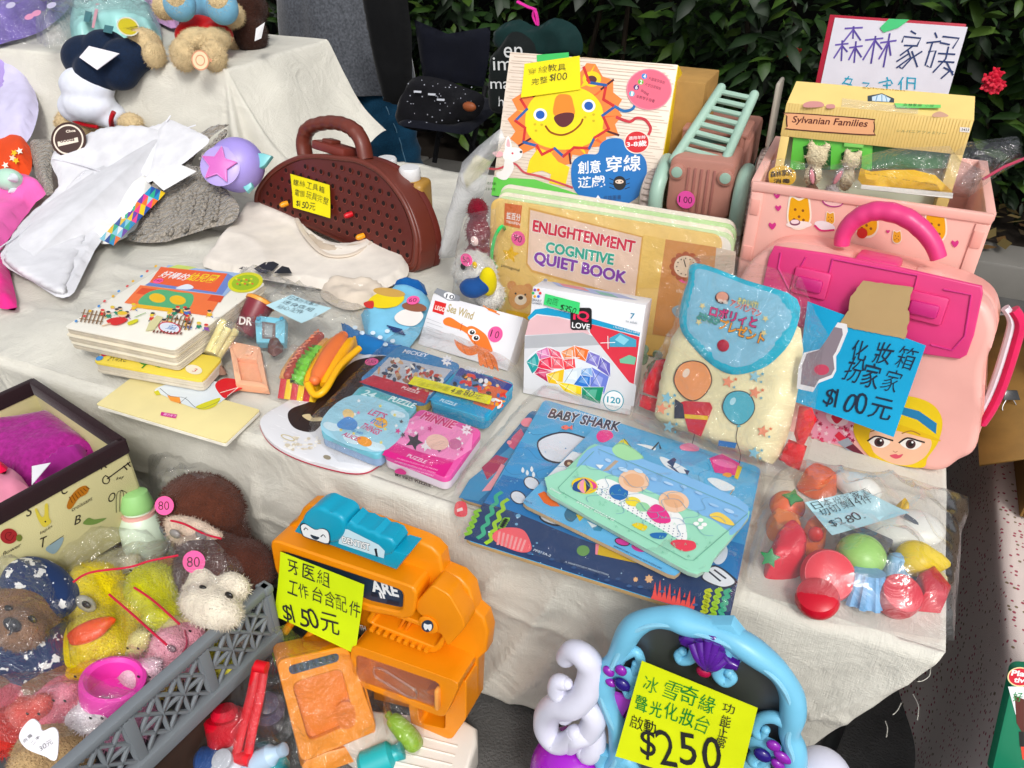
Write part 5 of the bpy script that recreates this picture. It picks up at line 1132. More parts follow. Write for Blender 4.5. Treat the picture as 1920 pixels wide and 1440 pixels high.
# ------------------------------------------------------------ board books
def book(name, label, cat, bl, br, tl, z, th, cover, pages=3, tr=None, edge='cfc6b4', r=.004):
 P = flatpx(bl, br, z); w = P.uv(*br)[0]; h = P.uv(*tl)[1]; sk = P.uv(*tl)[0]
 o = thing(name, label, cat, P.w(w / 2, h / 2,-th));
 quad = [(0,0),(w, 0),(w + sk * .9, h),(sk, h)]
 rq = []
 for i in range(4):
  p0, p1, p2 = Vector(quad[i - 1]), Vector(quad[i]), Vector(quad[(i + 1) % 4]); a = p1 + (p0 - p1).normalized() * r; c = p1 + (p2 - p1).normalized() * r
  rq += [tuple(a), tuple(p1 * .5 + (a + c) * .25), tuple(c)]
 cx, cy = w / 2 + sk / 2, h / 2; g = random.Random(len(name) + int(th * 1000))
 for k in range(pages):
  d0 = -th + th * k / pages; d1 = -th + th * (k + 1) / pages - .0006; b = MB(); s = .994 if 0 < k < pages - 1 else 1
  dx, dy = g.uniform(-.0015,.0015), g.uniform(-.001,.001)
  b.prism(P, [((u - cx) * s + cx + dx, (v - cy) * s + cy + dy) for u, v in rq], d0, d1, mat('card', edge) if k < pages - 1 else mat('print', cover),.0004)
  b.build('cover' if k == pages - 1 else 'page', o)
 return o, P
# thin picture book hanging over the edge
o, P = book('picture_book', 'thin pale yellow picture book jutting over the table edge', 'book', Z5(540,832), Z5(1268,1050), Z5(760,668), TZ + .018,.009, 'efe0a6', 3, edge='f1ecdf')
a = ZArt(P, Z5); a.curve([(870,755),(950,720),(1100,700),(1250,715),(1290,770),(1230,830),(1130,862),(1020,830),(930,790)], 'dfe6ea'); a.poly([(865,765),(890,755),(905,780),(880,785)], 'd8cf4a'); a.poly([(940,785),(1010,795),(1020,832),(960,815)], 'ef9a4a'); a.curve([(1100,850),(1180,815),(1240,800),(1210,845),(1150,865)], 'd6d048')
a.line([(900,745),(960,790),(1040,800),(1120,860),(1240,815)],.0009, '4a565c', 4); a.line([(1050,795),(1010,830)],.0009, '4a565c')
a.curve([(1210,730),(1260,690),(1340,700),(1365,742),(1300,775),(1260,800)], 'd2222c'); a.line([(1240,770),(1360,735)],.002, 'e8e4d8'); a.line([(1280,790),(1340,740)],.0014, 'e8e4d8')
a.poly([(908,878),(998,893),(988,915),(902,898)], 'cc2a8a'); a.text('親子天下', (915,896),(985,909),14, 'f4d0e4', off=.01)
a.done(o)
o, P = book('board_book', 'yellow board book lying under the thick stack of books', 'book', Z5(525,592), Z5(1140,700), Z5(660,470), TZ + .043,.022, 'e9d264', 4, r=.01)
a = ZArt(P, Z5); a.text('2ㄟㄐㄡㄛ', (600,590),(705,598),28, '4a4030'); a.line([(770,580),(810,610),(860,600),(900,625),(940,600)],.004, '4f8f3a', 4); a.line([(820,610),(800,630)],.003, '4f8f3a'); a.line([(870,600),(880,620)],.003, '4f8f3a'); a.ell(590,552,22,12, 'c23a4a', rot=-20); a.ell(560,576,22,12, '4a8fd0', rot=-20); a.ell(1090,640,48,26, 'f3ead4', rot=12); a.text('3', (1078,650),(1098,653),20, 'c84a30'); a.done(o)
for k in range(3):
 z = TZ + .058 + .0135 * k; th = .013; dz = 7.5 * (2 - k)
 q = [(120 + 2 * (2 - k) + (6 if k == 0 else 0),612 + dz * 1.9),(328 + (3 if k == 0 else 0),655 + dz * 1.9),(312 + 2 * (1 - k),497 + dz * 1.9)]
 o, P = book('board_book', ('bottom board book of the stack with the house cover', 'middle board book in the stack with the house cover', 'top board book with an orange house and children on its cover')[k], 'book', *q, z, th, ('e9e2cf', 'efe6d0', 'f3efe2')[k],4, edge='c9bfad', r=.008)
a = ZArt(P, Z5)
a.poly([(945,52),(1475,112),(1450,160),(1340,150),(1250,240),(860,165)], '9fb8dc'); a.poly([(930,70),(1000,50),(1110,65),(1010,90)], 'c9d87a')
a.poly([(905,62),(1280,100),(1215,205),(840,150)], 'e8663c'); a.poly([(840,150),(1215,205),(1280,100),(1320,120),(1250,220),(815,165)], '6f86c4')
a.text('好棒的', (885,118),(1035,140),42, 'ffffff', off=.012); a.text('幼兒園', (1040,138),(1195,152),48, 'f6e04a', off=.012)
a.ell(1380,150,100,55, 'd9d63c', rot=-10); a.ell(1380,150,78,42, '9fbf3a', rot=-10)
for i in range(14): a.ell(1330 + 14 * (i % 7) + 6 * (i // 7),130 + 22 * (i // 7) + 6 * (i % 3),7,5,('e8e24a', 'e06a3c', '6f9a34')[i % 3])
a.poly([(790,165),(1250,225),(1180,340),(700,265)], 'ee7a48'); a.poly([(800,180),(880,190),(850,225),(765,212)], 'd9532f'); a.poly([(1190,220),(1260,228),(1240,262),(1165,252)], 'd9532f')
a.curve([(780,270),(820,215),(900,190),(1000,205),(1080,215),(1085,260),(1040,305),(900,290)], '5fb07a'); a.poly([(770,272),(1045,305),(1030,325),(755,290)], 'f0b840'); a.ell(885,238,46,26, 'f0c030', rot=8); a.ell(1000,250,46,26, 'f0c030', rot=8)
a.curve([(990,185),(1020,168),(1060,160),(1090,178),(1060,190)], 'e6ecf4')
g = random.Random(6); sk = ['e9b487', 'f3caa4']; cl = ['d8322c', '3f6fb8', '2f8a6a', 'f0c040', '8a4fa0', 'f4f0ea', '3a2a2a']
for i in range(34):                                    # crowd of simple children
 x = g.uniform(560,1180); lo_ = 300 + (x - 560) * .10; y = g.uniform(lo_ - 60, lo_ + 35) + (x - 700) * .02
 if 760 < x < 930 and y < 330: continue
 c = g.choice(cl); a.ell(x, y + 16,15,11, c, rot=g.uniform(-30,30)); a.ell(x, y, 12,9, g.choice(sk)); a.ell(x - 1, y - 5,12,6, g.choice(['3a2a22', '6a3a20', 'd8322c', '2a2a30', 'e8d24a'])); a.line([(x - 12, y + 22),(x - 20, y + 30)],.0016, g.choice(cl)); a.line([(x + 8, y + 24),(x + 18, y + 32)],.0016, g.choice(cl))
for x0, y0, n_ in ((455,345,6),(930,375,7)):
 for i in range(n_): x = x0 + i * 22; a.line([(x + 25, y0 - 40 + i * 3),(x, y0 + 30 + i * 3)],.0022, '8a6a4a')
 a.line([(x0 + 5, y0 - 20),(x0 + 22 * n_, y0 - 2)],.002, '8a6a4a'); a.line([(x0 - 5, y0 + 12),(x0 + 22 * n_ - 8, y0 + 30)],.002, '8a6a4a')
a.curve([(600,370),(660,350),(720,360),(690,385),(640,395)], 'd62f2c'); a.ell(690,335,26,15, 'f0c9a4'); a.ell(690,327,28,11, 'e8c24a'); a.line([(620,385),(580,398)],.004, 'f0c9a4'); a.line([(760,350),(820,325)],.002, '7fae4a'); a.curve([(720,380),(770,360),(775,375),(730,395)], 'd8d23a')
a.poly([(840,380),(885,340),(920,350),(870,420),(820,430)], 'ddd6a4'); a.ell(955,410,64,34, 'c93a4a', rot=10); a.ell(955,410,56,28, 'e6eaf2', rot=10); a.text('童', (930,415),(985,424),30, '3a6fb0')
for i in range(9): a.line([(865 + i * 19,435 + i * 1.5),(870 + i * 19,425 + i * 1.5)],.003, '7a4030')
for i in range(12): a.ell(430 + 40 * i + (8 if i % 2 else 0),372 - i * 28,9,6,('4a8fd0', 'd84a4a', 'f0c040')[i % 3], rot=-30)
a.done(o); dot_sticker(P, 297,527,.0095, '160', 'small pink price dot on the cover of the house book')
# ------------------------------------------------------------ white oval tray with black centre
zt = TZ + .012; PT_ = flatpx(Z6(620,1130), Z6(1000,1260), zt)
tr = thing('oval_tray', 'white oval tray with a black centre and thin red rim under the puzzle tins', 'tray', PT_.w(.1,.05,-.008))
ov = [Z6(*p) for p in ((560,1060),(600,1000),(720,930),(900,780),(1080,690),(1240,670),(1330,720),(1340,830),(1330,1000),(1300,1200),(1200,1300),(1100,1325),(950,1300),(760,1240),(620,1160))]
so = [tuple(p) for p in spline([Vector(PT_.uv(*p)) for p in ov],5, True)]; cu = Vector((sum(p[0] for p in so) / len(so), sum(p[1] for p in so) / len(so)))
b = MB(); b.prism(PT_, so, -.006,0, mat('gloss', 'e9e8ea'),.002); b.build('plate', tr)
b = MB(); b.prism(PT_, [tuple(cu + (Vector(p) - cu) * 1.005) for p in so],-.008,-.0062, mpl('b8324a')); b.build('rim', tr)
a = ZArt(PT_, Z6)
a.curve([(720,1030),(740,980),(860,930),(960,830),(1080,720),(1190,690),(1290,690),(1300,780),(1180,860),(1050,980),(930,1050),(860,1110),(760,1090)], '2a1a18')
for i in range(22): a.line([(760 + i * 24,1060 - i * 15),(800 + i * 23,1000 - i * 13),(880 + i * 18,960 - i * 12)],.0008,('3f2a26', '1a1010', '4a3430')[i % 3],4)
a.curve([(800,1020),(840,1010),(860,1030),(910,1030),(930,1045),(850,1050)], 'd9c79e')
g = random.Random(3)
for i in range(40): a.ell(g.uniform(700,900),1160 + g.uniform(-20,50), g.uniform(6,15), g.uniform(4,9), g.choice(['e6dccb', 'd8ccb6', 'f4f0e8']))
a.ell(720,1145,42,14, 'cdbf94', rot=20); a.ell(720,1145,34,9, 'e9e8ea', rot=20); a.ell(940,1255,22,12, '9a8f7a', rot=15)
a.done(tr); dot_sticker(PT_, 697,679,.012, '150', 'pink price dot reading 150 on the black part of the oval tray')
# ------------------------------------------------------------ four puzzle tins
def tin(label, bl, br, tl, tr_, top, side, zt_=TZ + .041, th=.024):
 P = flatpx(Z6(*bl), Z6(*br), zt_); w = P.uv(*Z6(*br))[0]; h = (P.uv(*Z6(*tl))[1] + P.uv(*Z6(*tr_))[1]) / 2; sk = (P.uv(*Z6(*tl))[0] + P.uv(*Z6(*tr_))[0] - w) / 2
 o = thing('puzzle_tin', label, 'puzzle tin', P.w(w / 2, h / 2,-th), 'small puzzle tins in the clear bag')
 q = [(u + sk * v / h, v) for u, v in rrect(0,0, w, h, .013,6)]; c = Vector((w / 2 + sk / 2, h / 2)); sh = lambda k: [tuple(c + (Vector(p) - c) * k) for p in q]
 b = MB(); b.prism(P, sh(.985),-th, -.0105, mat('gloss', side),.001); b.build('body', o)
 b = MB(); b.prism(P, q, -.0098,0, mat('gloss', top),.0016,3); b.build('lid', o)
 a = ZArt(P, Z6,.0004); rr = lambda k, cc, v0=0, v1=1: a.poly([p for p in ([tuple(c + (Vector(p) - c) * k) for p in q]) if True], cc, raw=True)
 return o, P, a, rr, (w, h, sk)
o, P, a, rr, _ = tin('back left puzzle tin with a crowded grey picture over a red band', (1115,815),(1480,945),(1372,640),(1672,702), '4a86b8', 'b9a24a')
a.poly([(1180,800),(1290,690),(1640,760),(1520,905)], 'b9bcc4'); a.poly([(1160,810),(1200,790),(1520,880),(1490,950),(1120,830)], 'b52a3a')
a.text('MICKEY', (1362,665),(1500,692),22, 'd8e2f0', off=.03)
g = random.Random(15)
for i in range(90):
 s = g.random(); t = g.random(); x = 1200 + 110 * t + (330 - 20 * t) * s; y = 790 - 90 * t + 95 * s; a.ell(x, y, g.uniform(8,24), g.uniform(6,14), g.choice(['8f6a52', '3c4254', 'd8d4cc', 'b84a3a', '6a86a8', 'c9a27a', '2f3440', 'e8e4dc']), rot=g.uniform(0,180), n=12)
a.star(1615,712,34, 'f2f2f4', n=8, q=.6); a.text('24', (1602,718),(1634,724),15, '2f6fb8', off=.02); a.text('PUZZLE', (1355,868),(1450,900),18, 'f4dcdc', off=.02)
a.done(o)
o, P, a, rr, _ = tin('back right puzzle tin with a blue sky and orange picture', (1505,935),(1835,1035),(1690,735),(1998,842), '3fa0c4', '2f8fb8')
a.poly([(1600,880),(1690,748),(1985,845),(1870,990)], '4f7fb0'); a.poly([(1790,900),(1880,800),(1985,845),(1870,990),(1760,950)], 'd8663a'); a.poly([(1690,748),(1985,845),(1960,880),(1660,790)], '2f3f8a'); a.poly([(1515,930),(1560,890),(1860,985),(1835,1030)], '2f9ac8')
a.text('DISNEY', (1712,762),(1822,790),26, 'e8ecf4', off=.01); a.text('PUZZLE', (1570,938),(1660,966),20, 'd8eef6', off=.02)
g = random.Random(17)
for i in range(70):
 s = g.random(); t = g.random(); x = 1620 + 70 * t + 290 * s; y = 875 - 100 * t + 95 * s; a.ell(x, y, g.uniform(8,20), g.uniform(6,13), g.choice(['f0f0f0', 'e2502f', 'f0a03c', '2a2a30', 'e8c8a0', '3f6fb0', 'd83a3a']), rot=g.uniform(0,180), n=12)
a.done(o)
o, P, a, rr, _ = tin('front left puzzle tin in pale turquoise with pink and blue lettering', (890,1108),(1232,1246),(1150,850),(1438,948), '7cbfd0', '8fa8c8')
a.poly([(1140,858),(1432,955),(1395,1000),(1100,905)], '5fb0b8'); a.text('24', (1128,900),(1192,922),40, 'd6eef0', off=.03); a.text('PUZZLE', (1280,932),(1420,978),34, 'e6f4f4', off=.03); a.text('pcs', (1195,920),(1222,930),14, 'd6eef0')
a.curve([(1080,905),(1400,1010),(1240,1225),(905,1095)], 'a6d4e4')
for x, y, k in ((960,1080,1),(1080,1150,1.2),(1200,1190,1.1),(1330,1010,.8)): a.ell(x, y, 44 * k, 22 * k, 'd6ecf4', rot=20); a.ell(x + 30 * k, y + 4,34 * k, 18 * k, 'd6ecf4', rot=20)
for i in range(16): a.star(*(lambda s, t: (940 + 160 * t + 300 * s, 1080 - 170 * t + 110 * s))(random.Random(i).random(), random.Random(i + 40).random()),12,('f4e27a', 'ef9ac0', 'ffffff')[i % 3])
a.ell(1060,1010,34,26, 'f0d090', rot=20); a.curve([(1000,1060),(1060,1025),(1110,1060),(1090,1100),(1010,1090)], '5a92d0'); a.ell(1240,1060,40,30, 'f2b84a', rot=10); a.ell(1150,1165,44,26, 'f0a040', rot=20)
for t, p, q, hh, c in (("LET'S", (1165,1010),(1255,1040),38, 'd8407f'),('mix', (1180,1055),(1255,1085),36, '4a8fd0'),('THINGS', (1120,1085),(1220,1130),40, 'd84a80'),('up with', (1070,1110),(1130,1132),24, '4a8fd0'),('ALICE!', (1020,1130),(1110,1165),28, 'c83a7a')): a.text(t, p, q, hh, c, off=.02)
a.done(o)
PS_ = lean(P.w(0,-.0005,-.024), P.w(.1,-.0005,-.024),0)
a = ZArt(PS_, Z6,.0022); a.text('PUZZLE', (985,1262),(1115,1312),26, '2a4a7a', off=.03); a.done(o, 'lettering')
o, P, a, rr, _ = tin('front right puzzle tin in bright pink with a white side', (1243,1228),(1620,1375),(1490,985),(1788,1088), 'e25fa4', 'dcd0da')
a.curve([(1440,1020),(1760,1120),(1660,1270),(1310,1160)], 'ef8fc0', k=2); a.poly([(1290,1170),(1650,1280),(1600,1365),(1250,1240)], 'd82a84')
a.text('Junior', (1520,1012),(1590,1032),20, 'b02f6a', off=.01); a.text('MINNIE', (1462,1035),(1640,1092),46, 'c8286c', fat=5, outline=('f6c0dc', 0)); a.text('PUZZLE', (1385,1250),(1490,1290),22, 'f6d0e4', off=.02)
for i in range(3): a.text('24 PIECES PUZZLE DE 24 PIEZAS', (1330 - 12 * i, 1262 + 16 * i),(1560 - 12 * i, 1330 + 16 * i),8, 'f4c0dc')
g = random.Random(19)
for i in range(26): x = g.uniform(1330,1700); y = 1060 + (x - 1330) * .30 + g.uniform(-30,90); a.star(x, y, g.uniform(8,20), g.choice(['f6c8e0', 'd0408a', 'ffffff', '4a4048']), rot=g.uniform(0,72))
a.star(1430,1165,52, '3a3238', rot=10); a.star(1500,1190,36, 'f4eef0', rot=40); a.ell(1560,1170,64,44, 'f0c8b8', rot=10); a.ell(1660,1180,36,30, 'c86f9a')
a.star(1725,1100,34, 'f6e6f0', n=8, q=.6); a.text('24', (1710,1104),(1742,1112),16, 'b02f6a', off=.02)
a.done(o)
PS_ = lean(P.w(0,-.0005,-.024), P.w(.1,-.0005,-.024),0)
a = ZArt(PS_, Z6,.0024); a.curve([(1330,1318),(1360,1310),(1390,1330),(1380,1345),(1330,1335)], 'd0408a'); a.text('MY FIRST PUZZLE', (1330,1352),(1530,1416),16, '3a2a34', off=.03); a.done(o, 'lettering')
PL4 = flat(TZ + .044)
note(PL4,[Z6(1432,798), Z6(1868,912), Z6(1852,970), Z6(1395,845)], 'f0ea2a', 'long yellow paper strip lying across the four puzzle tins', [('迪士尼拼圖', Z6(1450,852), Z6(1620,892),10, 'b8b830'),('4盒80元', Z6(1625,896), Z6(1800,936),12, None)], cat='price note', lift=.001)
zbag(Z6,[(830,1130),(1020,930),(1300,640),(1460,600),(1700,660),(1960,770),(2040,830),(2020,900),(1900,1080),(1680,1420),(1500,1440),(1250,1340),(1000,1300)], TP, .046, 'flat clear bag holding the four puzzle tins', m=film(.02,.07, gl=.05, bump=.4), seed=22, r=.03, wr=.003, cell=.010)
# ------------------------------------------------------------ boards under plastic
def board(name, label, cat, bl, br, tl, tr_, z, th, c, edge='b89a70', r=.010, Z=W5):
 P = flatpx(Z(*bl), Z(*br), z); Q = [P.uv(*Z(*p)) for p in (bl, br, tr_, tl)]
 o = thing(name, label, cat, P.w(*Q[0],-th)); rq = []
 for i in range(4):
  p0, p1, p2 = Vector(Q[i - 1]), Vector(Q[i]), Vector(Q[(i + 1) % 4]); a_ = p1 + (p0 - p1).normalized() * r; c_ = p1 + (p2 - p1).normalized() * r
  rq += [tuple(a_), tuple(p1 * .5 + (a_ + c_) * .25), tuple(c_)]
 b = MB(); b.prism(P, rq, -th, -.0012, mat('card', edge),.0005); b.build('backing', o)
 b = MB(); b.prism(P, rq, -.001,0, mat('print', c),.0003); b.build('picture', o)
 return o, P, ZArt(P, Z, .0004)
def jig(a, x0, y0, ux, uy, vx, vy, nu, nv, c='3f78a8', w_=.0007):     # puzzle cut lines
 for i in range(1, nu):
  L_ = []
  for j in range(nv * 8 + 1):
   t = j / 8; k = .16 * math.sin(t * 2 * math.pi) * (1 if (i + int(t)) % 2 else -1); L_.append((x0 + ux * (i + k) / nu + vx * t / nv, y0 + uy * (i + k) / nu + vy * t / nv))
  a.line(L_, w_, c)
 for j in range(1, nv):
  L_ = []
  for i in range(nu * 8 + 1):
   t = i / 8; k = .16 * math.sin(t * 2 * math.pi) * (1 if (j + int(t)) % 2 else -1); L_.append((x0 + ux * t / nu + vx * (j + k) / nv, y0 + uy * t / nu + vy * (j + k) / nv))
  a.line(L_, w_, c)
def weed(a, x, y, dx, dy, n, c, w_=.006):
 a.line([(x + dx * i / n + (9 if i % 2 else -9), y + dy * i / n + (3 if i % 2 else -3)) for i in range(n + 1)], w_, c, 4, kind='print')
o, P, a = board('puzzle_board', 'narrow blue and red board in clear wrap beneath the shark puzzle board', 'puzzle board', (120,640),(520,760),(530,145),(900,240), TZ + .010,.006, '2f6f9e')
a.poly([(120,640),(180,540),(330,420),(480,300),(420,480),(230,660)], '4a8fb8'); a.poly([(250,470),(330,400),(400,420),(360,470),(280,540)], 'a83a5a'); a.poly([(420,300),(470,250),(490,290),(430,370),(400,350)], 'c9607a'); a.curve([(470,220),(490,195),(530,195),(530,235),(490,240)], 'ef8f9a'); a.ell(405,330,14,12, 'ef9aa4'); a.curve([(95,715),(110,665),(160,670),(165,740),(110,745)], 'e8525a'); a.poly([(110,705),(140,695),(145,712),(112,722)], 'f4dcd6'); a.poly([(320,520),(360,450),(380,460),(300,600),(250,605)], 'e8a0a8'); a.done(o)
SB = ((150,872),(1640,1342),(602,85),(1822,470))
o, P, a = board('puzzle_board', 'large blue undersea puzzle board lying lowest under two smaller boards', 'puzzle board', *SB, TZ + .019,.007, '5fb0dc')
for i, (t0, t1, c) in enumerate(((.30,.56, '4a9bd0'),(.52,.80, '2f78b4'),(.76,1.0, '2a3f66'))):      # sea bands
 L_ = [(602 - 452 * t0 + (1220 + 270 * t0) * s, 85 + 787 * t0 + (385 + 85 * t0) * s + 18 * math.sin(s * 9 + i * 2)) for s in (k / 14 for k in range(15))]
 M_ = [(602 - 452 * t1 + (1220 + 270 * t1) * s, 85 + 787 * t1 + (385 + 85 * t1) * s + (18 * math.sin(s * 9 + i * 2 + 2) if t1 < 1 else 0)) for s in (k / 14 for k in range(15))]
 a.poly(L_ + M_[::-1], c)
jig(a, 560,140,1150,365,-300,560,6,5)
a.text('pinkfong', (765,165),(915,205),20, 'dceaf2', off=.02); a.text('BABY SHARK', (622,188),(1015,268),52, '22283a', fat=6, outline=('f0f4f8', 0))
a.curve([(560,345),(590,300),(700,270),(800,290),(880,330),(830,420),(700,450),(600,425)], '22283a'); a.curve([(568,345),(600,307),(700,279),(795,298),(865,335),(820,410),(700,440),(606,416)], 'e4e8ee')   # a plain round white boulder-fish
for x, y in ((530,560),(455,640)): a.ell(x, y, 48,36, '22283a', rot=30); a.ell(x, y, 42,30, 'e4e8ee', rot=30)
for x, y in ((480,490),(505,505),(530,485),(540,515)): a.curve([(x - 8, y),(x, y - 20),(x + 10, y - 2),(x + 2, y + 12)], 'f0f6fa')
a.ell(640,770,70,26, '22283a', rot=18); a.ell(640,765,62,20, 'dfe6ee', rot=18); a.ell(820,940,36,30, '6f9a5a'); a.poly([(890,900),(1130,985),(1120,1010),(890,960)], 'd8b53f'); a.poly([(890,900),(910,905),(900,965),(888,960)], 'ef8fa0')
a.curve([(1480,1090),(1560,1020),(1680,1100),(1670,1140),(1590,1150)], '22283a'); a.curve([(1492,1090),(1562,1030),(1665,1102),(1655,1132),(1590,1140)], 'eef1f4'); a.line([(1530,1060),(1590,1110)],.0028, '22283a'); a.line([(1560,1050),(1620,1095)],.0028, '22283a')
a.ell(1590,960,40,60, 'dfe6ee', rot=20); a.curve([(1120,340),(1200,350),(1230,370),(1180,388),(1130,365)], 'f2f6f8'); a.line([(1205,375),(1245,330),(1255,365)],.0028, '22283a'); a.curve([(1510,550),(1560,530),(1640,560),(1670,600),(1600,610),(1540,590)], 'f2f6f8')
a.curve([(1365,350),(1420,335),(1470,360),(1460,380),(1380,375)], 'e88fae'); a.poly([(1530,420),(1600,395),(1700,450),(1690,520),(1560,500)], 'e03a8a'); a.ell(1615,450,70,20, 'ef7ab0', rot=14); a.poly([(1690,460),(1715,470),(1690,540),(1670,530)], 'e8c83a'); a.ell(1630,515,26,14, 'f0a040')
for x, y, dx, dy, c in ((170,850,60,-140, '8fc44a'),(240,870,110,-260, '4fb08a'),(285,900,100,-250, 'a6d04a'),(360,810,30,-50, '8fc44a'),(1500,1290,25,-130, 'c9d24a'),(1545,1310,40,-155, 'a6d04a'),(1590,1320,45,-160, '4fb08a')): weed(a, x, y, dx, dy, 9, c)
a.curve([(310,870),(330,830),(400,810),(490,830),(530,930),(470,950),(360,910)], 'ef6a70')
for i in range(7): a.line([(340 + 22 * i, 905 + 6 * i),(350 + 24 * i, 835 + 8 * i)],.003, 'f6a0a0')
fl_ = []
for i in range(9): fl_ += [(1210 + 26 * i, 1190 + 9 * i),(1225 + 28 * i, 1115 + 10 * i - (22 if i % 2 else 0)),(1232 + 27 * i, 1180 + 9 * i)]
a.poly(fl_ + [(1440,1280),(1200,1210)], 'ea5a54')
for x, y, r_ in ((1115,1103,16),(1190,1100,26)): a.star(x, y, r_, 'e8b88a', n=7, q=.65)
for x, y, r_ in ((455,745,14),(445,792,9),(560,898,6),(540,915,5)): a.ell(x, y, r_, r_ * .8, '7fb0d0')
g = random.Random(44)
for i in range(70): t_, s_ = g.random(), g.random(); a.ell(602 - 452 * t_ + 1200 * s_, 100 + 770 * t_ + 400 * s_, g.uniform(2,7), g.uniform(2,5), g.choice(['9fcbe6', '6fb0d8', 'c9e2f0', '3f86b8']), n=10)
for i in range(16): x, y = 520 + 62 * i, 950 + 20 * i + g.uniform(-20,20); a.curve([(x - 16, y),(x, y - 9),(x + 16, y),(x, y + 8)], g.choice(['3a557f', '44618c', '23365a']))
for i in range(5): x, y = 700 + 190 * i + g.uniform(-40,40),250 + 70 * i; a.curve([(x - 26, y),(x, y - 14),(x + 20, y - 2),(x + 36, y - 14),(x + 36, y + 14),(x + 20, y + 4),(x, y + 14)], g.choice(['f0b040', 'ef7a6a', 'f2d84a', '7fd0c0'])); a.ell(x - 12, y - 2,3,3, '22283a', n=8)
a.text('PF013A-2', (538,945),(635,980),15, 'c9d2de', off=.02); a.text('A SMARTSTUDY PRODUCTION', (715,1010),(960,1085),10, 'b0bccb', off=.02)
a.done(o)
o, P, a = board('puzzle_board', 'light blue sky puzzle board in the middle of the three stacked boards', 'puzzle board', (470,668),(1342,1088),(880,250),(1690,545), TZ + .030,.007, '6fb8e2', 'c9b08a')
a.poly([(600,540),(760,380),(860,400),(700,600)], 'eef2f4'); a.ell(740,448,28,22, '6a3f2a'); a.ell(740,448,10,8, 'e8c9a0'); a.text('PF013B', (482,660),(530,678),10, '2f5f8a')
a.curve([(895,290),(920,262),(970,265),(990,295),(960,320),(930,330),(905,320)], 'e8408c'); a.curve([(1010,345),(1050,310),(1075,345)], 'e8e24a'); a.line([(1050,310),(1115,385)],.0014, '5a4a3a'); a.curve([(985,365),(1040,330),(1150,400),(1140,430),(1010,400)], '9fd6a4')
a.curve([(1250,415),(1290,420),(1400,480),(1385,505),(1290,470)], 'eef4f6'); a.poly([(1290,440),(1330,415),(1345,425),(1325,470)], '2a3f6a'); a.poly([(1290,455),(1380,520),(1330,470)], '2a3f6a'); a.poly([(1385,480),(1420,490),(1405,515)], '2a3f6a'); a.curve([(1520,540),(1560,530),(1640,560),(1670,590),(1600,600)], 'f2f6f8')
a.poly([(565,620),(600,605),(660,650),(690,690),(640,690),(600,670)], 'e8702f'); a.curve([(715,730),(740,700),(790,735),(760,775),(725,765)], '3f6f8a'); a.poly([(780,735),(830,745),(800,775)], 'e8c83a'); a.ell(1040,890,44,22, '2a2030', rot=15); a.ell(1040,890,38,17, 'd83a9a', rot=15); a.ell(1130,925,40,18, 'd83a9a', rot=20); a.poly([(870,800),(945,790),(920,830),(880,825)], '3f8fb0'); a.poly([(840,770),(900,800),(870,810)], 'f0f4f6')
a.text('#SMARTSTUDY LICENSING KIDS PUZZLE DEX', (990,915),(1260,1045),10, '2f5f8a', off=.02); jig(a, 880,250,810,295,-330,330,5,3, '4a90c0'); a.done(o)
o, P, a = board('puzzle_board', 'mint green puzzle board with a picnic blanket picture on top of the stack', 'puzzle board', (597,602),(1468,1086),(880,325),(1778,716), TZ + .040,.007, '9fd9bc', 'a9c4b4', .014)
a.curve([(905,345),(1200,440),(1500,560),(1750,690),(1660,850),(1500,800),(1200,640),(900,520),(780,470)], '86b7e0', k=3)
a.curve([(780,470),(900,480),(1300,650),(1640,830),(1560,960),(1430,1050),(620,600)], 'a3dcc0', k=3)
a.curve([(985,360),(1040,340),(1130,390),(1150,420),(1060,430),(1000,400)], 'a9dba8'); a.poly([(1000,430),(1020,435),(960,490),(930,490)], 'b8a48f')
a.curve([(880,560),(960,535),(1100,600),(1250,660),(1370,740),(1405,850),(1380,885),(1280,830),(1050,700),(900,620)], 'f4f5f2')
for i in range(20):
 for j in range(6):
  x = 905 + i * 25 - j * 3; y = 570 + i * 14.5 + j * 15 - (i < 3) * 4
  if y < 560 + (x - 880) * .62 + 45 and y > 545 + (x - 960) * .42 and x < 1385: a.ell(x, y, 3.2,2.8, '3a4a78', n=8)
a.ell(828,575,74,46, 'f0d24a', rot=8)
for k, c in enumerate(('2a4f8a', 'f0a0b0', '3a3a5a', 'e04a8a')): a.curve([(828,535),(770 + k * 32,560),(765 + k * 36,600),(828,618),(790 + k * 34,590),(795 + k * 30,560)], c)
a.ell(1020,612,54,44, '2f6fb0', rot=15); a.ell(1105,550,86,62, 'eec8aa', rot=8); a.ell(1105,548,60,40, 'e6b48e', rot=8); a.ell(1100,665,44,26, 'f0dc5a', rot=10); a.ell(1155,695,40,26, '9fd6a8', rot=10)
a.ell(1330,665,86,60, 'eec8aa', rot=10); a.ell(1330,662,58,38, 'e6b48e', rot=10); a.curve([(1180,720),(1230,680),(1290,720),(1310,780),(1240,785),(1195,755)], 'e0408a')
a.curve([(1530,745),(1580,725),(1640,760),(1670,800),(1600,785)], 'f0d06a'); a.curve([(1095,795),(1130,785),(1180,805),(1160,830),(1120,815)], 'e8cf4a'); a.curve([(1195,850),(1230,840),(1290,845),(1270,875),(1215,870)], '2f6fae'); a.curve([(1310,900),(1350,880),(1440,890),(1450,930),(1380,945)], 'e0485a')
for x, y in ((1455,790),(1480,770),(1500,795),(1480,812)): a.ell(x, y, 16,11, 'f6f6f2')
g = random.Random(45)
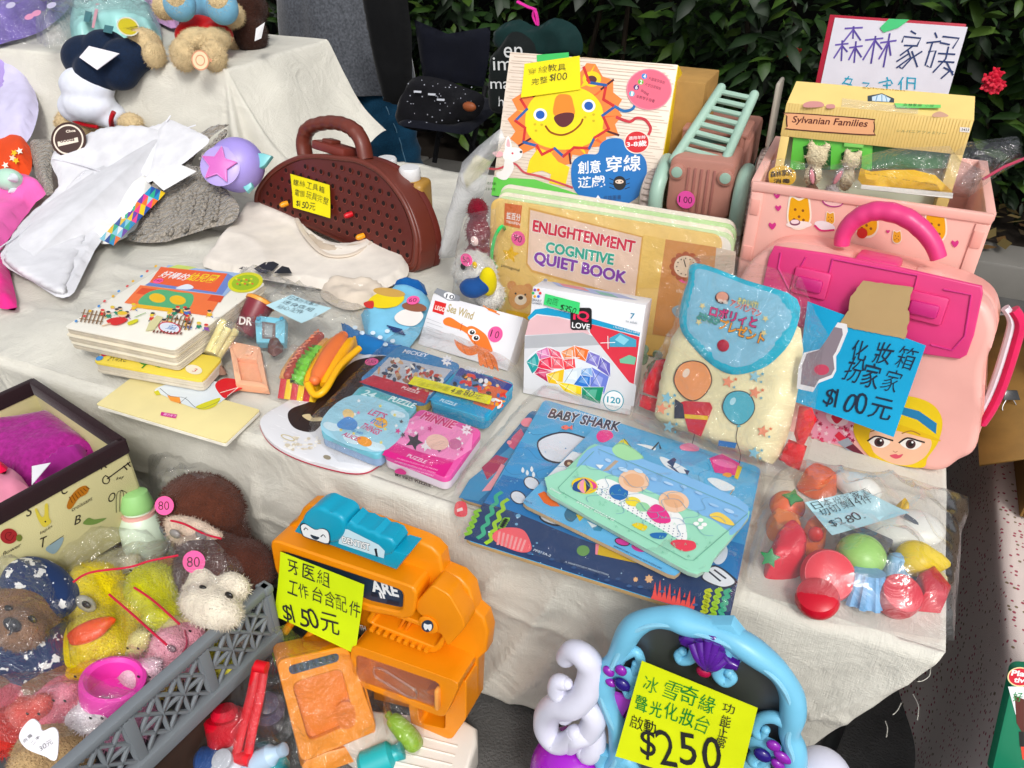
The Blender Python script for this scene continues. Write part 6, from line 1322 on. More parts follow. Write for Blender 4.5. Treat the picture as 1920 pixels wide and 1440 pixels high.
for i in range(60): t_, s_ = g.random(), g.random(); x, y = 800 - 160 * t_ + 780 * s_, 480 + 130 * t_ + 440 * s_; a.line([(x, y),(x + 4, y - 12),(x + 10, y - 1)],.0007, g.choice(['7fc4a4', '8fd0b0', 'b4e6cc']))
for i in range(9): x, y = 960 + 85 * i, 430 + 34 * i + g.uniform(-16,24); a.ell(x, y, g.uniform(16,34), g.uniform(6,11), g.choice(['b4d2ec', 'a2c6e6', 'c6def0']), rot=20, n=14)
a.text('Disney', (630,600),(690,630),16, 'e6f4ec', off=.02); a.text('SWEET DREAMS', (780,672),(990,780),16, 'e8f6ee', off=.02); a.poly([(890,460),(935,462),(915,485)], 'eef2f2')
a.line([(905,372),(1690,700),(1745,735),(1440,1000),(1400,995),(690,610),(680,590),(880,385)],.0008, '6fa892', 0); jig(a, 900,380,790,330,-210,225,5,3, '7fa8c0'); a.done(o)
zbag(W5,[(60,700),(110,560),(470,150),(580,60),(620,60),(1850,460),(1820,800),(1660,1365),(1000,1170),(130,900)], TP, .030, 'flat clear sleeve around the large blue puzzle boards', m=film(.012,.05, gl=.025, bump=.25, sc=22), seed=31, r=.02, wr=.003, cell=.012)
# ------------------------------------------------------------ printed cloth bag with spotted hem
PB2 = slope3(ptz(*Z6(1180,690), TZ + .006), ptz(*Z6(1440,690), TZ + .010), ptz(*Z6(1330,300), TZ + .05))
dk = thing('drawstring_pouch', 'light blue printed cloth pouch with a dark blue spotted hem behind the crab box', 'pouch', PB2.O)
b = MB(); b.puff(PB2,[PB2.uv(*Z6(*p)) for p in ((1130,450),(1200,400),(1320,300),(1400,290),(1500,340),(1530,400),(1460,560),(1400,640),(1330,640),(1160,580))],.018,.025, mcl('7fbcd8'), cell=.007, wr=.004, seed=3); b.build('body', dk)
b = MB(); b.puff(PB2.off(.002),[PB2.uv(*Z6(*p)) for p in ((1020,500),(1170,575),(1340,640),(1410,640),(1350,690),(1190,690),(1080,660),(1040,600))],.018,.02, mcl('2a6fae'), cell=.007, wr=.004, seed=5); b.build('hem', dk)
b = MB(); b.puff(PB2.off(.008),[PB2.uv(*Z6(*p)) for p in ((1310,300),(1400,275),(1490,300),(1510,360),(1440,330),(1360,320))],.018,.015, mcl('1f5a9a'), cell=.006, wr=.004, seed=6); b.build('drawstring', dk)
a = ZArt(PB2, Z6,.0215)
for x, y in ((1290,590),(1320,645),(1250,625),(1210,600),(1280,665),(1150,600),(1110,570)): a.ell(x, y, 14,11, 'd6e6f2')
a.curve([(1180,430),(1230,380),(1330,360),(1385,400),(1340,450),(1240,460)], 'e8cf3a'); a.ell(1300,372,90,24, 'c8a05a', rot=8); a.curve([(1160,430),(1210,420),(1210,460),(1170,455)], 'c83a34')
a.curve([(1330,510),(1380,470),(1460,470),(1490,510),(1440,560),(1360,550)], 'efe9e4'); a.ell(1440,455,70,26, '8f5a44', rot=8)
for i in range(4): a.line([(1290 + i * 10,560 + i * 10),(1370 + i * 6,582 + i * 10)],.003, '2a3a6a')
a.done(dk); dot_sticker(PB2,778,580,.0125, '60', 'pink price dot reading 60 on the light blue pouch', lift=.023)
# ------------------------------------------------------------ bag of toy snacks
fz = lambda x, y, z=0: ptz(*Z6(x, y), TZ + .012 + z)
G_ = 'toy snacks in the clear bag'
o = thing('toy_drink_cup', 'dark red toy drink cup with an orange lid in the snack bag', 'toy cup', fz(480,540), G_)
ax = (fz(540,430,.05) - fz(470,560,.02)); zq = ax.normalized(); xq = zq.orthogonal().normalized(); M = Matrix((xq, zq.cross(xq), zq)).transposed().to_4x4(); M.translation = fz(470,560,.024)
b = MB(); b.lathe(M, [(.019,0),(.020,.002),(.026,.066)], mpl('7a2a34'),26); b.build('cup', o)
b = MB(); b.lathe(M @ Matrix.Translation((0,0,.067)),[(.028,-.003),(.028,.003),(.024,.006)], mpl('e8a050'),26); b.build('lid', o)
PD = Plane(M.translation + UPV * .0 - FW * .0255 + zq * .02, RT, UPV); a = ZArt(Plane(M.translation - FW * .030, RT, UPV), Z6); a.text('DR', (443,505),(518,512),46, 'f0e6e0', off=.03); a.done(o, 'lettering')
o = thing('toy_fries_cup', 'clear toy cup of pale yellow sticks in the snack bag', 'toy cup', fz(320,650), G_)
ax = (fz(370,560,.045) - fz(290,700,.02)); zq = ax.normalized(); xq = zq.orthogonal().normalized(); M2 = Matrix((xq, zq.cross(xq), zq)).transposed().to_4x4(); M2.translation = fz(290,690,.024)
b = MB(); b.lathe(M2,[(.017,0),(.018,.002),(.027,.062),(.029,.063),(.029,.066)], film(.12,.1, gl=.12),26); b.build('cup', o)
for k in range(6):
 an = k * 1.047; v = Vector((.010 * math.cos(an),.010 * math.sin(an),.004)); b = MB(); b.tube([M2 @ v, M2 @ (v * 1.5 + Vector((0,0,.05 + .006 * (k % 3))))],.0068, mat('matte', 'f0e3a0'), n=10); b.build('fry', o)
o = thing('toy_window_box', 'sky blue toy box with a small window in the snack bag', 'toy box', fz(620,560), G_)
PW = slope3(fz(540,600,.03), fz(700,600,.03), fz(545,460,.055)); q = [PW.uv(*Z6(*p)) for p in ((530,450),(705,470),(700,610),(540,605))]
b = MB(); b.prism(PW, q, -.02,0, mpl('86c8dc'),.003); b.build('box', o)
b = MB(); b.prism(PW, [PW.uv(*Z6(*p)) for p in ((575,490),(650,500),(650,590),(575,585))],.0004,.001, mpl('7a6a66')); b.build('window', o)
b = MB(); b.prism(PW, [PW.uv(*Z6(*p)) for p in ((590,505),(635,512),(632,580),(590,576))],.0012,.0018, mat('gloss', '9fa6a6')); b.build('pane', o)
for x in (555,685): b = MB(); b.lathe(PW.mat(*PW.uv(*Z6(x, 475)),0),[(.004,0),(.004,.003)], mpl('5aa4c4'),12); b.build('knob', o)
b = MB(); q = [TP.uv(*Z6(*p)) for p in ((605,600),(650,570),(700,600),(690,660),(640,690),(605,660))]
b.puff(flat(TZ + .03),[flat(TZ + .03).uv(*Z6(*p)) for p in ((605,600),(650,575),(700,600),(690,660),(640,690),(605,660))],.016,.012, mpl('6b4038'), cell=.005, wr=0); b.build('toy_nugget', label='dark brown oval toy nugget below the blue toy box', cat='toy food', group=G_)
o = thing('toy_tray', 'peach coloured toy frame tray in the snack bag', 'toy tray', fz(490,740), G_)
PF_ = slope3(fz(430,850,.01), fz(600,870,.01), fz(390,610,.030)); ou = [PF_.uv(*Z6(*p)) for p in ((388,605),(565,640),(610,870),(430,850))]; inn = [PF_.uv(*Z6(*p)) for p in ((435,700),(545,715),(580,840),(460,825))]
pe = mpl('f3b795')
b = MB(); b.prism(PF_, ou, -.012,-.006, mpl('f0ae8a'),.002); b.build('base', o)
for i in range(4): b = MB(); b.prism(PF_, [ou[i], ou[(i + 1) % 4], inn[(i + 1) % 4], inn[i]],-.006,.004, pe, .001); b.build('rim_side', o)
b = MB(); b.box(PF_, *PF_.uv(*Z6(480,690)), *PF_.uv(*Z6(530,670)),.004,.008, mpl('f5bea0'),.002); b.build('tab', o)
b = MB(); pz = flat(TZ + .02); b.puff(pz, [pz.uv(*Z6(*p)) for p in ((240,700),(290,680),(360,740),(380,790),(320,790),(260,750))],.018,.014, mpl('8a6a5a'), cell=.005, wr=.003, ws=50, seed=2); b.build('toy_nugget', label='wrinkled grey brown toy piece below the cup of sticks', cat='toy food', group=G_)
# hot dogs in boxes
def hotdog(label, ax0, ax1, r, c, bun, bunl, z):
 o = thing('toy_hot_dog', label, 'toy food', fz(*ax0), G_)
 p0, p1 = fz(*ax0, z), fz(*ax1, z); d = (p1 - p0).normalized(); n_ = Z3.cross(d)
 pts = [p0.lerp(p1, t / 10) + Z3 * (.004 * math.sin(math.pi * t / 10)) for t in range(11)]; rr = [r * (math.sin(math.pi * (.12 + .76 * t / 10)) ** .35) * (.72 if t in (0,10) else 1) for t in range(11)]
 b = MB(); b.tube(pts, rr, mpl(c), n=18); b.ell(p0, r * .62, mpl(c), n=14); b.ell(p1, r * .62, mpl(c), n=14); b.build('sausage', o)
 for s in (-1,1):
  b = MB(); b.tube([p + n_ * (r * .95 * s) - Z3 * .008 for p in pts],[x * .85 for x in rr], mpl(bun), n=14); b.build('bun_half', o)
 return o, pts, n_
o, pts, n_ = hotdog('dark red toy hot dog with green lettuce in its bun', (720,790),(900,570),.0125, 'a8412f', 'e3a868', 0,.030)
b = MB(); zz_ = [p + Z3 * .0135 + n_ * (.004 * math.sin(i * 2.4)) for i, p in enumerate(spline(pts, 3))]; b.tube(zz_, .0014, mpl('e08a6a'), n=6); b.build('sauce', o)
b = MB(); L_ = spline([fz(770,830,.028), fz(800,740,.040), fz(830,690,.042), fz(880,630,.040)],10); V = []; F = []
for i, p in enumerate(L_):
 for j in range(3): V.append(p + Vector((.010 * (j - 1),.004 * (j - 1),.006 * math.sin(i * 1.9 + j * 2))))
for i in range(len(L_) - 1):
 for j in range(2): a_ = i * 3 + j; F.append((a_, a_ + 1, a_ + 4, a_ + 3))
b.add(V, F, mpl('7cc84a')); q_ = b.build('lettuce', o, sharp=180); q_.modifiers.new('t', 'SOLIDIFY').thickness = .002
o, pts, n_ = hotdog('orange toy sausage in a yellow holder', (870,820),(1030,570),.0150, 'e07848', 'f0ae32', 1,.034)
b = MB(); b.tube(spline([fz(830,840,.034), fz(870,900,.026), fz(930,870,.032), fz(1010,740,.036), fz(1120,640,.036)],6),.006, mpl('f2b436'), n=10); b.build('wrapper_rim', o)
o = thing('toy_food_carton', 'red and yellow striped toy carton under the hot dogs', 'toy carton', fz(760,900), G_)
PX = slope3(fz(660,920,.0), fz(870,945,.0), fz(615,800,.026)); wx = PX.uv(*Z6(872,945))[0]; hx = PX.uv(*Z6(615,800))[1]
for k in range(6): b = MB(); b.box(PX, wx * k / 6 + .0002,0, wx * (k + 1) / 6 - .0002, hx, -.004,0, mpl('c8323a' if k % 2 == 0 else 'f2c832'),.0006); b.build('front_stripe', o)
b = MB(); sx = slope3(PX.w(wx, 0,0), fz(1140,640,.0), PX.w(wx, hx, 0)); b.box(sx, 0,0,(fz(1120,660) - PX.w(wx, 0)).length, hx, -.004,-.0005, mpl('e8b02f'),.001); b.build('side', o)
PNt = slope3(fz(690,500,.062), fz(960,460,.06), fz(600,410,.070))
note(PNt, [Z6(598,412), Z6(745,352), Z6(968,452), Z6(800,525)], 'bfe0e8', 'pale blue folded price card on top of the toy snack bag', [('日本扮家家酒', Z6(715,378), Z6(890,435),9, '2a3a4a'),('速食店組', Z6(680,398), Z6(860,462),9, '2a3a4a'),('點心配件', Z6(650,428), Z6(800,476),9, '2a3a4a')], lift=.006)
zbag(Z6,[(470,245),(520,270),(640,300),(960,420),(1240,530),(1190,620),(1000,800),(860,945),(800,990),(620,930),(330,820),(80,715),(180,620),(290,480),(400,370)], TP, .062, 'clear bag of toy snacks lying against the board books', m=film(.05,.10, gl=.06), seed=41, r=.06, wr=.010, cell=.011)
# ------------------------------------------------------------ clothes and plush on the left
SLP = FoldPlane(TZ + .016,1.24,.5)
SH = flat(.727)
def garment(name, label, cat, P, Z, pts, H, c, kind='cloth', r=.03, wr=.006, ws=12, ridge=.8, cell=.009, seed=0, k=3, base=0, parent=None, group=None, m=None, fold=None):
 q = [tuple(p) for p in spline([Vector(P.uv(*Z(*p))) for p in pts], k, True)] if k else [P.uv(*Z(*p)) for p in pts]
 b = MB(); b.puff(P, q, H, r, m or mat(kind, c), cell=cell, wr=wr, ws=ws, ridge=ridge, seed=seed, base=base, fold=fold)
 return b.build(name, parent, label=label, cat=cat, group=group, sharp=180)
def knit():
 m = mat('knit', 'a79f94', .8); n = m.node_tree; b = n.nodes['Principled BSDF']; tc = n.nodes['Texture Coordinate']
 w = n.nodes.new('ShaderNodeTexWave'); w.wave_type = 'BANDS'; w.inputs['Scale'].default_value = 26; w.inputs['Distortion'].default_value = 5; w.inputs['Detail'].default_value = 3; w.inputs['Detail Scale'].default_value = 3
 mp = n.nodes.new('ShaderNodeMapping'); mp.inputs['Rotation'].default_value = (0,0,.7); n.links.new(tc.outputs['Object'], mp.inputs[0]); n.links.new(mp.outputs[0], w.inputs['Vector'])
 bp = n.nodes.new('ShaderNodeBump'); bp.inputs['Strength'].default_value = 1; bp.inputs['Distance'].default_value = .008; n.links.new(w.outputs[0], bp.inputs['Height'])
 n.links.new(b.inputs['Normal'].links[0].from_socket, bp.inputs['Normal']); n.links.new(bp.outputs[0], b.inputs['Normal']); return m
KN = knit()
garment('knit_sweater', 'grey cable knit sleeve sticking out left of the white trousers', 'sweater', SLP, Z1,[(160,870),(200,820),(300,820),(330,850),(290,950),(300,1080),(250,1090),(200,990)],.03, '', m=KN, seed=3)
garment('knit_vest', 'grey brown cable knit vest lying beside the white trousers', 'vest', SLP, Z1,[(1290,700),(1200,760),(1120,850),(1080,930),(1180,960),(1260,1050),(1345,1160),(1310,1250),(1190,1280),(1000,1340),(800,1365),(680,1330),(800,1200),(840,1020),(1000,900),(1100,780),(1180,720)],.014, '', m=KN, r=.03, wr=.012, ws=9, seed=4, ridge=1.2, fold=(.6,2.5))
KV = bpy.data.objects['knit_vest']; PKv = SLP.off(.0145)
for i, (p0, p1) in enumerate((((1010,960),(860,1310)),((1060,960),(950,1320)),((1120,970),(1040,1300)),((1180,990),(1120,1260)),((1230,1050),(1200,1240)),((940,1000),(780,1320)),((1270,740),(1130,900)))):
 A_, B_ = Vector(PKv.uv(*Z1(*p0))), Vector(PKv.uv(*Z1(*p1))); d = (B_ - A_); L_ = d.length; d.normalize(); nn = Vector((-d.y, d.x)); b = MB(); n = max(6, int(L_ / .004))
 for ph in (0, math.pi):
  b.tube([PKv.w(*(A_ + d * (L_ * k / n) + nn * (.0055 * math.sin(L_ * k / n * 150 + ph))),.0005 + .002 * math.cos(L_ * k / n * 150 + ph)) for k in range(n + 1)],.0048, KN, n=7)
 b.build('cable_knit', KV, sharp=180)
for k in range(9):
 b = MB(); x = 1010 + k * 24; b.tube([PKv.w(*PKv.uv(*Z1(x, 955 - k * 1.5)),.003), PKv.w(*PKv.uv(*Z1(x - 14,1000 + k * 4)),.003)],.0042, KN, n=6); b.build('collar_rib', KV)
garment('patterned_pouch', 'multicoloured triangle patterned cloth peeking from under the white trousers', 'pouch', SLP.off(.006), Z1,[(850,1030),(840,1190),(720,1330),(610,1372),(530,1350),(600,1220),(700,1120)],.035, 'f0f0ec', seed=6, r=.02, wr=.003)
P = SLP.off(.040); a = ZArt(P, Z1); g = random.Random(12); cs = ['f0c832', 'e8448a', '2f8fc0', '6a3fa0', 'f4f2ee', '3fb08a', 'ef7a3a', '8fd0e0', '2a4f9a']
for i in range(7):
 for j in range(3):
  x = 560 + i * 42 + j * 26; y = 1345 - i * 42 + j * 12; w_ = 26
  for tri in ([(x, y),(x + 40, y - 44),(x + 28, y + 14)],[(x + 40, y - 44),(x + 68, y - 30),(x + 28, y + 14)]): a.poly(tri, g.choice(cs))
o = a.mb.build('triangle_print', bpy.data.objects['patterned_pouch'], flatshade=True); o.location = Vector((0,0,0))
garment('white_trousers', 'white long child trousers spread over the knitwear at the left', 'trousers', SLP.off(.016), lambda x, y: (x, y),[(95,305),(110,280),(160,256),(215,238),(285,240),(320,227),(365,245),(392,262),(370,285),(335,310),(285,338),(240,395),(190,452),(160,505),(125,560),(60,528),(2,492),(12,460),(60,400),(110,350)],.011, 'e2e2e6', r=.012, wr=.004, ws=6, seed=8, ridge=1.3, fold=(-.75,3.2))
TR = bpy.data.objects['white_trousers']
for nm, lift, pts, fd, sd in (('waist_flap', .026,[(96,300),(112,280),(160,255),(215,238),(285,240),(318,262),(312,300),(280,328),(250,334),(225,330),(205,320),(165,306),(125,310)],(.3,2.5),81),('trouser_leg', .030,[(296,246),(322,228),(365,245),(393,262),(371,285),(336,312),(300,332),(270,344),(282,312)],(-.9,3),82),('trouser_leg', .023,[(160,318),(120,360),(70,410),(18,462),(8,490),(60,528),(118,552),(135,520),(175,430),(222,352),(200,328)],(-.8,3),83)):
 garment(nm, None, None, SLP.off(lift), lambda x, y: (x, y), pts, .007, 'e2e2e6', r=.009, wr=.003, ws=6, ridge=1.2, fold=fd, seed=sd, parent=TR).location = (0,0,0)
for pts in ([(105,320),(150,330),(200,345),(245,360),(270,350),(305,320)],[(165,345),(110,400),(60,450),(8,490)],[(300,300),(310,265),(325,240)],[(330,300),(345,270),(372,258)]):
 b = MB(); b.tube(spline([SLP.w(*SLP.uv(*p),.0315) for p in pts],6),.0022, mcl('e2e2e8'), n=6, ratio=.6); b.build('seam', TR)
b = MB(); P = SLP.off(.058); q = [P.uv(*Z1(*p)) for p in ((855,1015),(1010,925),(1105,965),(920,1072))]; b.prism(P, q, 0,.0008, mpa('f0f0f0')); b.build('price_tag', label='blank white paper tag lying on the grey knit vest', cat='tag')
# lilac coat, orange pouch, mint shell, pink cloth at the very left
garment('lilac_coat', 'pale lilac child coat hanging over the stand at the left edge', 'coat', SLP.off(.03), Z1,[(-160,330),(60,300),(110,340),(160,430),(215,580),(200,700),(150,800),(60,840),(-160,900)],.05, 'cdc8e2', seed=11, r=.05, wr=.014, ws=9)
garment('lilac_hood', None, None, SLP.off(.055), Z1,[(-140,300),(20,290),(75,330),(60,460),(20,580),(-140,680)],.04, 'b49fdc', seed=12, r=.04, wr=.010, parent=bpy.data.objects['lilac_coat']).location = (0,0,0)
garment('orange_pouch', 'orange red printed pouch under the lilac coat', 'pouch', SLP.off(.02), Z1,[(-60,870),(50,830),(100,795),(170,830),(175,960),(110,1010),(-60,1000)],.04, 'd8502f', seed=13, wr=.006)
a = ZArt(SLP.off(.062), Z1)
for x, y, c in ((80,860, 'f0c23a'),(110,850, 'f6f0e0'),(70,890, 'f6d9c0'),(90,905, 'f0c23a'),(30,930, 'f6f0e0')): a.star(x, y, 22, c, rot=x)
o = a.mb.build('print', bpy.data.objects['orange_pouch'], flatshade=True)
garment('pink_cloth', 'bright pink cloth with a purple edge at the left of the white trousers', 'cloth', SLP, Z1,[(-80,1060),(120,1020),(200,1030),(260,1090),(170,1180),(60,1330),(-20,1430),(-80,1450)],.04, 'ef6fb4', seed=14, wr=.008)
garment('magenta_strap', 'crumpled dark pink cloth below the white trousers at the left edge', 'cloth', flat(TZ + .02), Z5,[(-60,-20),(20,0),(70,150),(95,290),(40,300),(-40,250)],.03, 'd93a86', seed=15, wr=.010)
o = thing('toy_shell', 'small pale mint toy shell lying on the pink cloth', 'toy', SLP.w(*SLP.uv(*Z1(50,1010)),.04)); C = SLP.off(.055).w(*SLP.off(.055).uv(*Z1(50,1010)))
b = MB(); b.ell(C, (.036,.030,.028), mpl('b9dcc8'), n=20, wob=.004); b.build('body', o)
for dx, dz in ((.034,.012),(.02,-.022),(-.02,-.02)): b = MB(); b.lathe(Matrix.Translation(C + Vector((dx, -.008, dz))) @ rot3(70,60 if dx > 0 else -60,0).to_4x4(),[(.012,0),(.007,.012),(.002,.022)], mpl('d6dce0'),12); b.build('spike', o)
# round brown badge
S5 = SLP.off(.052); C = S5.w(*S5.uv(*Z1(385,785))); PBd = Plane(C, RT, (UPV * .8 + Vector((0,.3,.4))))
o = thing('round_tag', 'round dark brown paper tag behind the white trousers', 'tag', C)
b = MB(); b.prism(PBd, [(.045 * math.cos(t),.045 * math.sin(t)) for t in (2 * math.pi * i / 40 for i in range(40))],-.002,0, mpa('3d2620')); b.build('disc', o)
a = Art(PBd); a.poly([(.039 * math.cos(t),.039 * math.sin(t)) for t in (2 * math.pi * i / 40 for i in range(40))], 'e6d9c9', raw=True); a.poly([(.035 * math.cos(t),.035 * math.sin(t)) for t in (2 * math.pi * i / 40 for i in range(40))], '3d2620', raw=True); a.poly([(-.026,-.018),(.026,-.006),(.024,.006),(-.028,-.006)], 'e6d9c9', raw=True)
a.Z = None; a.text('Goods', (112,268),(140,264),8, '3d2620', off=.03); a.text('Choa', (124,249),(142,247),5, 'e6d9c9', off=.03); a.done(o)
# lilac ring toy with a pink star, leaning on the drape
C = SLP.off(.05).w(*SLP.off(.05).uv(*Z1(1330,925))); PR = Plane(C, RT, UPV * .75 + Vector((0,.35,.5))); rd = .062
o = thing('star_ball_toy', 'lilac round toy with a pink star and mint fins beside the toolbox', 'toy', C - Vector((0,0,.07)))
lil = mpl('a596dc')
b = MB(); b.lathe(PR.mat(0,0,-.03),[(rd * .8,-.01),(rd, .01),(rd * 1.02,.03),(rd * .96,.048),(rd * .84,.064),(rd * .62,.076),(rd * .3,.082),(.004,.083)], lil, 48); b.build('ring', o)
Cs = Vector(PR.uv(*Z1(1282,965))); b = MB(); b.lathe(PR.mat(Cs.x, Cs.y, .044),[(.042,-.01),(.046,.006),(.038,.010)], mpl('b7a6e4'),36); b.build('dial', o)
b = MB(); b.prism(PR, [(Cs.x + (.042 if i % 2 == 0 else .020) * math.cos(R(80 + 36 * i)), Cs.y + (.042 if i % 2 == 0 else .020) * math.sin(R(80 + 36 * i))) for i in range(10)],.054,.062, mpl('cf6fbc'),.003); st = b.build('star', o)
b = MB(); b.tube([PR.w(Cs.x + (.042 if i % 2 == 0 else .020) * math.cos(R(80 + 36 * i)), Cs.y + (.042 if i % 2 == 0 else .020) * math.sin(R(80 + 36 * i)),.060) for i in range(10)],.002, mpl('e08ad0'), n=6, closed=True); b.build('star_rim', st)
for px in ([(1440,870),(1490,870),(1540,885),(1500,940),(1460,960)],[(1360,1040),(1420,1000),(1430,1060),(1400,1090)]):
 b = MB(); b.prism(PR, [PR.uv(*Z1(*p)) for p in px],.0,.016, mpl('7fc4c8'),.004); b.build('fin', o)
# ------------------------------------------------------------ brown tool case
A, B = ptz(474,398, TZ + .02), ptz(768,512, TZ + .008); PTb = lean(A, B, 12); w = (B - A).length
o = thing('toy_tool_case', 'brown plastic half round tool case full of peg holes standing behind the shirt', 'tool case', PTb.w(w / 2,0))
br = mpl('70362b', .8)
arc = [PTb.uv(*Z2(*p)) for p in ((92,1150),(100,1080),(150,1000),(230,930),(340,880),(450,870),(560,880),(680,895),(800,950),(900,1050),(980,1180),(1030,1330),(1035,1430),(1020,1520),(960,1540))]
arc = [tuple(p) for p in spline([Vector(p) for p in arc],4)]; c = Vector((sum(p[0] for p in arc) / len(arc), sum(p[1] for p in arc) / len(arc)))
b = MB(); b.prism(PTb, arc, -.055,-.006, br, .008,3); b.prism(PTb, [tuple(c + (Vector(p) - c) * 1.0) for p in arc],-.075,-.058, mpl('6a2c25', .8),.006); b.build('shell', o)
rim = [tuple(c + (Vector(p) - c) * .955) for p in arc]; b = MB(); b.tube([PTb.w(u, v, -.005) for u, v in rim],.006, br, n=10, flatN=PTb.N); b.build('rim', o)
fcp = [tuple(c + (Vector(p) - c) * .9) for p in arc]; pm = mpl('5f261f', .8); b = MB(); b.prism(PTb, fcp, -.0058,-.0035, pm, .001); b.build('pegboard', o)
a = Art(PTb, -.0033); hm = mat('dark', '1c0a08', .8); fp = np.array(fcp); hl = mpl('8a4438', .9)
us = np.arange(fp[:, 0].min(), fp[:, 0].max(),.0265); vs = np.arange(.012, fp[:, 1].max(),.0235)
for j, v in enumerate(vs):
 for i, u in enumerate(us):
  p = np.array([[u + (.013 if j % 2 else 0), v]])
  if inside(p, fp)[0] and seg_dist(p, fp)[0] > .008:
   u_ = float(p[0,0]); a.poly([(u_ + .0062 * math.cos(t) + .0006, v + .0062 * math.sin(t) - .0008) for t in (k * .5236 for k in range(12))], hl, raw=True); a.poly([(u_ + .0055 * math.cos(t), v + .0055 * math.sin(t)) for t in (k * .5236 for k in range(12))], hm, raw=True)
a.done(o, 'hole_print')
hp = spline([PTb.w(*PTb.uv(*Z2(*p)),-.035) for p in ((335,900),(322,800),(350,725),(430,695),(520,695),(600,730),(650,800),(672,900))],7); b = MB(); b.tube(hp, [.015 + .0012 * (1 if abs(i - 24) < 14 and i % 4 < 2 else 0) for i in range(len(hp))], br, n=14, flatN=PTb.N, ratio=1.35); b.build('handle', o)
b = MB(); u, v = PTb.uv(*Z2(500,850)); b.box(PTb, u - .055, v - .006, u + .05, v + .014,-.06,-.012, mpl('7e3a31', .8),.004); b.box(PTb, u - .03, v + .012, u + .002, v + .022,-.05,-.02, br, .003); b.build('latch', o)
for x, y, c_ in ((292,1143, 'f0a032'),(655,1203, 'c8202a'),(722,1325, 'f0a032')):
 b = MB(); M = PTb.mat(*PTb.uv(*Z2(x, y)),-.003); b.lathe(M @ rot3(18,-20,0).to_4x4(),[(.0062,0),(.0068,.012),(.005,.018),(.002,.020)], mpl(c_),14); b.build('peg', o)
note(PTb, [Z2(318,977), Z2(540,1040), Z2(558,1225), Z2(343,1165)], 'f4e63a', 'yellow price note stuck on the brown tool case', [('螺絲工具箱', Z2(335,1035), Z2(518,1086),12, None),('電鑽玩具完整', Z2(345,1092), Z2(540,1150),12, None),('$150元', Z2(358,1155), Z2(470,1185),12, None)], lift=.003)
# gold bottles behind the tool case
for i, (px, py, Y, lb) in enumerate(((768,318,1.47, 'gold bottle with a white cap and black label behind the brown tool case'),(725,300,1.56, 'second bottle with a white cap, mostly hidden behind the gold one'))):
 C = pty(px, py, Y); o = thing('bottle', lb, 'bottle', (C.x, C.y, TZ)); zt = C.z - .004; gd = mpl(('b98f4e', '6b4a30')[i],.8)
 Pb = Plane((C.x - .036, C.y - .032, TZ + .003),(1,.12,0),(0,0,1)); hb = zt - .022 - TZ
 b = MB(); b.box(Pb, 0,0,.078, hb, -.062,0, gd, .012,4); b.lathe(Matrix.Translation((C.x, C.y, TZ + hb - .002)),[(.026,0),(.022,.012),(.019,.02)], gd, 24); b.build('body', o)
 b = MB(); b.lathe(Matrix.Translation((C.x, C.y, zt - .012)),[(.0225,-.006),(.0235,-.004),(.0235,.018),(.021,.0215),(.0,.0218)], mpl('e6e6e6'),36); b.build('cap', o)
 if i == 0:
  PLb = Plane(Pb.w(.078,0,0), Vector((.35,.9,0)) * 0 + Pb.U.cross(Z3) * -1, Z3)
  a = Art(Pb); a.poly([(.047,.01),(.077,.01),(.077, hb - .03),(.047, hb - .03)], '14120f', raw=True)
  V, F, x0, x1, y0, y1 = glyphs('No.162', .02); d = a.nd(); L_ = hb - .06
  a.mb.add([Pb.w(.068 - (y - y0) / (y1 - y0) * .014,.020 + (x - x0) / (x1 - x0) * L_, d) for x, y in V], F, mat('print', 'f0f0ec'))
  V, F, x0, x1, y0, y1 = glyphs('POWER SHAMPOO', .01); d = a.nd()
  a.mb.add([Pb.w(.076 - (y - y0) / (y1 - y0) * .004,.020 + (x - x0) / (x1 - x0) * L_, d) for x, y in V], F, mat('print', 'e0d8c0')); a.done(o)
# cream T-shirt on folded clothes
TS = flat(TZ + .012)
garment('folded_clothes', 'folded cream clothes stacked under the cream T-shirt', 'clothes', TS, Z6,[(900,330),(1000,290),(1250,310),(1270,360),(1150,410),(1060,425),(960,390)],.030, 'dccfbf', seed=21, ridge=1.4, wr=.010, ws=26)
garment('t_shirt', 'cream child T-shirt with a black print spread on the table', 'shirt', flat(TZ + .022), lambda x, y: (x, y),[(382,500),(400,470),(436,425),(466,390),(515,392),(555,408),(585,440),(625,462),(672,462),(710,438),(745,465),(766,500),(760,522),(725,540),(690,552),(640,548),(600,542),(540,532),(470,520)],.018, 'e9e1d6', r=.016, wr=.008, ws=6, seed=22, ridge=1.3, fold=(.5,3))
TSH = bpy.data.objects['t_shirt']; P = flat(TZ + .0415)
b = MB(); b.tube(spline([P.w(*P.uv(*p),.002) for p in ((556,412),(575,445),(610,478),(655,480),(690,462),(705,445))],6),.006, mcl('d8cbbb'), n=8, ratio=.5); b.build('collar', TSH)
garment('neck_lining', None, None, flat(TZ + .040), lambda x, y: (x, y),[(566,420),(600,450),(640,462),(690,455),(660,470),(615,472),(580,448)],.006, 'c9b9a6', parent=TSH, r=.01, wr=.002).location = (0,0,0)
a = ZArt(P, Z6,.006)
for q in ([(530,205),(590,170),(640,165),(672,180),(640,215),(600,235),(560,228)],[(640,232),(690,190),(728,200),(745,232)],[(445,205),(470,195),(465,210)],[(690,190),(660,215),(700,200)]): a.poly(q, '14171d')
o = a.mb.build('print', TSH, flatshade=True)
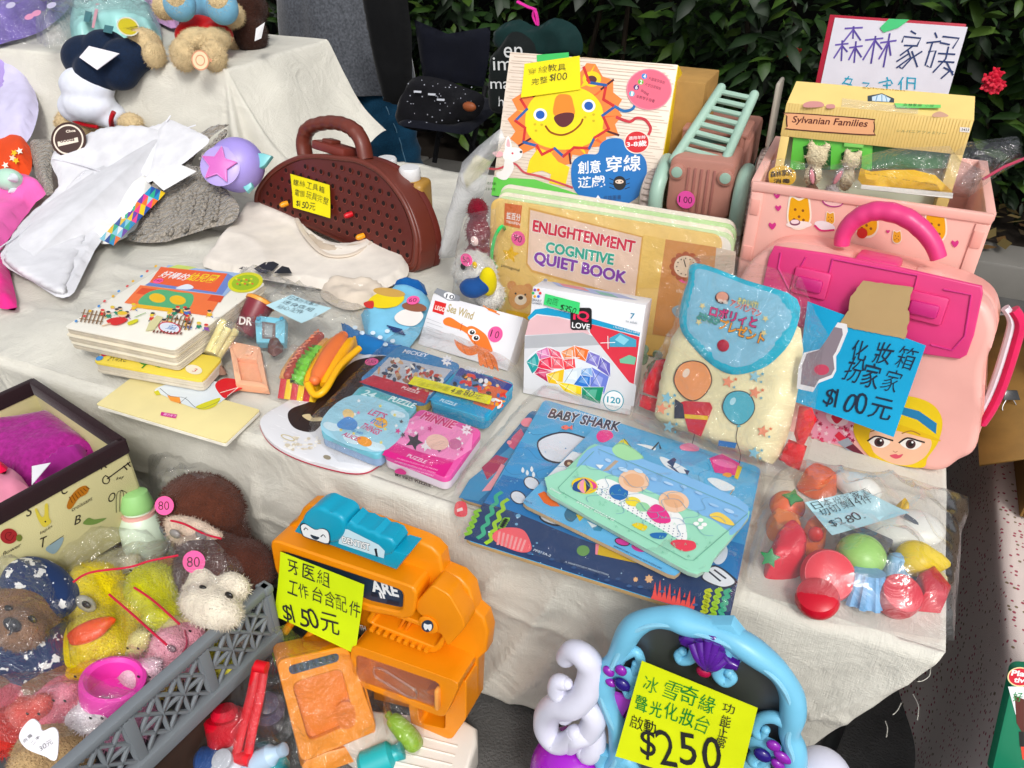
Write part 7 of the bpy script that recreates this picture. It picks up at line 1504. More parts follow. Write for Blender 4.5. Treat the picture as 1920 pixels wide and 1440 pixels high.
# ------------------------------------------------------------ on the raised stand
def plush(name, label, base, parts, m, vox=.006, it=6):
 o = thing(name, label, 'plush toy', base); blob(parts, m, vox, 'body', o, it); return o
pS = lambda x, y, z: ptz(*Z1(x, y), z)
cf = mat('fur', 'dcc59c'); C = pS(1150,60,.80); V3 = Vector
fb = C + V3((0,-.02,-.06))
o = plush('teddy_bear', 'cream teddy bear sitting in a blue top and red trousers at the stand edge', V3((C.x, C.y, .727)),[(C + V3((0,.02,.0)),(.065,.055,.085)),(C + V3((.0,.02,.14)),(.075,.07,.068)),(C + V3((-.055,.02,.20)),(.022,.015,.022)),(C + V3((.055,.02,.20)),(.022,.015,.022)),(C + V3((0,-.04,.125)),(.032,.03,.026)),(pS(1030,310,.755),(.036,.03,.042)),(pS(1205,315,.75),(.036,.028,.042)),(pS(1100,230,.77),(.036,.06,.034)),(pS(1200,230,.77),(.036,.06,.034)),(pS(1305,85,.82),(.034,.034,.034)),(pS(930,40,.84),(.034,.034,.034)),(pS(1240,20,.86),(.032,.032,.04)),(pS(1000,0,.87),(.032,.032,.04))], cf)
blob([(C + V3((0,.012,.015)),(.078,.066,.075)),(pS(1250,40,.85),(.042,.042,.045)),(pS(1010,20,.86),(.042,.042,.045)),(pS(1180,30,.83),(.05,.05,.05)),(pS(1060,20,.84),(.05,.05,.05))], mcl('7fb4d0'),.006, 'sweater', o)
blob([(pS(1120,160,.785),(.055,.05,.034)),(pS(1080,195,.775),(.042,.05,.036)),(pS(1215,200,.772),(.044,.05,.036))], mcl('bf1f22'),.006, 'trousers', o)
for x, y in ((1190,335),):
 P = Plane(pS(x, y, .75) + V3((.0,-.036,.004)), RT, UPV * .8 + Z3 * .4); a = Art(P, .006);
 for r0, c in ((.022, 'c98a6a'),(.019, 'e2cda8'),(.012, 'c98a6a'),(.0095, 'e2cda8')): a.poly([(r0 * math.cos(t), r0 * math.sin(t) * 1.1) for t in (k * .26 for k in range(24))], c, raw=True)
 a.text('I', (395,117),(399,117),6, 'c98a6a', off=.03); a.done(o, 'sole_print')
P = Plane(C + V3((.02,-.082,.028)), RT, UPV); a = Art(P, .0); a.poly([(.020 * math.cos(t),.020 * math.sin(t)) for t in (k * .26 for k in range(24))], 'e6eef0', raw=True); a.poly([(.0175 * math.cos(t),.0175 * math.sin(t)) for t in (k * .26 for k in range(24))], '3f6a78', raw=True)
for k in range(7): a.poly([(.0035 * math.cos(k * .9) * 3 + .0035 * math.cos(t),.0035 * math.sin(k * .9) * 3 + .0025 * math.sin(t)) for t in (i * .6 for i in range(10))], 'e6eef0', raw=True)
a.done(o, 'emblem_print')
for s in (-1,1): b = MB(); b.ell(C + V3((.028 * s, -.05,.15)),.007, mat('gloss', '1a1210'), n=10); b.build('eye', o)
c2 = pS(1405,190,.76); o = plush('brown_plush', 'dark brown plush toy behind the seated teddy bear', V3((c2.x, c2.y, .727)),[(c2,(.05,.05,.055)),(c2 + V3((-.01,.03,.06)),(.05,.05,.05))], mat('fur', '3a241d'))
blob([(c2 + V3((-.035,-.03,-.01)),(.028,.02,.034))], mat('fur', 'd9c09a'),.005, 'paw', o)
b = MB(); q = [pS(1440,160,.80), pS(1490,125,.815), pS(1470,215,.785), pS(1432,232,.775)]; b.add(q, [(3,2,1,0)], mpa('eceaea')); b.build('paper_tag', label='white paper tag hanging from the dark brown plush', cat='tag', flatshade=True)
dn = mat('denim', '16263f', .7)
P1 = pS(600,330,.775); P2 = pS(520,540,.655) + V3((0,-.0,0))
o = thing('plush_doll', 'plush lying face down in dark denim trousers and white shirt over the stand edge', 'plush toy', P1 - V3((0,0,.05)))
q = lambda x, y, Y: pty(*Z1(x, y), Y)
blob([(q(500,330,1.60),(.075,.065,.06)),(q(600,300,1.61),(.07,.06,.06)),(q(700,340,1.60),(.055,.06,.055)),(q(770,310,1.62),(.045,.055,.045)),(q(560,400,1.57),(.07,.06,.055)),(q(680,410,1.58),(.045,.05,.045))], dn, .006, 'trousers', o)
blob([(q(490,480,1.55),(.082,.06,.05)),(q(500,580,1.54),(.078,.06,.05)),(q(440,600,1.54),(.055,.05,.045)),(q(600,640,1.56),(.055,.045,.035)),(q(640,670,1.555),(.028,.035,.03))], mcl('e4e8f4'),.006, 'shirt', o)
blob([(q(815,270,1.645),(.042,.05,.05)),(q(870,310,1.625),(.024,.034,.034))], cf, .006, 'foot', o); blob([(q(735,690,1.54),(.036,.03,.026))], cf, .006, 'hand', o); blob([(q(420,690,1.55),(.055,.05,.04)),(q(490,700,1.55),(.045,.04,.03))], cf, .006, 'head', o)
b = MB(); b.tube(spline([q(640,630,1.52), q(625,670,1.515), q(630,715,1.53)],5),.010, mcl('b01a24'), n=10, ratio=.6); b.tube(spline([q(345,630,1.52), q(400,670,1.51), q(470,700,1.51), q(550,715,1.52)],5),.005, mcl('b01a24'), n=8); b.build('red_trim', o)
b = MB(); qq = [q(500,258,1.545), q(670,300,1.545), q(545,392,1.500), q(445,322,1.515)]; b.add(qq + [p - V3((0,-.001,.001)) for p in qq],[(3,2,1,0),(4,5,6,7)], mpa('ece8ee')); t_ = b.build('price_tag', label='white price tag with faint writing on the dark denim trousers', cat='tag', flatshade=True)
PV = flat(.735)
garment('purple_bag', 'purple cloth bag in clear wrap at the back left corner of the stand', 'bag', PV, Z1,[(-60,-80),(200,-90),(430,-80),(390,40),(300,130),(200,190),(60,230),(-60,220)],.09, '7d68bc', seed=31, r=.05, wr=.012)
a = ZArt(PV.off(.102), Z1);
for x, y, c in ((165,95, 'ef9ac0'),(205,75, 'ef9ac0'),(60,30, 'd8d2ee'),(290,30, 'd8d2ee')): a.ell(x, y, 28,16, c, rot=-20)
a.mb.build('print', bpy.data.objects['purple_bag'], flatshade=True)
o = garment('mint_case', 'mint green clear case with a yellow oval label in plastic on the stand', 'case', PV, Z1,[(400,200),(450,20),(560,20),(620,70),(850,90),(905,180),(890,270),(780,250),(680,210),(480,260)],.06, 'a5d6d2', kind='plastic', seed=32, r=.035, wr=.006)
a = ZArt(PV.off(.064), Z1); a.ell(720,150,66,52, 'f4f2e0', rot=25); a.ell(720,150,58,44, 'e8d62f', rot=25); a.text('PURE', (690,160),(745,172),30, '6a5a1a', off=.02); a.poly([(480,60),(520,70),(500,130),(470,120)], '4a7f86'); a.poly([(590,140),(640,150),(630,190),(580,180)], '4a7f86'); a.poly([(540,20),(560,22),(530,160),(515,155)], 'e0a8b4'); a.mb.build('label_print', o, flatshade=True)
garment('mauve_cloth', 'mauve pink cloth bundle behind the mint case', 'cloth', PV, Z1,[(640,-40),(860,-60),(1000,60),(990,160),(900,130),(760,60),(640,20)],.07, 'c49ac4', seed=33, wr=.012)
garment('lavender_cloth', 'pale lavender cloth piece beside the grey coat at the stand corner', 'cloth', PV, Z1,[(1350,-60),(1460,-60),(1445,90),(1400,95),(1350,60)],.05, 'c9c8e0', seed=34)
zbag(Z1,[(-80,-100),(430,-90),(450,0),(440,120),(380,250),(300,260),(200,250),(-60,250)], PV, .105, 'clear wrap over the purple bag on the raised stand', m=film(.06,.1, gl=.1), seed=51, r=.06, wr=.016, cell=.016)
zbag(Z1,[(210,240),(400,160),(440,-20),(640,-40),(880,80),(920,190),(880,230),(700,190),(520,210),(400,260),(260,270)], PV, .085, 'clear wrap over the mint green case on the raised stand', m=film(.06,.1, gl=.1), seed=52, r=.05, wr=.014, cell=.014)
# ------------------------------------------------------------ between tool case and activity book
PCb = lean((-.80,1.30, TZ + .004),(-.60,1.30, TZ + .004),6); z2 = lambda pts: [PCb.uv(*Z2(*p)) for p in pts]
o = thing('frosted_bag', 'frosted pale blue plastic bag with a yellow patch left of the lion box', 'plastic bag', PCb.w(.1,0))
b = MB(); b.puff(PCb.off(-.03), z2([(1110,1480),(1150,1250),(1200,1080),(1240,930),(1330,840),(1460,735),(1485,800),(1440,880),(1395,960),(1370,1090),(1355,1120),(1250,1250),(1200,1470)]),.03,.03, film(1.3,.25, tint=(.9,.93,.98), gl=.05), cell=.010, wr=.010, ws=16, ridge=1, closed=False, seed=3); b.build('sheet', o, sharp=180)
b = MB(); b.prism(PCb, z2([(1240,1000),(1310,890),(1400,930),(1350,1000),(1260,1080)]),-.036,-.032, mpa('e8d98a'),.001); b.build('yellow_patch', o)
c3 = pty(*Z2(1370,1310),1.24); o = plush('red_plush', 'dark red plush toy in a clear bag left of the activity book', V3((c3.x, c3.y, TZ)),[(c3,(.024,.02,.034)),(c3 + V3((.0,0,.045)),(.020,.018,.022)),(c3 - V3((0,0,.05)),(.03,.025,.03))], mat('fur', '7a1a2a'),.004)
b = MB(); b.ell(c3 + V3((.002,-.02,-.008)),(.008,.004,.010), mcl('e8c9c4'), n=12); b.build('badge', o)
c4 = pty(*Z2(1350,1560),1.20); o = plush('white_plush', 'white plush toy with a blue foot in a clear bag beside the crab box', V3((c4.x, c4.y, TZ)),[(c4 + V3((.0,0,.01)),(.045,.035,.042)),(c4 + V3((.03,0,-.03)),(.03,.03,.03))], mat('fur', 'e6e4de'),.005)
c5 = pty(886,540,1.16); blob([(c5,(.026,.022,.018)),(c5 + V3((.02,.01,.008)),(.02,.02,.018))], mcl('1f4a86'),.004, 'shoe', o); c6 = pty(915,528,1.17); blob([(c6,(.018,.015,.03))], mcl('d8c83a'),.004, 'bow', o)
for x, y, c in ((868,500, '2a2a2a'),(890,497, 'd8b53a')): b = MB(); b.ell(pty(x, y, 1.165),(.005,.003,.007), mpl(c), n=10); b.build('eye', o)
dot_sticker(lean(c4 + V3((-.1,-.044,0)), c4 + V3((.1,-.044,0)),5),875,487,.012, '50', 'pink price dot on the bagged white plush')
zbag(lambda x, y: (x, y),[(850,560),(860,450),(880,400),(930,390),(935,470),(920,560),(900,590)], lean((-.75,1.18, TZ),(-.6,1.18, TZ),5),.03, 'clear bag holding the red and the white plush toys', m=film(.06,.1, gl=.1), seed=61)
# ------------------------------------------------------------ things left by the hedge
nv = mcl('0b0f20', .5); PCh = lean((-1.30,2.42,.0),(-.8,2.42,.0),8); z2 = lambda pts: [PCh.uv(*Z2(*p)) for p in pts]
o = thing('camping_chair', 'dark navy folding camping chair in the shade of the hedge', 'chair', PCh.w(.2,0))
b = MB(); b.puff(PCh, z2([(1010,110),(1200,190),(1440,150),(1430,330),(1400,490),(1280,470),(1060,440)]),.012,.03, nv, cell=.014, wr=.008, ws=8); b.build('backrest', o)
q = PCh.uv(*Z2(1210,480)); b = MB(); b.puff(Plane(PCh.w(q[0] - .04, q[1] - .03,.0),(1,0,0),(0,1,.1)), rrect(0,-.30,.26,0,.03),.012,.03, nv, cell=.02, wr=.006); b.build('seat', o)
for x0, y0, x1, y1 in ((1200,470,1170,900),(1190,520,1420,880),(1420,480,1360,900),(1060,450,1210,760)): b = MB(); b.tube([PCh.w(*PCh.uv(*Z2(x0, y0)),.01), PCh.w(*PCh.uv(*Z2(x1, y1)),.06)],.009, mat('dark', '1c1c1f', .7), n=8); b.build('leg', o)
PB3 = lean((-1.3,2.18,0),(-.9,2.18,0),10)
sp = mcl('14141b', .5)
o = garment('speckled_bag', 'dark cloth bag with white specks lying below the camping chair', 'bag', PB3, Z2,[(930,600),(1000,440),(1150,440),(1290,490),(1400,540),(1380,640),(1280,700),(1100,740),(960,720),(920,660)],.05, '191922', m=sp, seed=71, wr=.016, ws=9, cell=.012)
a = ZArt(PB3.off(.062), Z2); g = random.Random(9)
for i in range(46):
 x, y = g.uniform(970,1380), g.uniform(450,690)
 if y > 440 + (x - 960) * .12: a.ell(x, y, g.uniform(2,5), g.uniform(2,4), 'a9acb8', n=8)
for x, y in ((1030,515),(1110,530),(1160,560)): a.poly([(x - 22, y - 6),(x + 22, y - 4),(x + 20, y + 8),(x - 22, y + 5)], 'c9ccd6')
a.mb.build('speck_print', o, flatshade=True)
b = MB(); c7 = pty(*Z2(1320,600),2.12); b.ell(c7,(.022,.012,.014), mat('matte', '8a4a2a'), n=12); b.build('toggle', o)
PB4 = lean((-1.0,2.10,0),(-.7,2.10,0),6)
o = garment('lettered_bag', 'black cloth bag with large white lettering behind the lion box', 'bag', PB4, Z2,[(1440,420),(1450,320),(1500,250),(1560,180),(1640,200),(1700,300),(1680,600),(1480,640),(1440,540)],.05, '0e1414', seed=72, wr=.006, cell=.012)
a = ZArt(PB4.off(.054), Z2)
for t, p, q_, hh in (('en', (1515,325),(1620,325),62),('im', (1455,395),(1560,395),72),('mak', (1440,500),(1600,500),62),('the', (1450,597),(1560,600),56)): a.text(t, p, q_, hh, 'd6d8d8', off=.0)
a.mb.build('lettering', o, flatshade=True)
garment('green_backpack', 'dark green hooded bag behind the black lettered bag', 'bag', lean((-1.0,2.3,0),(-.7,2.3,0),6), Z2,[(1480,250),(1490,150),(1600,110),(1700,150),(1800,100),(1920,150),(1960,260),(1900,330),(1600,330)],.07, '0f2b2a', seed=73, wr=.012, cell=.014)
b = MB(); b.tube(spline([pty(*Z2(*p),2.22) for p in ((1590,10),(1650,40),(1690,60),(1705,140),(1680,90),(1690,50))],5),.008, mcl('d8389a'), n=8, ratio=.5); b.build('pink_ribbon', label='bright pink ribbon tied above the dark green bag', cat='ribbon')
# ------------------------------------------------------------ patterned fabric box with a dark rim, at the table's foot
zb_ = .43
c2, c0 = ptz(228,828, zb_), ptz(-60,985, zb_); c1 = ptz(60,716, zb_); c3 = c0 + (c1 - c2)
o = thing('storage_box', 'cream fabric storage box with dark rim and printed letters, open at the left', 'storage box', (c2 + c0) / 2 - Vector((0,0, zb_)))
cr2, dkr = mat('canvas', 'd6cf9f', .8), mcl('2c1a1e', .8)
for i, (p, q) in enumerate(((c2, c0),(c1, c2),(c3, c1))):
 d = (q - p).normalized(); n_ = Z3.cross(d)
 P = Plane(p, d, Z3); L_ = (q - p).length
 b = MB(); b.box(P, 0,-.17, L_, -.0,-.004,.004, cr2,.001); b.build('wall', o)
 b = MB(); b.box(P, -.004,-.022, L_ + .004,.004,-.0065,.0065, dkr, .002); b.build('rim', o)
b = MB(); b.add([v - Z3 * .165 for v in (c0, c2, c1, c3)],[(0,1,2,3)], cr2); b.build('base', o)
PB5 = Plane(c0 + (c2 - c0).normalized().cross(Z3) * .0045, c2 - c0, Z3)
if PB5.N.dot(CAM - c0) < 0: PB5 = Plane(c0 - (c2 - c0).normalized().cross(Z3) * .0045, c2 - c0, Z3)
a = ZArt(PB5, W3,.0004); ik = '2c2420'
for t, x, y, hh in (('K', 470,52,46),('C', 288,170,46),('S', 122,272,46),('B', 345,310,40),('T', 190,415,46),('O', 505,205,40)): a.text(t, (x, y),(x + 34, y - 14), hh, ik, shear=.3)
for t, x, y, x2, y2 in (('key', 540,104,578,92),('croissant', 335,246,432,190),('lapin', 188,356,246,320),('flower', 14,452,100,405)): a.text(t, (x, y),(x2, y2),18, ik, shear=.3)
a.line([(500,92),(604,16)],.0022, ik); a.line([(575,34),(590,50)],.002, ik); a.line([(592,20),(606,36)],.002, ik); a.line([(490,78),(478,92),(480,112),(496,116),(508,104),(505,88),(490,78)],.0016, ik, 3)
a.curve([(310,225),(325,180),(360,140),(395,125),(412,140),(400,165),(365,185),(330,232)], 'b0702c')
for i in range(7): a.line([(322 + i * 13,178 - i * 8),(336 + i * 13,205 - i * 11)],.0012, '6f3f16')
a.curve([(180,290),(162,240),(170,232),(190,268),(205,262),(208,215),(222,212),(226,268),(236,295),(205,318)], 'd9c85a'); a.ell(210,292,4,4, ik)
a.ell(40,360,40,36, 'a02a2e'); a.line([(40,360),(52,345),(30,345),(24,368),(48,380),(64,356)],.001, '5a1418', 3); a.ell(88,368,14,16, '6f7a3a')
a.curve([(385,300),(410,275),(440,282),(495,276),(450,302),(410,308)], '6f8a4a'); a.curve([(215,412),(290,365),(285,400),(255,440),(225,435)], '8fa6b0'); a.line([(232,400),(294,358)],.001, ik)
for x in (540,556,572,590): a.line([(x, 250 - (x - 540) * .3),(x + 2,165),(565,146)],.0009, ik, 3)
a.curve([(80,490),(100,460),(140,455),(150,485),(120,505)], '5a3a24')
a.done(o)
PM = flat(.35)
ft2 = lambda pts: [PM.uv(*Z5(*p)) for p in pts]
b = MB(); b.puff(PM, ft2([(-120,1000),(200,950),(330,925),(450,1010),(560,1110),(420,1190),(240,1290),(150,1330),(-100,1200)]),.05,.05, mat('knit', 'a8308a', .8), cell=.010, wr=.010, ws=9, seed=2); b.build('magenta_blanket', label='quilted magenta blanket folded in the patterned storage box', cat='blanket')
b = MB(); b.puff(flat(.39),[flat(.39).uv(*Z5(*p)) for p in ((200,1290),(240,1230),(350,1150),(490,1090),(480,1150),(380,1210),(300,1260),(170,1340))],.025,.02, mcl('a8328f', .8), cell=.006, wr=.010, ws=24, ridge=1.2, seed=3); b.build('purple_cloth', label='crumpled purple cloth strip with folds inside the storage box rim', cat='cloth')
b = MB(); b.puff(flat(.385),[flat(.385).uv(*Z5(*p)) for p in ((-120,1150),(30,1190),(120,1240),(170,1310),(120,1360),(-30,1440),(-120,1440))],.03,.03, mcl('f49ab4'), cell=.008, wr=.012, ws=16, ridge=1.2, seed=4); b.build('pink_cloth', label='light pink crumpled cloth at the near corner of the storage box', cat='cloth')
b = MB(); P = flat(.43); b.prism(P, [P.uv(*Z5(*p)) for p in ((180,1185),(285,1165),(180,1290))],0,.001, mpa('f0eef2')); b.build('paper_slip', label='white paper corner sticking out of the magenta blanket', cat='paper')
b = MB(); b.puff(flat(.415),[flat(.415).uv(*Z5(*p)) for p in ((-60,1160),(20,1165),(45,1190),(30,1225),(-60,1215))],.012,.01, mcl('d8204a'), cell=.006, wr=.004); b.build('red_cloth', label='small red cloth edge between pink and magenta cloths', cat='cloth')
# ------------------------------------------------------------ grey crate of bagged plush
zc, hc = .28,.125
k1, k0 = ptz(496,1100, zc), ptz(60,1484, zc); k2 = ptz(250,952, zc); k3 = k0 + (k2 - k1)
gm_ = mat('matte', '7d8388', .8)
cr_ = thing('plastic_crate', 'low grey plastic crate with lattice sides full of bagged plush toys', 'crate', (k0 + k1) / 2 - Vector((0,0, zc)))
def lattice(p, q, name='side_wall'):
 d = q - p; L_ = d.length; P = Plane(p, d, Z3)
 if P.N.dot(CAM - p) < 0: P = Plane(q, -d, Z3)
 b = MB(); b.box(P, -.008,-.014, L_ + .008,.0,-.010,.006, gm_, .003)
 b.box(P, 0,-.018, L_, -.013,-.004,.003, gm_, .001)
 for i in range(int(L_ / .007)): b.box(P, i * .007,-.0185, i * .007 + .0035,-.0135,.003,.0042, mat('matte', '5f656a', .8),0)
 w = b.build(name, cr_)
 b = MB(); b.box(P, -.006,-hc, L_ + .006,-hc + .026,-.008,.010, gm_, .003); b.build('bottom_rail', cr_)
 n = max(2, round(L_ / .115));
 for i in range(n + 1): b = MB(); u = L_ * i / n; b.prism(P, [(u - .007,-hc + .024),(u + .007,-hc + .024),(u + .009,-.016),(u - .009,-.016)],-.003,.005, gm_, .002); b.build('post', cr_)
 b = MB(); r_ = random.Random(5)
 for i in range(n):
  u0 = L_ * i / n + .008; u1 = L_ * (i + 1) / n - .008; wd = (u1 - u0) / 3; hh = (hc - .044) / 2
  for a_ in range(4):
   for c_ in range(3):
    x0, y0 = u0 + wd * a_, -hc + .026 + hh * c_
    if a_ < 3 and c_ < 2:
     j = .006
     for (xa, ya, xb, yb) in ((x0, y0, x0 + wd, y0 + hh),(x0, y0 + hh, x0 + wd, y0),(x0 + wd, y0, x0 + wd, y0 + hh)):
      b.tube([P.w(xa, ya, 0), P.w(xb, yb, 0)],.0036, gm_, n=6)
  for c_ in (1,): b.tube([P.w(u0,-hc + .026 + hh, 0), P.w(u0 + wd * 1.5,-hc + .026 + hh * 1.08,0), P.w(u1,-hc + .026 + hh, 0)],.0034, gm_, n=6)
 b.build('lattice', w)
lattice(k0, k1); lattice(k1, k2, 'end_wall'); lattice(k2, k3, 'far_wall')
b = MB(); b.add([v - Z3 * (hc - .012) for v in (k0, k1, k2, k3)],[(0,1,2,3)], mat('matte', '5c6165', .7)); b.build('base', cr_)
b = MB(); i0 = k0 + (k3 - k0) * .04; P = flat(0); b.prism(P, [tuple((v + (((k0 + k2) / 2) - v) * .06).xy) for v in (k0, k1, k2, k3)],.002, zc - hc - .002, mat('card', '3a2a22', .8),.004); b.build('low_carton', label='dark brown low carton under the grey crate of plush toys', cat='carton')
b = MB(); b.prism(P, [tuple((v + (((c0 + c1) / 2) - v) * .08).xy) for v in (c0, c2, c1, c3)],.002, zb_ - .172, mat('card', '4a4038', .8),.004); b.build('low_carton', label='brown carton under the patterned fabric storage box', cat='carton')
V3 = Vector
w3 = lambda x, y, z: ptz(*W3(x, y), z + .11)
SCp = .83
def plushy(name, label, parts, kind, c, vox=.004, it=5):
 C = parts[0][0]; o = thing(name, label, 'plush toy', V3((C.x, C.y, .17)), 'bagged plush toys in the grey crate'); blob(parts, mat(kind, c), vox, 'body', o, it); return o
def eyes(o, pts, r, c='17130f', sq=.5):
 for p in pts: b = MB(); b.ell(p, (r, r * sq, r * .8), mat('gloss', c), n=12); b.build('eye', o)
# two brown monkey-like plush heads with cream faces
def towards(p, d): return p + (CAM - p).normalized() * d
C = w3(940,235,.20); o = plushy('brown_plush', 'bigger brown plush head in a clear bag at the back of the crate', [(C, (.074,.060,.058)),(C + V3((.015,-.01,-.04)),(.066,.055,.06)),(C - V3((.045,.0,.04)),(.035,.035,.04)),(C - V3((0,.0,.10)),(.06,.05,.06))], 'fur', '5a3428')
fc = towards(w3(900,335,.19),.045); blob([(fc, (.056,.018,.020)),(fc + V3((-.03,0,-.012)),(.026,.018,.024)),(fc + V3((.035,0,-.012)),(.026,.018,.024))], mat('fur', 'ead3bf'),.004, 'face', o)
eyes(o, [towards(w3(815,350,.19),.070), towards(w3(935,355,.19),.070)],.010, '8f8a86')
C = w3(1010,520,.165); o = plushy('brown_plush', 'smaller brown plush with a cream cow like face at the crate rim', [(C, (.068,.058,.062)),(C + V3((.035,.02,.0)),(.05,.045,.05))], 'fur', '4e2c23')
f0 = towards(w3(990,640,.15),.035); blob([(towards(w3(950,570,.16),.04),(.026,.018,.026)),(towards(w3(1090,592,.16),.04),(.027,.018,.023)),(f0,(.052,.026,.030)),(towards(w3(980,690,.15),.045),(.054,.030,.030))], mat('fur', 'efe2cf'),.004, 'face', o)
eyes(o, [towards(w3(946,604,.16),.068), towards(w3(1066,636,.155),.072)],.0072)
for dx in (-5,6): b = MB(); b.tube([towards(w3(985 + dx, 688,.15),.0745), towards(w3(983 + dx, 702,.15),.0745)],.0014, mat('matte', '2a1f1a'), n=6); b.build('nostril', o)
dot_sticker(Plane(towards(w3(766,218,.20),.085), RT, UPV), *W3(766,218),.0145, '80', 'pink price dot reading 80 on the bag at the back of the crate')
dot_sticker(Plane(towards(w3(904,480,.18),.06), RT, UPV), *W3(904,480),.0165, '80', 'pink price dot reading 80 on the nearer brown plush bag')
C = w3(420,700,.15); o = plushy('duck_plush', 'big yellow duck plush with an orange beak lying in the crate', [(w3(440,620,.15),(.050,.045,.045)),(w3(400,640,.15),(.04,.04,.04)),(w3(460,860,.13),(.055,.06,.045)),(w3(540,760,.12),(.05,.05,.04))], 'fur', 'f1d62c')
blob([(towards(w3(425,790,.15),.040),(.036,.012,.012), rot3(0,-12,42)),(towards(w3(410,825,.15),.036),(.028,.010,.010), rot3(0,-12,42))], mpl('ee5a22'),.003, 'beak', o)
eyes(o, [towards(w3(400,675,.15),.042)],.018, 'b7b5a8'); eyes(o, [towards(w3(402,680,.15),.058)],.008)
C = w3(715,620,.14); o = plushy('chick_plush', 'lime yellow round plush toy between the duck and the cow face', [(C, (.046,.042,.046)),(w3(760,720,.13),(.034,.03,.03)),(w3(650,700,.12),(.035,.03,.03))], 'fur', 'd9d83a')
C = w3(800,880,.13); o = plushy('pink_plush', 'pale pink plush with a round eye beside the crate rim', [(C, (.032,.03,.03)),(w3(880,830,.13),(.026,.024,.024)),(w3(850,930,.11),(.03,.03,.03)),(w3(760,960,.11),(.03,.03,.026))], 'fur', 'f2a6b6'); eyes(o, [towards(w3(798,884,.13),.031)],.008, '8a6a74')
b = MB(); b.tube(spline([towards(w3(860,800,.14),.02), towards(w3(870,860,.13),.025), towards(w3(850,900,.13),.02)],5),.0012, mat('matte', 'b0405a'), n=6); b.build('seam', o)
o = thing('bagged_bottle', 'pale green capped toy bottle in clear wrap at the back of the crate', 'toy bottle', w3(650,300,.02), None); C = w3(655,300,.17)
M = Matrix.Translation(C) @ rot3(-12,-8,0).to_4x4(); b = MB(); b.lathe(M, [(.028,-.06),(.034,-.05),(.034,.0),(.024,.02),(.018,.026)], mpl('dcebd6'),26); b.build('body', o)
b = MB(); b.lathe(M @ Matrix.Translation((0,0,.034)),[(.024,-.008),(.026,.0),(.020,.022),(.012,.026)], mpl('9fd08a'),24); b.build('cap', o); b = MB(); b.lathe(M @ Matrix.Translation((0,0,.018)),[(.026,-.004),(.027,.004)], mpl('f0b8b0'),24); b.build('band', o)
# bear in a navy flowered shirt and hat
def floral2():
 m = mcl('22365f', .8); n = m.node_tree; b = n.nodes['Principled BSDF']; tc = n.nodes['Texture Coordinate']
 v = n.nodes.new('ShaderNodeTexVoronoi'); v.inputs['Scale'].default_value = 46; v.feature = 'SMOOTH_F1'; n.links.new(tc.outputs['Object'], v.inputs['Vector'])
 w = n.nodes.new('ShaderNodeTexNoise'); w.inputs['Scale'].default_value = 170; n.links.new(tc.outputs['Object'], w.inputs['Vector'])
 ad = n.nodes.new('ShaderNodeMath'); ad.operation = 'MULTIPLY_ADD'; ad.inputs[1].default_value = .9; n.links.new(w.outputs[0], ad.inputs[0]); n.links.new(v.outputs['Distance'], ad.inputs[2])
 lt = n.nodes.new('ShaderNodeMath'); lt.operation = 'LESS_THAN'; lt.inputs[1].default_value = .70; n.links.new(ad.outputs[0], lt.inputs[0])
 mx = n.nodes.new('ShaderNodeMix'); mx.data_type = 'RGBA'; src = b.inputs['Base Color'].links[0].from_socket; mx.inputs[7].default_value = (.72,.72,.7,1)
 n.links.new(lt.outputs[0], mx.inputs[0]); n.links.new(src, mx.inputs[6]); n.links.new(mx.outputs[2], b.inputs['Base Color']); return m
F2 = floral2()
C = w3(110,740,.17); o = plushy('bear_plush', 'brown bear plush in a navy and white flowered shirt and hat at the left', [(C, (.056,.045,.050)),(towards(w3(90,790,.17),.032),(.040,.030,.030)),(w3(260,1010,.12),(.04,.05,.035)),(w3(70,1020,.12),(.035,.05,.035))], 'fur', '8b684e')
blob([(w3(150,900,.13),(.085,.06,.05)),(w3(240,910,.125),(.055,.05,.045)),(w3(40,930,.13),(.06,.05,.045)),(w3(110,990,.115),(.03,.05,.03))], F2,.005, 'shirt', o)
blob([(w3(190,600,.195),(.060,.04,.026), rot3(0,30,0)),(w3(120,565,.20),(.042,.034,.026)),(w3(268,655,.18),(.030,.035,.026))], F2,.005, 'hat', o)
eyes(o, [towards(w3(42,700,.175),.066), towards(w3(150,748,.17),.064)],.008); b = MB(); b.ell(towards(w3(58,775,.17),.068),(.015,.008,.012), mat('gloss', '1c1a22'), n=14); b.build('nose', o)
b = MB(); b.tube(spline([towards(w3(56,785,.17),.076), towards(w3(50,812,.17),.07), towards(w3(40,820,.17),.066)],4),.0012, mat('matte', '1c1a22'), n=6); b.build('mouth', o)
b = MB(); pz = flat(.20); b.lathe(Matrix.Translation(w3(525,1055,.15)) @ rot3(-14,10,0).to_4x4(),[(.030,-.034),(.038,-.030),(.042,.004),(.041,.012),(.036,.014),(.031,.010),(.028,-.016),(.0,-.018)], mpl('f04ab4'),36); b.build('toy_cup', label='bright pink round toy cup in a bag inside the crate', cat='toy cup', group='bagged plush toys in the grey crate')
g = random.Random(21)                           # more bagged goods lower in the crate
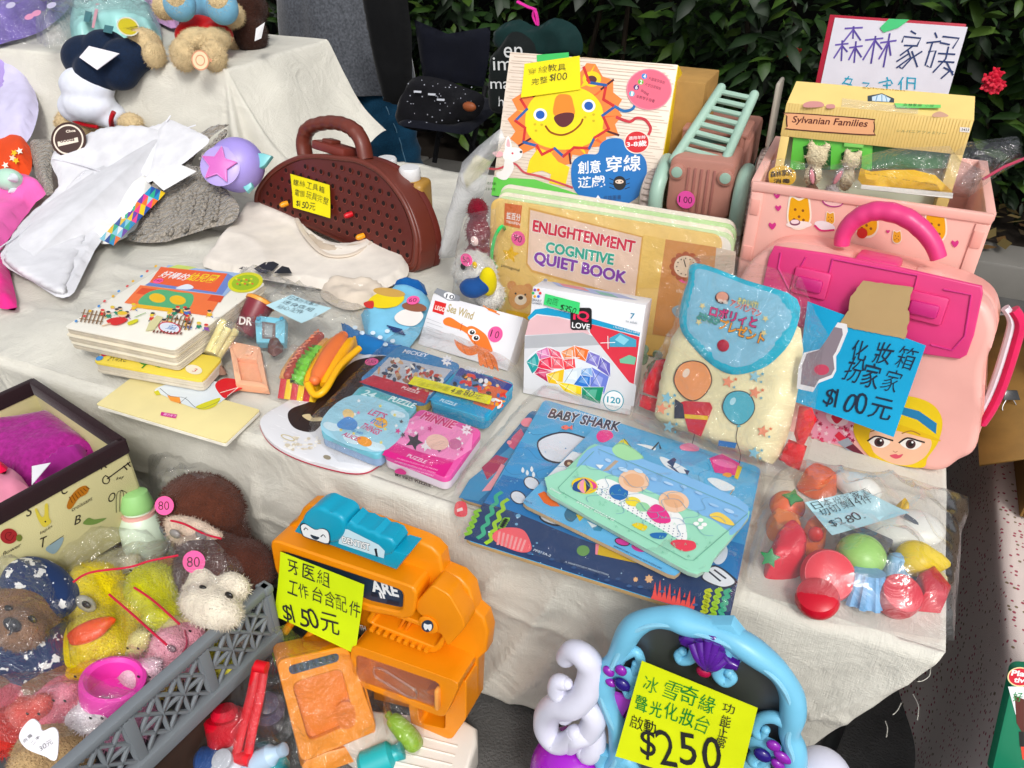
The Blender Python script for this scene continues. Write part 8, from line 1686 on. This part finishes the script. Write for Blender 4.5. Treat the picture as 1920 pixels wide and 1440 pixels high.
for i, (x, y, z, r_, c, l) in enumerate(((300,1150,.10,.06, 'd97a88', 'pink and red bagged plush below the bear shirt'),(60,1090,.11,.05, 'c8606c', 'dusky red bagged plush at the left edge of the crate'),(560,1210,.09,.05, 'f0a8c4', 'light pink bagged plush under the pink cup'),(250,1370,.09,.055, 'bfa27a', 'tan bagged plush under the white rabbit card'),(40,1250,.10,.045, 'c23a34', 'red and gold bagged plush left of the rabbit card'),(700,1000,.07,.05, 'e8c87a', 'sandy yellow plush low beside the crate wall'),(950,900,.06,.05, 'd8cf60', 'yellow green plush seen through the crate lattice'),(1060,850,.06,.045, 'b9a59a', 'taupe plush seen through the crate lattice'),(300,560,.10,.05, 'd8d6cc', 'whitish bagged plush behind the yellow duck'),(450,460,.11,.05, 'c9c4a4', 'pale beige bagged plush near the back wall of the crate'),(800,560,.10,.045, 'c48a4a', 'small orange brown plush beside the brown cow plush'),(640,480,.11,.04, 'b7b49a', 'pale olive bagged plush under the green bottle'))):
 C = w3(x, y, z); plushy('bagged_plush', l, [(C, (r_, r_ * .9, r_ * .7)),(C + V3((g.uniform(-.03,.03), g.uniform(-.03,.03),.015)),(r_ * .6, r_ * .6, r_ * .55)),(C + V3((g.uniform(-.05,.05), g.uniform(-.05,.05),.0)),(r_ * .55, r_ * .5, r_ * .5))], 'fur', c, .006)
for i, (x, y, c, l) in enumerate(((640,1010, 'f6c9d6', 'small blush pink bagged plush right of the pink cup'),(350,1010, 'e8b93a', 'small golden plush between the bear shirt and the pink cup'),(250,1120, 'e88fa0', 'small rose pink plush below the flowered bear'),(420,1200, 'f4e6ea', 'small whitish pink plush under the pink cup'),(130,1180, 'd85a50', 'small coral red plush above the rabbit card'),(590,880, 'f0e29a', 'small cream yellow plush between duck and pink plush'),(830,800, 'efe0a0', 'small straw yellow plush below the cow face'),(560,520, 'e3dcc0', 'small ivory plush behind the yellow duck'))):
 C = w3(x, y, .125); r_ = .026; o = plushy('bagged_plush', l, [(C, (r_, r_ * .9, r_ * .8)),(C + V3((.018,.01,.012)),(r_ * .65,) * 3),(C + V3((.028,.016,.024)),(r_ * .28,) * 3),(C + V3((-.018,-.008,-.006)),(r_ * .6,) * 3)], 'fur', c); eyes(o, [towards(C + V3((.012,-.006,.012)),.022), towards(C + V3((.026,.0,.012)),.022)],.0026)
PR2 = Plane(w3(190,1310,.19), RT, UPV * .8 + V3((0,.25,.35)))
o = thing('rabbit_card', 'white rabbit shaped price card lying near the front of the crate', 'price note', PR2.O)
ou = [PR2.uv(*W3(*p)) for p in ((150,1210),(185,1230),(200,1265),(240,1250),(262,1255),(275,1290),(268,1390),(245,1402),(215,1385),(130,1350),(92,1300),(108,1250))]
b = MB(); b.prism(PR2,[tuple(p) for p in spline([Vector(p) for p in ou],4, True)],0,.0014, mpa('eceaf0')); b.build('card', o)
a = ZArt(PR2, W3,.0018); a.hand('奇哥', (118,1325),(160,1285),24, '1d1d22', off=-.004); a.hand('二手', (155,1335),(195,1290),22, '1d1d22', off=-.004); a.hand('30元', (190,1360),(255,1322),26, '1d1d22', off=-.004); a.done(o, 'lettering')
PC3 = flat(.265)
for pts, H, lb, sd in (([(690,60),(820,75),(1000,110),(1180,160),(1195,360),(1050,420),(800,400),(720,280)],.085, 'clear zip bag over the bigger brown plush', 71),([(330,575),(500,520),(830,440),(1060,390),(1230,480),(1200,600),(1000,780),(880,800),(640,640),(480,620)],.075, 'clear zip bag over the cow faced plush', 72),([(320,330),(560,370),(800,380),(520,480),(340,580),(240,560)],.06, 'crumpled empty looking clear bag at the back of the crate', 73),([(510,630),(640,600),(800,720),(880,800),(860,900),(740,1000),(600,940),(540,800)],.055, 'clear zip bag over the pink plush', 74),([(-60,500),(80,480),(330,590),(350,800),(330,1000),(180,1080),(-60,1080)],.095, 'clear bag around the bear in the flowered shirt', 75),([(300,600),(480,560),(560,760),(600,920),(420,1000),(330,960)],.075, 'clear bag around the yellow duck plush', 76),([(-60,1050),(150,1010),(420,1010),(560,1080),(680,1100),(480,1260),(300,1300),(60,1330),(-60,1300)],.04, 'clear bag over the pink plush at the front of the crate', 77),([(560,130),(640,120),(720,170),(740,300),(640,350),(570,260)],.065, 'clear wrap around the green capped bottle', 78)):
 zbag(W3, pts, PC3, H, lb, m=film(.05,.08, gl=.09), seed=sd, r=.07, wr=.016, cell=.012, ridge=.6)
for pts, lb in (([(625,600),(700,650),(770,710),(835,770)], 'red zip strip above the lime yellow plush'),([(508,632),(600,710),(700,800),(775,866)], 'long red zip strip across the pink plush bag'),([(340,575),(420,530),(600,505),(700,475),(830,450)], 'curved red zip strip behind the yellow duck'),([(795,288),(860,305),(950,350),(1030,372)], 'dark red zip strip over the bigger brown plush')):
 b = MB(); b.tube(spline([towards(w3(x, y, .18),.10) for x, y in pts],6),.0016, mpl('c8203f'), n=6); b.build('zip_strip', label=lb, cat='zip strip', group='red zip strips of the crate bags')
# ------------------------------------------------------------ orange toy dentist stand
q = ptz(*W4(1350,1300),.055); PD = lean(q - V3((.30,0,0)), q, 5); DU = lambda pts: [PD.uv(*W4(*p)) for p in pts]
og, ogd = mpl('ea921f'), mpl('e2801c')
ds = thing('toy_dentist_stand', 'orange toy dentist play stand with blue tooth sign and white base', 'toy stand', q - V3((.15,0,.035)))
back = DU([(455,320),(462,292),(500,270),(530,210),(560,188),(610,190),(1130,385),(1190,415),(1232,460),(1246,535),(1330,570),(1385,630),(1412,735),(1458,775),(1480,850),(1470,950),(1430,985),(1424,1190),(1352,1302),(1200,1255),(900,1180),(880,830),(700,790),(480,715),(430,600),(402,470),(402,400),(425,380),(460,385)])
b = MB(); b.prism(PD, back, -.058,-.034, og, .005,3); b.build('back_shell', ds)
def rs(pts, n=48):
 P_ = [Vector(p) for p in pts]; P_.append(P_[0]); ls = [(P_[i + 1] - P_[i]).length for i in range(len(P_) - 1)]; T = sum(ls); out = []
 for k in range(n):
  t = T * k / n; i = 0
  while t > ls[i]: t -= ls[i]; i += 1
  out.append(tuple(P_[i].lerp(P_[i + 1], t / ls[i])))
 return out
def ring(outer, inner, d0, d1, m, name, par=ds):  # a raised frame: outer walls and inner opening
 outer, inner = rs(outer, 60), rs(inner, 60); O_, I_ = np.array(outer), np.array(inner); kk = min(range(60), key=lambda k: ((O_ - np.roll(I_, k, 0)) ** 2).sum()); inner = np.roll(I_, kk, 0).tolist()
 b = MB(); n = len(outer); V = [PD.w(u, v, d) for d in (d0, d1) for u, v in outer] + [PD.w(u, v, d) for d in (d0, d1) for u, v in inner]; F = []
 for i in range(n):
  j = (i + 1) % n; F += [(i, j, n + j, n + i),(n + i, n + j, 3 * n + j, 3 * n + i),(3 * n + i, 3 * n + j, 2 * n + j, 2 * n + i)]
 b.add(V, F, m); r_ = b.build(name, par); mo = r_.modifiers.new('b', 'BEVEL'); mo.width = .003; mo.segments = 2; mo.limit_method = 'ANGLE'; return r_
def rr4(pts, r=.012): # rounded polygon
 out = []; P_ = [Vector(p) for p in pts]; n = len(P_)
 for i in range(n):
  a_ = P_[i] + (P_[i - 1] - P_[i]).normalized() * r; c_ = P_[i] + (P_[(i + 1) % n] - P_[i]).normalized() * r
  out += [tuple(a_.lerp(P_[i], t).lerp(P_[i].lerp(c_, t), t)) for t in (0,.25,.5,.75,1)]
 return out
so = rr4(DU([(448,300),(1150,560),(1150,705),(470,440)]),.014); cs_ = sum((Vector(p) for p in so), Vector((0,0))) / len(so)
so = rr4(DU([(447,285),(1190,535),(1165,690),(920,650),(480,470)]),.014); si = rr4(DU([(500,345),(1115,545),(1108,655),(930,615),(520,425)]),.010)
ring(so, si, -.036,.004, og, 'sign_frame')
b = MB(); b.prism(PD, si, -.034,-.006, mat('print', '24384f'),0); b.build('sign_face', ds)
a = ZArt(PD, W4,-.0055); a.text('ARE', (945,570),(1080,600),58, 'eef2f4', off=.04); a.text('II', (985,603),(1010,607),28, 'eef2f4', off=.04); a.poly([(940,570),(975,580),(970,600),(940,592)], '0f2236'); a.poly([(1020,610),(1080,622),(1078,640),(1015,630)], '0f2236'); a.done(ds, 'sign_print')
b = MB(); b.prism(PD, rr4(DU([(1165,620),(1250,530),(1335,580),(1405,700),(1415,745),(1330,840),(1290,770),(1170,660)]),.006),-.036,-.002, og, .004,3); b.build('upper_step', ds)
b = MB(); u, v = PD.uv(*W4(1235,725)); b.lathe(PD.mat(u, v, -.002),[(.0145,0),(.0155,.002),(.0125,.0036)], og, 26); b.build('badge_ring', ds)
a = ZArt(PD, W4,.0022); a.ell(1235,725,30,30, '24384f'); a.curve([(1218,712),(1235,718),(1254,716),(1256,735),(1246,750),(1236,738),(1226,746),(1216,730)], 'eef2f4'); a.done(ds)
ring(rr4(DU([(905,720),(960,640),(1320,780),(1290,860),(1250,885)]),.006), rr4(DU([(935,725),(970,668),(1300,790),(1255,850)]),.004),-.036,-.006, og, 'shelf_frame')
for i in range(2): b = MB(); x = 1090 + i * 30; b.prism(PD, DU([(x, 715 + i * 12),(x + 14,720 + i * 12),(x - 30,800 + i * 12),(x - 44,795 + i * 12)]),-.034,-.014, ogd, .001); b.build('divider', ds)
b = MB()
for i in range(9): b.prism(PD, DU([(945 + i * 34,738 + i * 13),(965 + i * 34,745 + i * 13),(963 + i * 34,758 + i * 13),(943 + i * 34,751 + i * 13)]),-.02,.003, og, .001)
b.build('teeth_rail', ds)
ring(rr4(DU([(885,800),(905,775),(1240,890),(1430,960),(1350,1135),(905,970)]),.012), rr4(DU([(912,820),(1330,960),(1325,1095),(915,950)]),.010),-.036,.022, og, 'drawer_frame')
b = MB(); b.prism(PD, rr4(DU([(912,820),(1330,960),(1325,1095),(915,950)]),.010),.018,.020, film(.10,.06, tint=(1,.93,.85), gl=.12, bump=.05),0); dw = b.build('drawer_window', ds)
b = MB(); b.tube([PD.w(u, v, .022) for u, v in rs(rr4(DU([(1000,885),(1040,890),(1215,1000),(1215,1035),(1180,1035),(1005,930)]),.006),30)],.0022, film(.2,.1, tint=(1,.9,.8), gl=.2, bump=.02), n=8, closed=True); b.build('window_grip', dw)
b = MB(); b.box(PD, *PD.uv(*W4(1312,1075)), *PD.uv(*W4(1332,985)),.018,.03, mpl('f0a860'),.003); b.build('hinge', ds)
ring(rr4(DU([(1130,1085),(1425,1000),(1424,1195),(1350,1300),(1150,1240)]),.008), rr4(DU([(1180,1125),(1318,1145),(1318,1245),(1190,1215)]),.006),-.036,.0, og, 'lower_cubby')
for x0, y0, x1, y1 in ((560,690,520,755),(668,738,625,798)): b = MB(); p = PD.w(*PD.uv(*W4(x0, y0)),-.03); e = PD.w(*PD.uv(*W4(x1, y1)),.0) ; b.tube([p, e],.0068, og, n=12); b.ell(e, .0072, og, n=10); b.build('peg', ds)
b = MB(); b.prism(PD, rr4(DU([(430,410),(480,440),(560,620),(690,700),(690,780),(490,700),(430,560)]),.01),-.034,-.026, ogd, .003); b.build('left_panel', ds)
a = ZArt(PD, W4,-.0255); a.ell(500,550,18,30, '9a4a10', rot=10); a.done(ds, 'hole_print')
a = ZArt(PD, W4,-.0255); a.text('TOOTH', (790,790),(880,815),26, 'e6e6e0', off=.03); a.done(ds)
# blue sign on top
tq = mpl('1c9dbb'); TQ = PD.off(-.006);
b = MB(); b.prism(TQ, DU([(558,265),(590,215),(1128,380),(1070,455)]),-.035,.004, tq, .003); bl5 = b.build('blue_topper', ds)
th = [tuple(p) for p in spline([Vector(p) for p in DU([(612,265),(610,190),(640,150),(690,130),(740,150),(800,175),(825,215),(815,270),(770,310),(690,290)])],4, True)]
b = MB(); b.prism(TQ, th, -.028,.010, tq, .006,3); b.build('tooth_plate', bl5)
wv = [(800,300),(810,225),(840,205),(870,230),(900,235),(930,255),(960,258),(985,280),(1010,282),(1050,300),(1070,335),(1055,375),(1020,385)]
b = MB(); b.prism(TQ, DU(wv),-.028,.006, tq, .005,3); b.build('name_plate', bl5)
a = ZArt(TQ, W4,.0105); f_ = [(615,205),(640,195),(690,225),(730,220),(762,240),(762,300),(700,285),(640,265),(625,250)]
a.curve(f_, '1c2c3c', k=3); a.curve([(x + (690 - x) * .08, y + (245 - y) * .12) for x, y in f_], 'eceff0', k=3); a.line([(636,228),(645,218),(655,228)],.0016, '1c2c3c', 4); a.line([(720,262),(732,252),(742,264)],.0016, '1c2c3c', 4); a.curve([(668,252),(690,258),(712,266),(700,278),(678,270)], '1c2c3c'); a.done(bl5)
a = ZArt(TQ, W4,.0065); a.poly([(805,225),(850,235),(1000,310),(1030,340),(1025,378),(800,305)], 'c9e3ec'); a.text('DENTIST', (820,300),(958,340),32, 'f4f6f6', off=.03, outline=('18222e', .05)); a.line([(985,335),(990,365)],.004, '18222e'); a.ell(985,334,7,6, '18222e'); a.done(bl5, 'lettering')
wb = mpl('e9e4da'); b = MB(); BP = flat(.0); xy = [ptz(*W4(*p),.053) for p in ((800,1130),(1420,1200),(1480,1240),(1480,1320),(1420,1500),(960,1440),(780,1300))]
b.prism(BP, [(p.x, p.y) for p in xy],.002,.054, wb, .008,3); bs = b.build('white_base', ds)
for i in range(4): b = MB(); b.tube([ptz(*W4(1030 + i * 28,1400 - i * 46),.0545), ptz(*W4(1340 + i * 14,1470 - i * 46),.0545)],.0016, wb, n=6); b.build('ridge', bs)
note(PD, [W4(523,332), W4(940,495), W4(905,825), W4(508,632)], 'd9f02a', 'lime yellow price note hanging on the orange dentist stand', [('牙医組', W4(560,430), W4(775,512),28, None),('工作台含配件', W4(560,525), W4(925,658),26, None),('$150元', W4(552,655), W4(832,740),30, None)], lift=.013)
# orange toy sink unit in a bag with small tools, in front
q = ptz(*W4(620,1500),.03); PO = slope3(ptz(*W4(600,1440),.05), ptz(*W4(970,1290),.05), ptz(*W4(475,910),.20)); OU = lambda pts: [PO.uv(*W4(*p)) for p in pts]
so_ = thing('toy_sink_unit', 'orange toy sink unit with a navy striped badge in a clear bag', 'toy unit', PO.w(.05,0,-.05))
b = MB(); b.prism(PO, rr4(OU([(472,905),(835,828),(885,870),(985,1255),(960,1305),(600,1420)]),.012),-.07,-.012, og, .006,3); b.build('body', so_)
oo, ii = rr4(OU([(472,905),(835,828),(985,1255),(600,1420)]),.014), rr4(OU([(555,1020),(800,945),(870,1210),(640,1310)]),.012)
b = MB(); n = len(oo); V = [PO.w(u, v, d) for u, v in oo for d in (0,)] + [PO.w(u, v, -.012) for u, v in oo] + [PO.w(u, v, 0) for u, v in ii] + [PO.w(u, v, -.0115) for u, v in ii]; F = []
for i in range(n): j = (i + 1) % n; F += [(n + i, n + j, j, i),(i, j, 2 * n + j, 2 * n + i),(2 * n + i, 2 * n + j, 3 * n + j, 3 * n + i)]
b.add(V, F, og); t_ = b.build('top_frame', so_); mo = t_.modifiers.new('b', 'BEVEL'); mo.width = .0025; mo.segments = 2; mo.limit_method = 'ANGLE'
b = MB(); b.prism(PO, ii, -.0118,-.0112, ogd); b.build('basin', so_)
b = MB(); bp2 = OU([(600,1440),(640,1390),(900,1320),(975,1240),(985,1300),(930,1400),(640,1500)]); b.prism(PO, bp2,-.05,-.004, og, .005); b.build('foot_panel', so_)
a = ZArt(PO, W4,.0006); bd_ = rr4([PO.uv(*W4(*p)) for p in ((532,930),(785,862),(790,905),(545,975))],.007); a.poly(bd_, '34485c', raw=True)
for i in range(7): a.poly([(565 + i * 32,962 - i * 9),(580 + i * 32,958 - i * 9),(570 + i * 32,922 - i * 9),(555 + i * 32,926 - i * 9)], '22303f')
a.curve([(770,1170),(790,1120),(840,1110),(870,1160),(860,1230),(800,1240)], 'd97818'); a.done(so_)
wz = lambda x, y, z: ptz(*W4(x, y), z)
o = thing('toy_tongs', 'bright red toy tongs standing up in the clear bag', 'toy tongs', wz(300,1390,.05))
for s in (-1,1): b = MB(); b.tube(spline([wz(395 + 18 * s, 935,.20), wz(370 + 22 * s, 1080,.17), wz(330 + 26 * s, 1250,.13), wz(300 + 30 * s, 1395,.10)],5),.0072, mpl('d8162c'), n=10, ratio=.7); b.build('arm', o)
b = MB(); b.tube([wz(372,928,.205), wz(428,940,.205)],.009, mpl('d8162c'), n=10); b.build('bridge', o); b = MB(); b.tube([wz(262,1380,.10), wz(345,1400,.10)],.010, mpl('d8162c'), n=10); b.build('jaw', o)
o = thing('toy_cup', 'red round toy cup beside the red tongs in the bag', 'toy cup', wz(230,1260,.06)); M = Matrix.Translation(wz(230,1250,.10)) @ rot3(-20,-15,0).to_4x4(); b = MB(); b.lathe(M, [(.024,-.03),(.030,-.02),(.031,.02),(.027,.024)], mpl('d01a30'),28); b.build('body', o); b = MB(); b.lathe(M @ Matrix.Translation((0,0,.024)),[(.020,0),(.020,.006),(.015,.012),(.0,.013)], mpl('d8283c'),24); b.build('knob', o)
def lump(nm, lb, x, y, z, r_, c, rot=None, ct='toy'):
 C = wz(x, y, z); o = thing(nm, lb, ct, C - V3((0,0,.02)), 'small toy tools in the clear bag'); M = Matrix.Translation(C) @ (rot or rot3(0,0,0)).to_4x4(); b = MB()
 b.lathe(M, [(r_[0] * .75,-r_[1]),(r_[0],-r_[1] * .8),(r_[0], r_[1] * .6),(r_[0] * .6, r_[1] * .8),(r_[0] * .55, r_[1])], mpl(c),20); b.build('body', o)
 b = MB(); b.lathe(M @ Matrix.Translation((0,0, r_[1])),[(r_[0] * .6,0),(r_[0] * .62,.008),(r_[0] * .4,.010)], mpl(c, .7),18); b.build('cap', o)
lump('toy_bottle', 'dark blue toy bottle at the bottom of the tools bag', 180,1400,.08,(.02,.03), '1f4a8a', rot3(0,80,20)); lump('toy_jar', 'white toy jar next to the blue bottle', 250,1425,.08,(.024,.026), 'd8dde6', rot3(20,0,0))
lump('toy_tube', 'pale blue toy tube in the tools bag', 385,1405,.09,(.016,.04), 'b8cfe4', rot3(0,60,30)); lump('toy_brush', 'teal toy tool half under the orange sink unit', 450,1410,.07,(.018,.04), '2f97a0', rot3(0,70,-20)); lump('toy_mirror_handle', 'dark purple toy piece behind the red tongs', 430,1170,.08,(.026,.05), '4a4058', rot3(10,20,0)); lump('toy_pouch', 'lime green toy piece behind the orange sink unit', 420,860,.10,(.026,.03), '9cc83a', rot3(30,20,0)); lump('toy_cup_teal', 'turquoise toy piece at the foot of the orange sink unit', 990,1400,.05,(.022,.03), '3fb0b4', rot3(0,75,40))
C = wz(1110,1270,.06); o = thing('toy_syringe', 'long lime green toy tool in a clear bag on the white base', 'toy', C); b = MB(); b.tube(spline([wz(1050,1190,.075), wz(1100,1240,.07), wz(1150,1300,.06), wz(1180,1345,.05)],5),[.010,.012,.013,.014,.0145,.015,.0155,.016,.016,.016,.016,.0155,.015,.014,.012,.010], mpl('8fb81f'), n=14); b.build('body', o); b = MB(); b.tube([wz(1050,1190,.076), wz(1030,1168,.078)],.006, mpl('7aa01a'), n=10); b.build('nozzle', o)
PO2 = PO.off(-.03)
zbag(W4,[(380,860),(440,740),(520,720),(620,800),(860,810),(1000,1010),(1040,1060),(1050,1250),(1010,1440),(600,1560),(60,1500),(40,1400),(180,1180),(330,930)], PO2,.055, 'big clear bag around the orange sink unit and the small tools', m=film(.05,.07, gl=.07), seed=81, r=.05, wr=.012, cell=.012)
PG2 = slope3(wz(1000,1440,.04), wz(1230,1400,.04), wz(1000,1060,.14)); zbag(W4,[(1010,1060),(1040,1035),(1210,1110),(1215,1300),(1180,1380),(1040,1340),(1010,1200)], PG2,.03, 'small clear bag with the lime green toy tool', m=film(.05,.07, gl=.08), seed=82)
# ------------------------------------------------------------ toy vanity mirror with a lime price note
VA = pty(1140,1500,.60); VB = pty(1500,1500,.60); VB = Vector((VB.x, VB.y, VA.z)); PVm = lean(VA, VA + V3((.3,0,0)),5); VU = lambda pts: [PVm.uv(*W7(*p)) for p in pts]
vm = thing('toy_vanity_mirror', 'light blue toy vanity mirror frame with purple flowers and shell', 'toy mirror', V3((PVm.w(.1,0).x, PVm.w(.1,0).y, 0)))
bu = mpl('80c4e2')
path = VU([(520,1250),(530,1120),(545,1020),(600,930),(605,800),(560,690),(520,580),(520,490),(575,420),(620,330),(680,230),(780,180),(900,175),(1000,205),(1120,240),(1240,290),(1380,380),(1500,480),(1570,600),(1580,720),(1560,820),(1590,920),(1580,1050),(1560,1250)])
sp_ = spline([PVm.w(u, v, 0) for u, v in path],6); b = MB(); b.tube(sp_, [.0135 + .0015 * math.sin(i * .35) for i in range(len(sp_))], bu, n=16, flatN=PVm.N, ratio=1.15); fr = b.build('frame', vm)
b = MB(); b.tube([p + PVm.N * .0125 for p in sp_],.0035, mpl('94cfe8'), n=8); b.build('frame_ridge', fr)
for pts, r_ in (([(1000,215),(1040,300),(1020,380),(960,400),(940,370),(965,350)],.007),([(1240,300),(1180,400),(1160,470),(1200,520),(1245,500),(1225,470)],.0075),([(620,380),(700,350),(730,420),(690,470),(700,420)],.006),([(1560,760),(1480,720),(1400,730),(1370,790),(1410,830),(1430,790)],.0068),([(560,1060),(640,960),(690,1010),(640,1050),(600,1020)],.009),([(520,900),(500,960),(540,1020),(590,1000),(560,960)],.009),([(1500,900),(1380,920),(1350,960),(1390,990),(1440,960)],.006),([(660,500),(700,560),(660,600),(640,570)],.005)):
 b = MB(); s_ = spline([PVm.w(*PVm.uv(*W7(*p)),.004) for p in pts],6); b.tube(s_, [r_ * (1.25 - .6 * i / len(s_)) for i in range(len(s_))], bu, n=10); b.ell(s_[-1], r_ * .8, bu, n=10); b.build('scroll', fr)
b = MB(); b.prism(PVm, VU([(940,200),(1000,180),(1120,195),(1240,195),(1340,320),(1290,420),(1140,440),(1050,400)]),-.010,.006, bu, .005); b.build('crest', fr)
pur = mat('gloss', '4a1a86', .8); shl = [(950,250),(985,230),(1040,250),(1065,235),(1095,245),(1120,225),(1160,235),(1185,265),(1205,280),(1215,330),(1240,370),(1290,395),(1280,425),(1200,415),(1140,440),(1080,425),(1045,370),(1005,300),(960,280)]
b = MB(); b.prism(PVm, VU(shl),.004,.016, pur, .005,3); she = b.build('shell_ornament', vm)
for x, y in ((1030,262),(1075,250),(1125,245),(1165,260),(1195,300),(1215,350)): b = MB(); b.tube(spline([PVm.w(*PVm.uv(*W7(1115,400)),.015), PVm.w(*PVm.uv(*W7((1115 + x) / 2,(400 + y) / 2)),.021), PVm.w(*PVm.uv(*W7(x, y)),.016)],5),.0055, mat('gloss', '5a2496', .8), n=10); b.build('shell_rib', she)
b = MB(); b.ell(PVm.w(*PVm.uv(*W7(1085,455)),.006),(.009,.006,.008), mat('gloss', 'b0204a'), n=14); b.build('red_gem', vm)
for cx, cy, pet in ((640,500,((563,430,34,26,40),(632,425,30,32,-30),(575,492,30,22,20))),(1420,890,((1480,840,34,30,20),(1532,905,48,28,25),(1505,945,38,26,35)))):
 fl_ = None
 for px, py, rx, ry, ro in pet:
  C = PVm.w(*PVm.uv(*W7(px, py)),.014); b = MB(); b.ell(C, (rx / 3 * .00075,.005, ry / 3 * .00075), mat('gloss', '8a2aa6'), rot=rot3(0, ro, 0), n=16); x_ = b.build('petal', fl_ or vm); fl_ = fl_ or None
 C = PVm.w(*PVm.uv(*W7(cx, cy)),.015); b = MB(); b.ell(C, (.011,.006,.009), mat('gloss', '2a1a7a', .8), rot=rot3(0,30,0), n=16); b.build('gem', vm)
 b = MB(); b.ell(PVm.w(*PVm.uv(*W7(cx + 8, cy)),.004),(.022,.006,.02), bu, n=18); b.build('flower_pad', vm)
mg = bpy.data.materials.new('mirror_glass'); mg.use_nodes = True; pb_ = mg.node_tree.nodes['Principled BSDF']; pb_.inputs['Metallic'].default_value = .8; pb_.inputs['Roughness'].default_value = .4; pb_.inputs['Base Color'].default_value = (.16,.165,.175,1)
b = MB(); b.prism(PVm, VU([(600,900),(600,780),(560,600),(570,500),(640,380),(720,250),(850,200),(1000,240),(1240,310),(1400,400),(1520,520),(1560,700),(1540,1200),(600,1200)]),-.009,-.006, mg, 0); b.build('mirror', vm)
b = MB(); b.prism(PVm, VU([(570,600),(690,630),(690,690),(620,760),(700,1200),(620,1200),(610,760)]),-.004,.002, mpl('b04ac4'),.003); b.build('purple_panel', vm)
b = MB(); b.prism(PVm, VU([(640,860),(900,960),(1040,1020),(1040,1250),(640,1250)]),-.003,.004, mpl('b45ac8'),.003); b.build('drawer_front', vm)
b = MB(); b.ell(PVm.w(*PVm.uv(*W7(840,1010)),.004),(.032,.008,.026), mat('gloss', '4a4f5a'), n=20); b.build('gem_knob', vm)
b = MB(); b.prism(PVm, VU([(1300,960),(1450,960),(1460,1250),(1280,1250)]),-.002,.006, mpl('8fc8e0'),.004); b.build('side_drawer', vm)
note(PVm, [W7(757,350), W7(1398,608), W7(1290,1060), W7(620,850)], 'e6f21a', 'large lime yellow price note covering the blue vanity mirror', [('冰雪奇緣', W7(755,500), W7(1165,640),34, '1f8a3f'),('聲光化妝台', W7(715,605), W7(1120,745),30, '1f8a3f'),('啟動', W7(690,695), W7(845,742),22, '1a1a1c'),('$250', W7(750,860), W7(1200,950),56, None),('元', W7(1150,1025), W7(1215,1045),18, None),('功', W7(1195,625), W7(1270,645),18, None),('能', W7(1185,695), W7(1250,715),22, None),('正', W7(1178,755), W7(1232,770),20, None),('常', W7(1165,815), W7(1225,830),20, None)], lift=.020)
# white scroll ornament on a purple base beside it
wp, vp = mpl('dfdfee'), mat('gloss', 'a32ac0')
o = thing('scroll_stand', 'white twisted scroll ornament on a glossy purple base left of the mirror', 'toy stand', V3((PVm.w(-.05,0).x, PVm.w(-.05,0).y, 0)))
def strand(pts, r_): s_ = spline([PVm.w(*PVm.uv(*W7(x, y)), d) for x, y, d in pts],7); b = MB(); b.tube(s_, [r_ * (.55 + .6 * math.sin(math.pi * (.12 + .8 * i / len(s_)))) for i in range(len(s_))], wp, n=16); b.ell(s_[0], r_ * .75, wp, n=12); b.ell(s_[-1], r_ * .7, wp, n=12); b.build('scroll', o)
strand([(300,400,.0),(350,350,.004),(420,370,.008),(455,450,.006),(430,560,.01),(360,620,.014),(270,640,.010),(210,700,.006),(205,790,.006),(260,850,.008),(330,830,.012),(380,770,.016)],.0165)
strand([(330,500,.014),(280,500,.012),(270,560,.010),(330,590,.012),(390,560,.014)],.011)
strand([(300,720,.004),(350,660,.002),(430,660,.004),(470,720,.006),(440,790,.008),(390,800,.016),(340,870,.010)],.0145)
strand([(400,860,.0),(430,920,.004),(470,880,.004),(480,800,.0)],.014)
C = PVm.w(*PVm.uv(*W7(330,1080)),-.01); b = MB(); b.ell(C, (.062,.06,.066), vp, n=32); b.build('base', o)
b = MB(); b.tube(spline([C + V3((.052 * math.cos(t),-.045,.055 * math.sin(t) * .8)) for t in (.4,1.0,1.6,2.2,2.8)],5),.004, mat('gloss', 'b84ad0'), n=8); b.build('base_ridge', o)
C = pty(*W7(1740,1060),.64); b = MB(); b.ell(C, (.035,.035,.028), wp, n=24); q_ = b.build('toy_ball', label='white rounded toy end at the bottom edge right of the mirror', cat='toy')
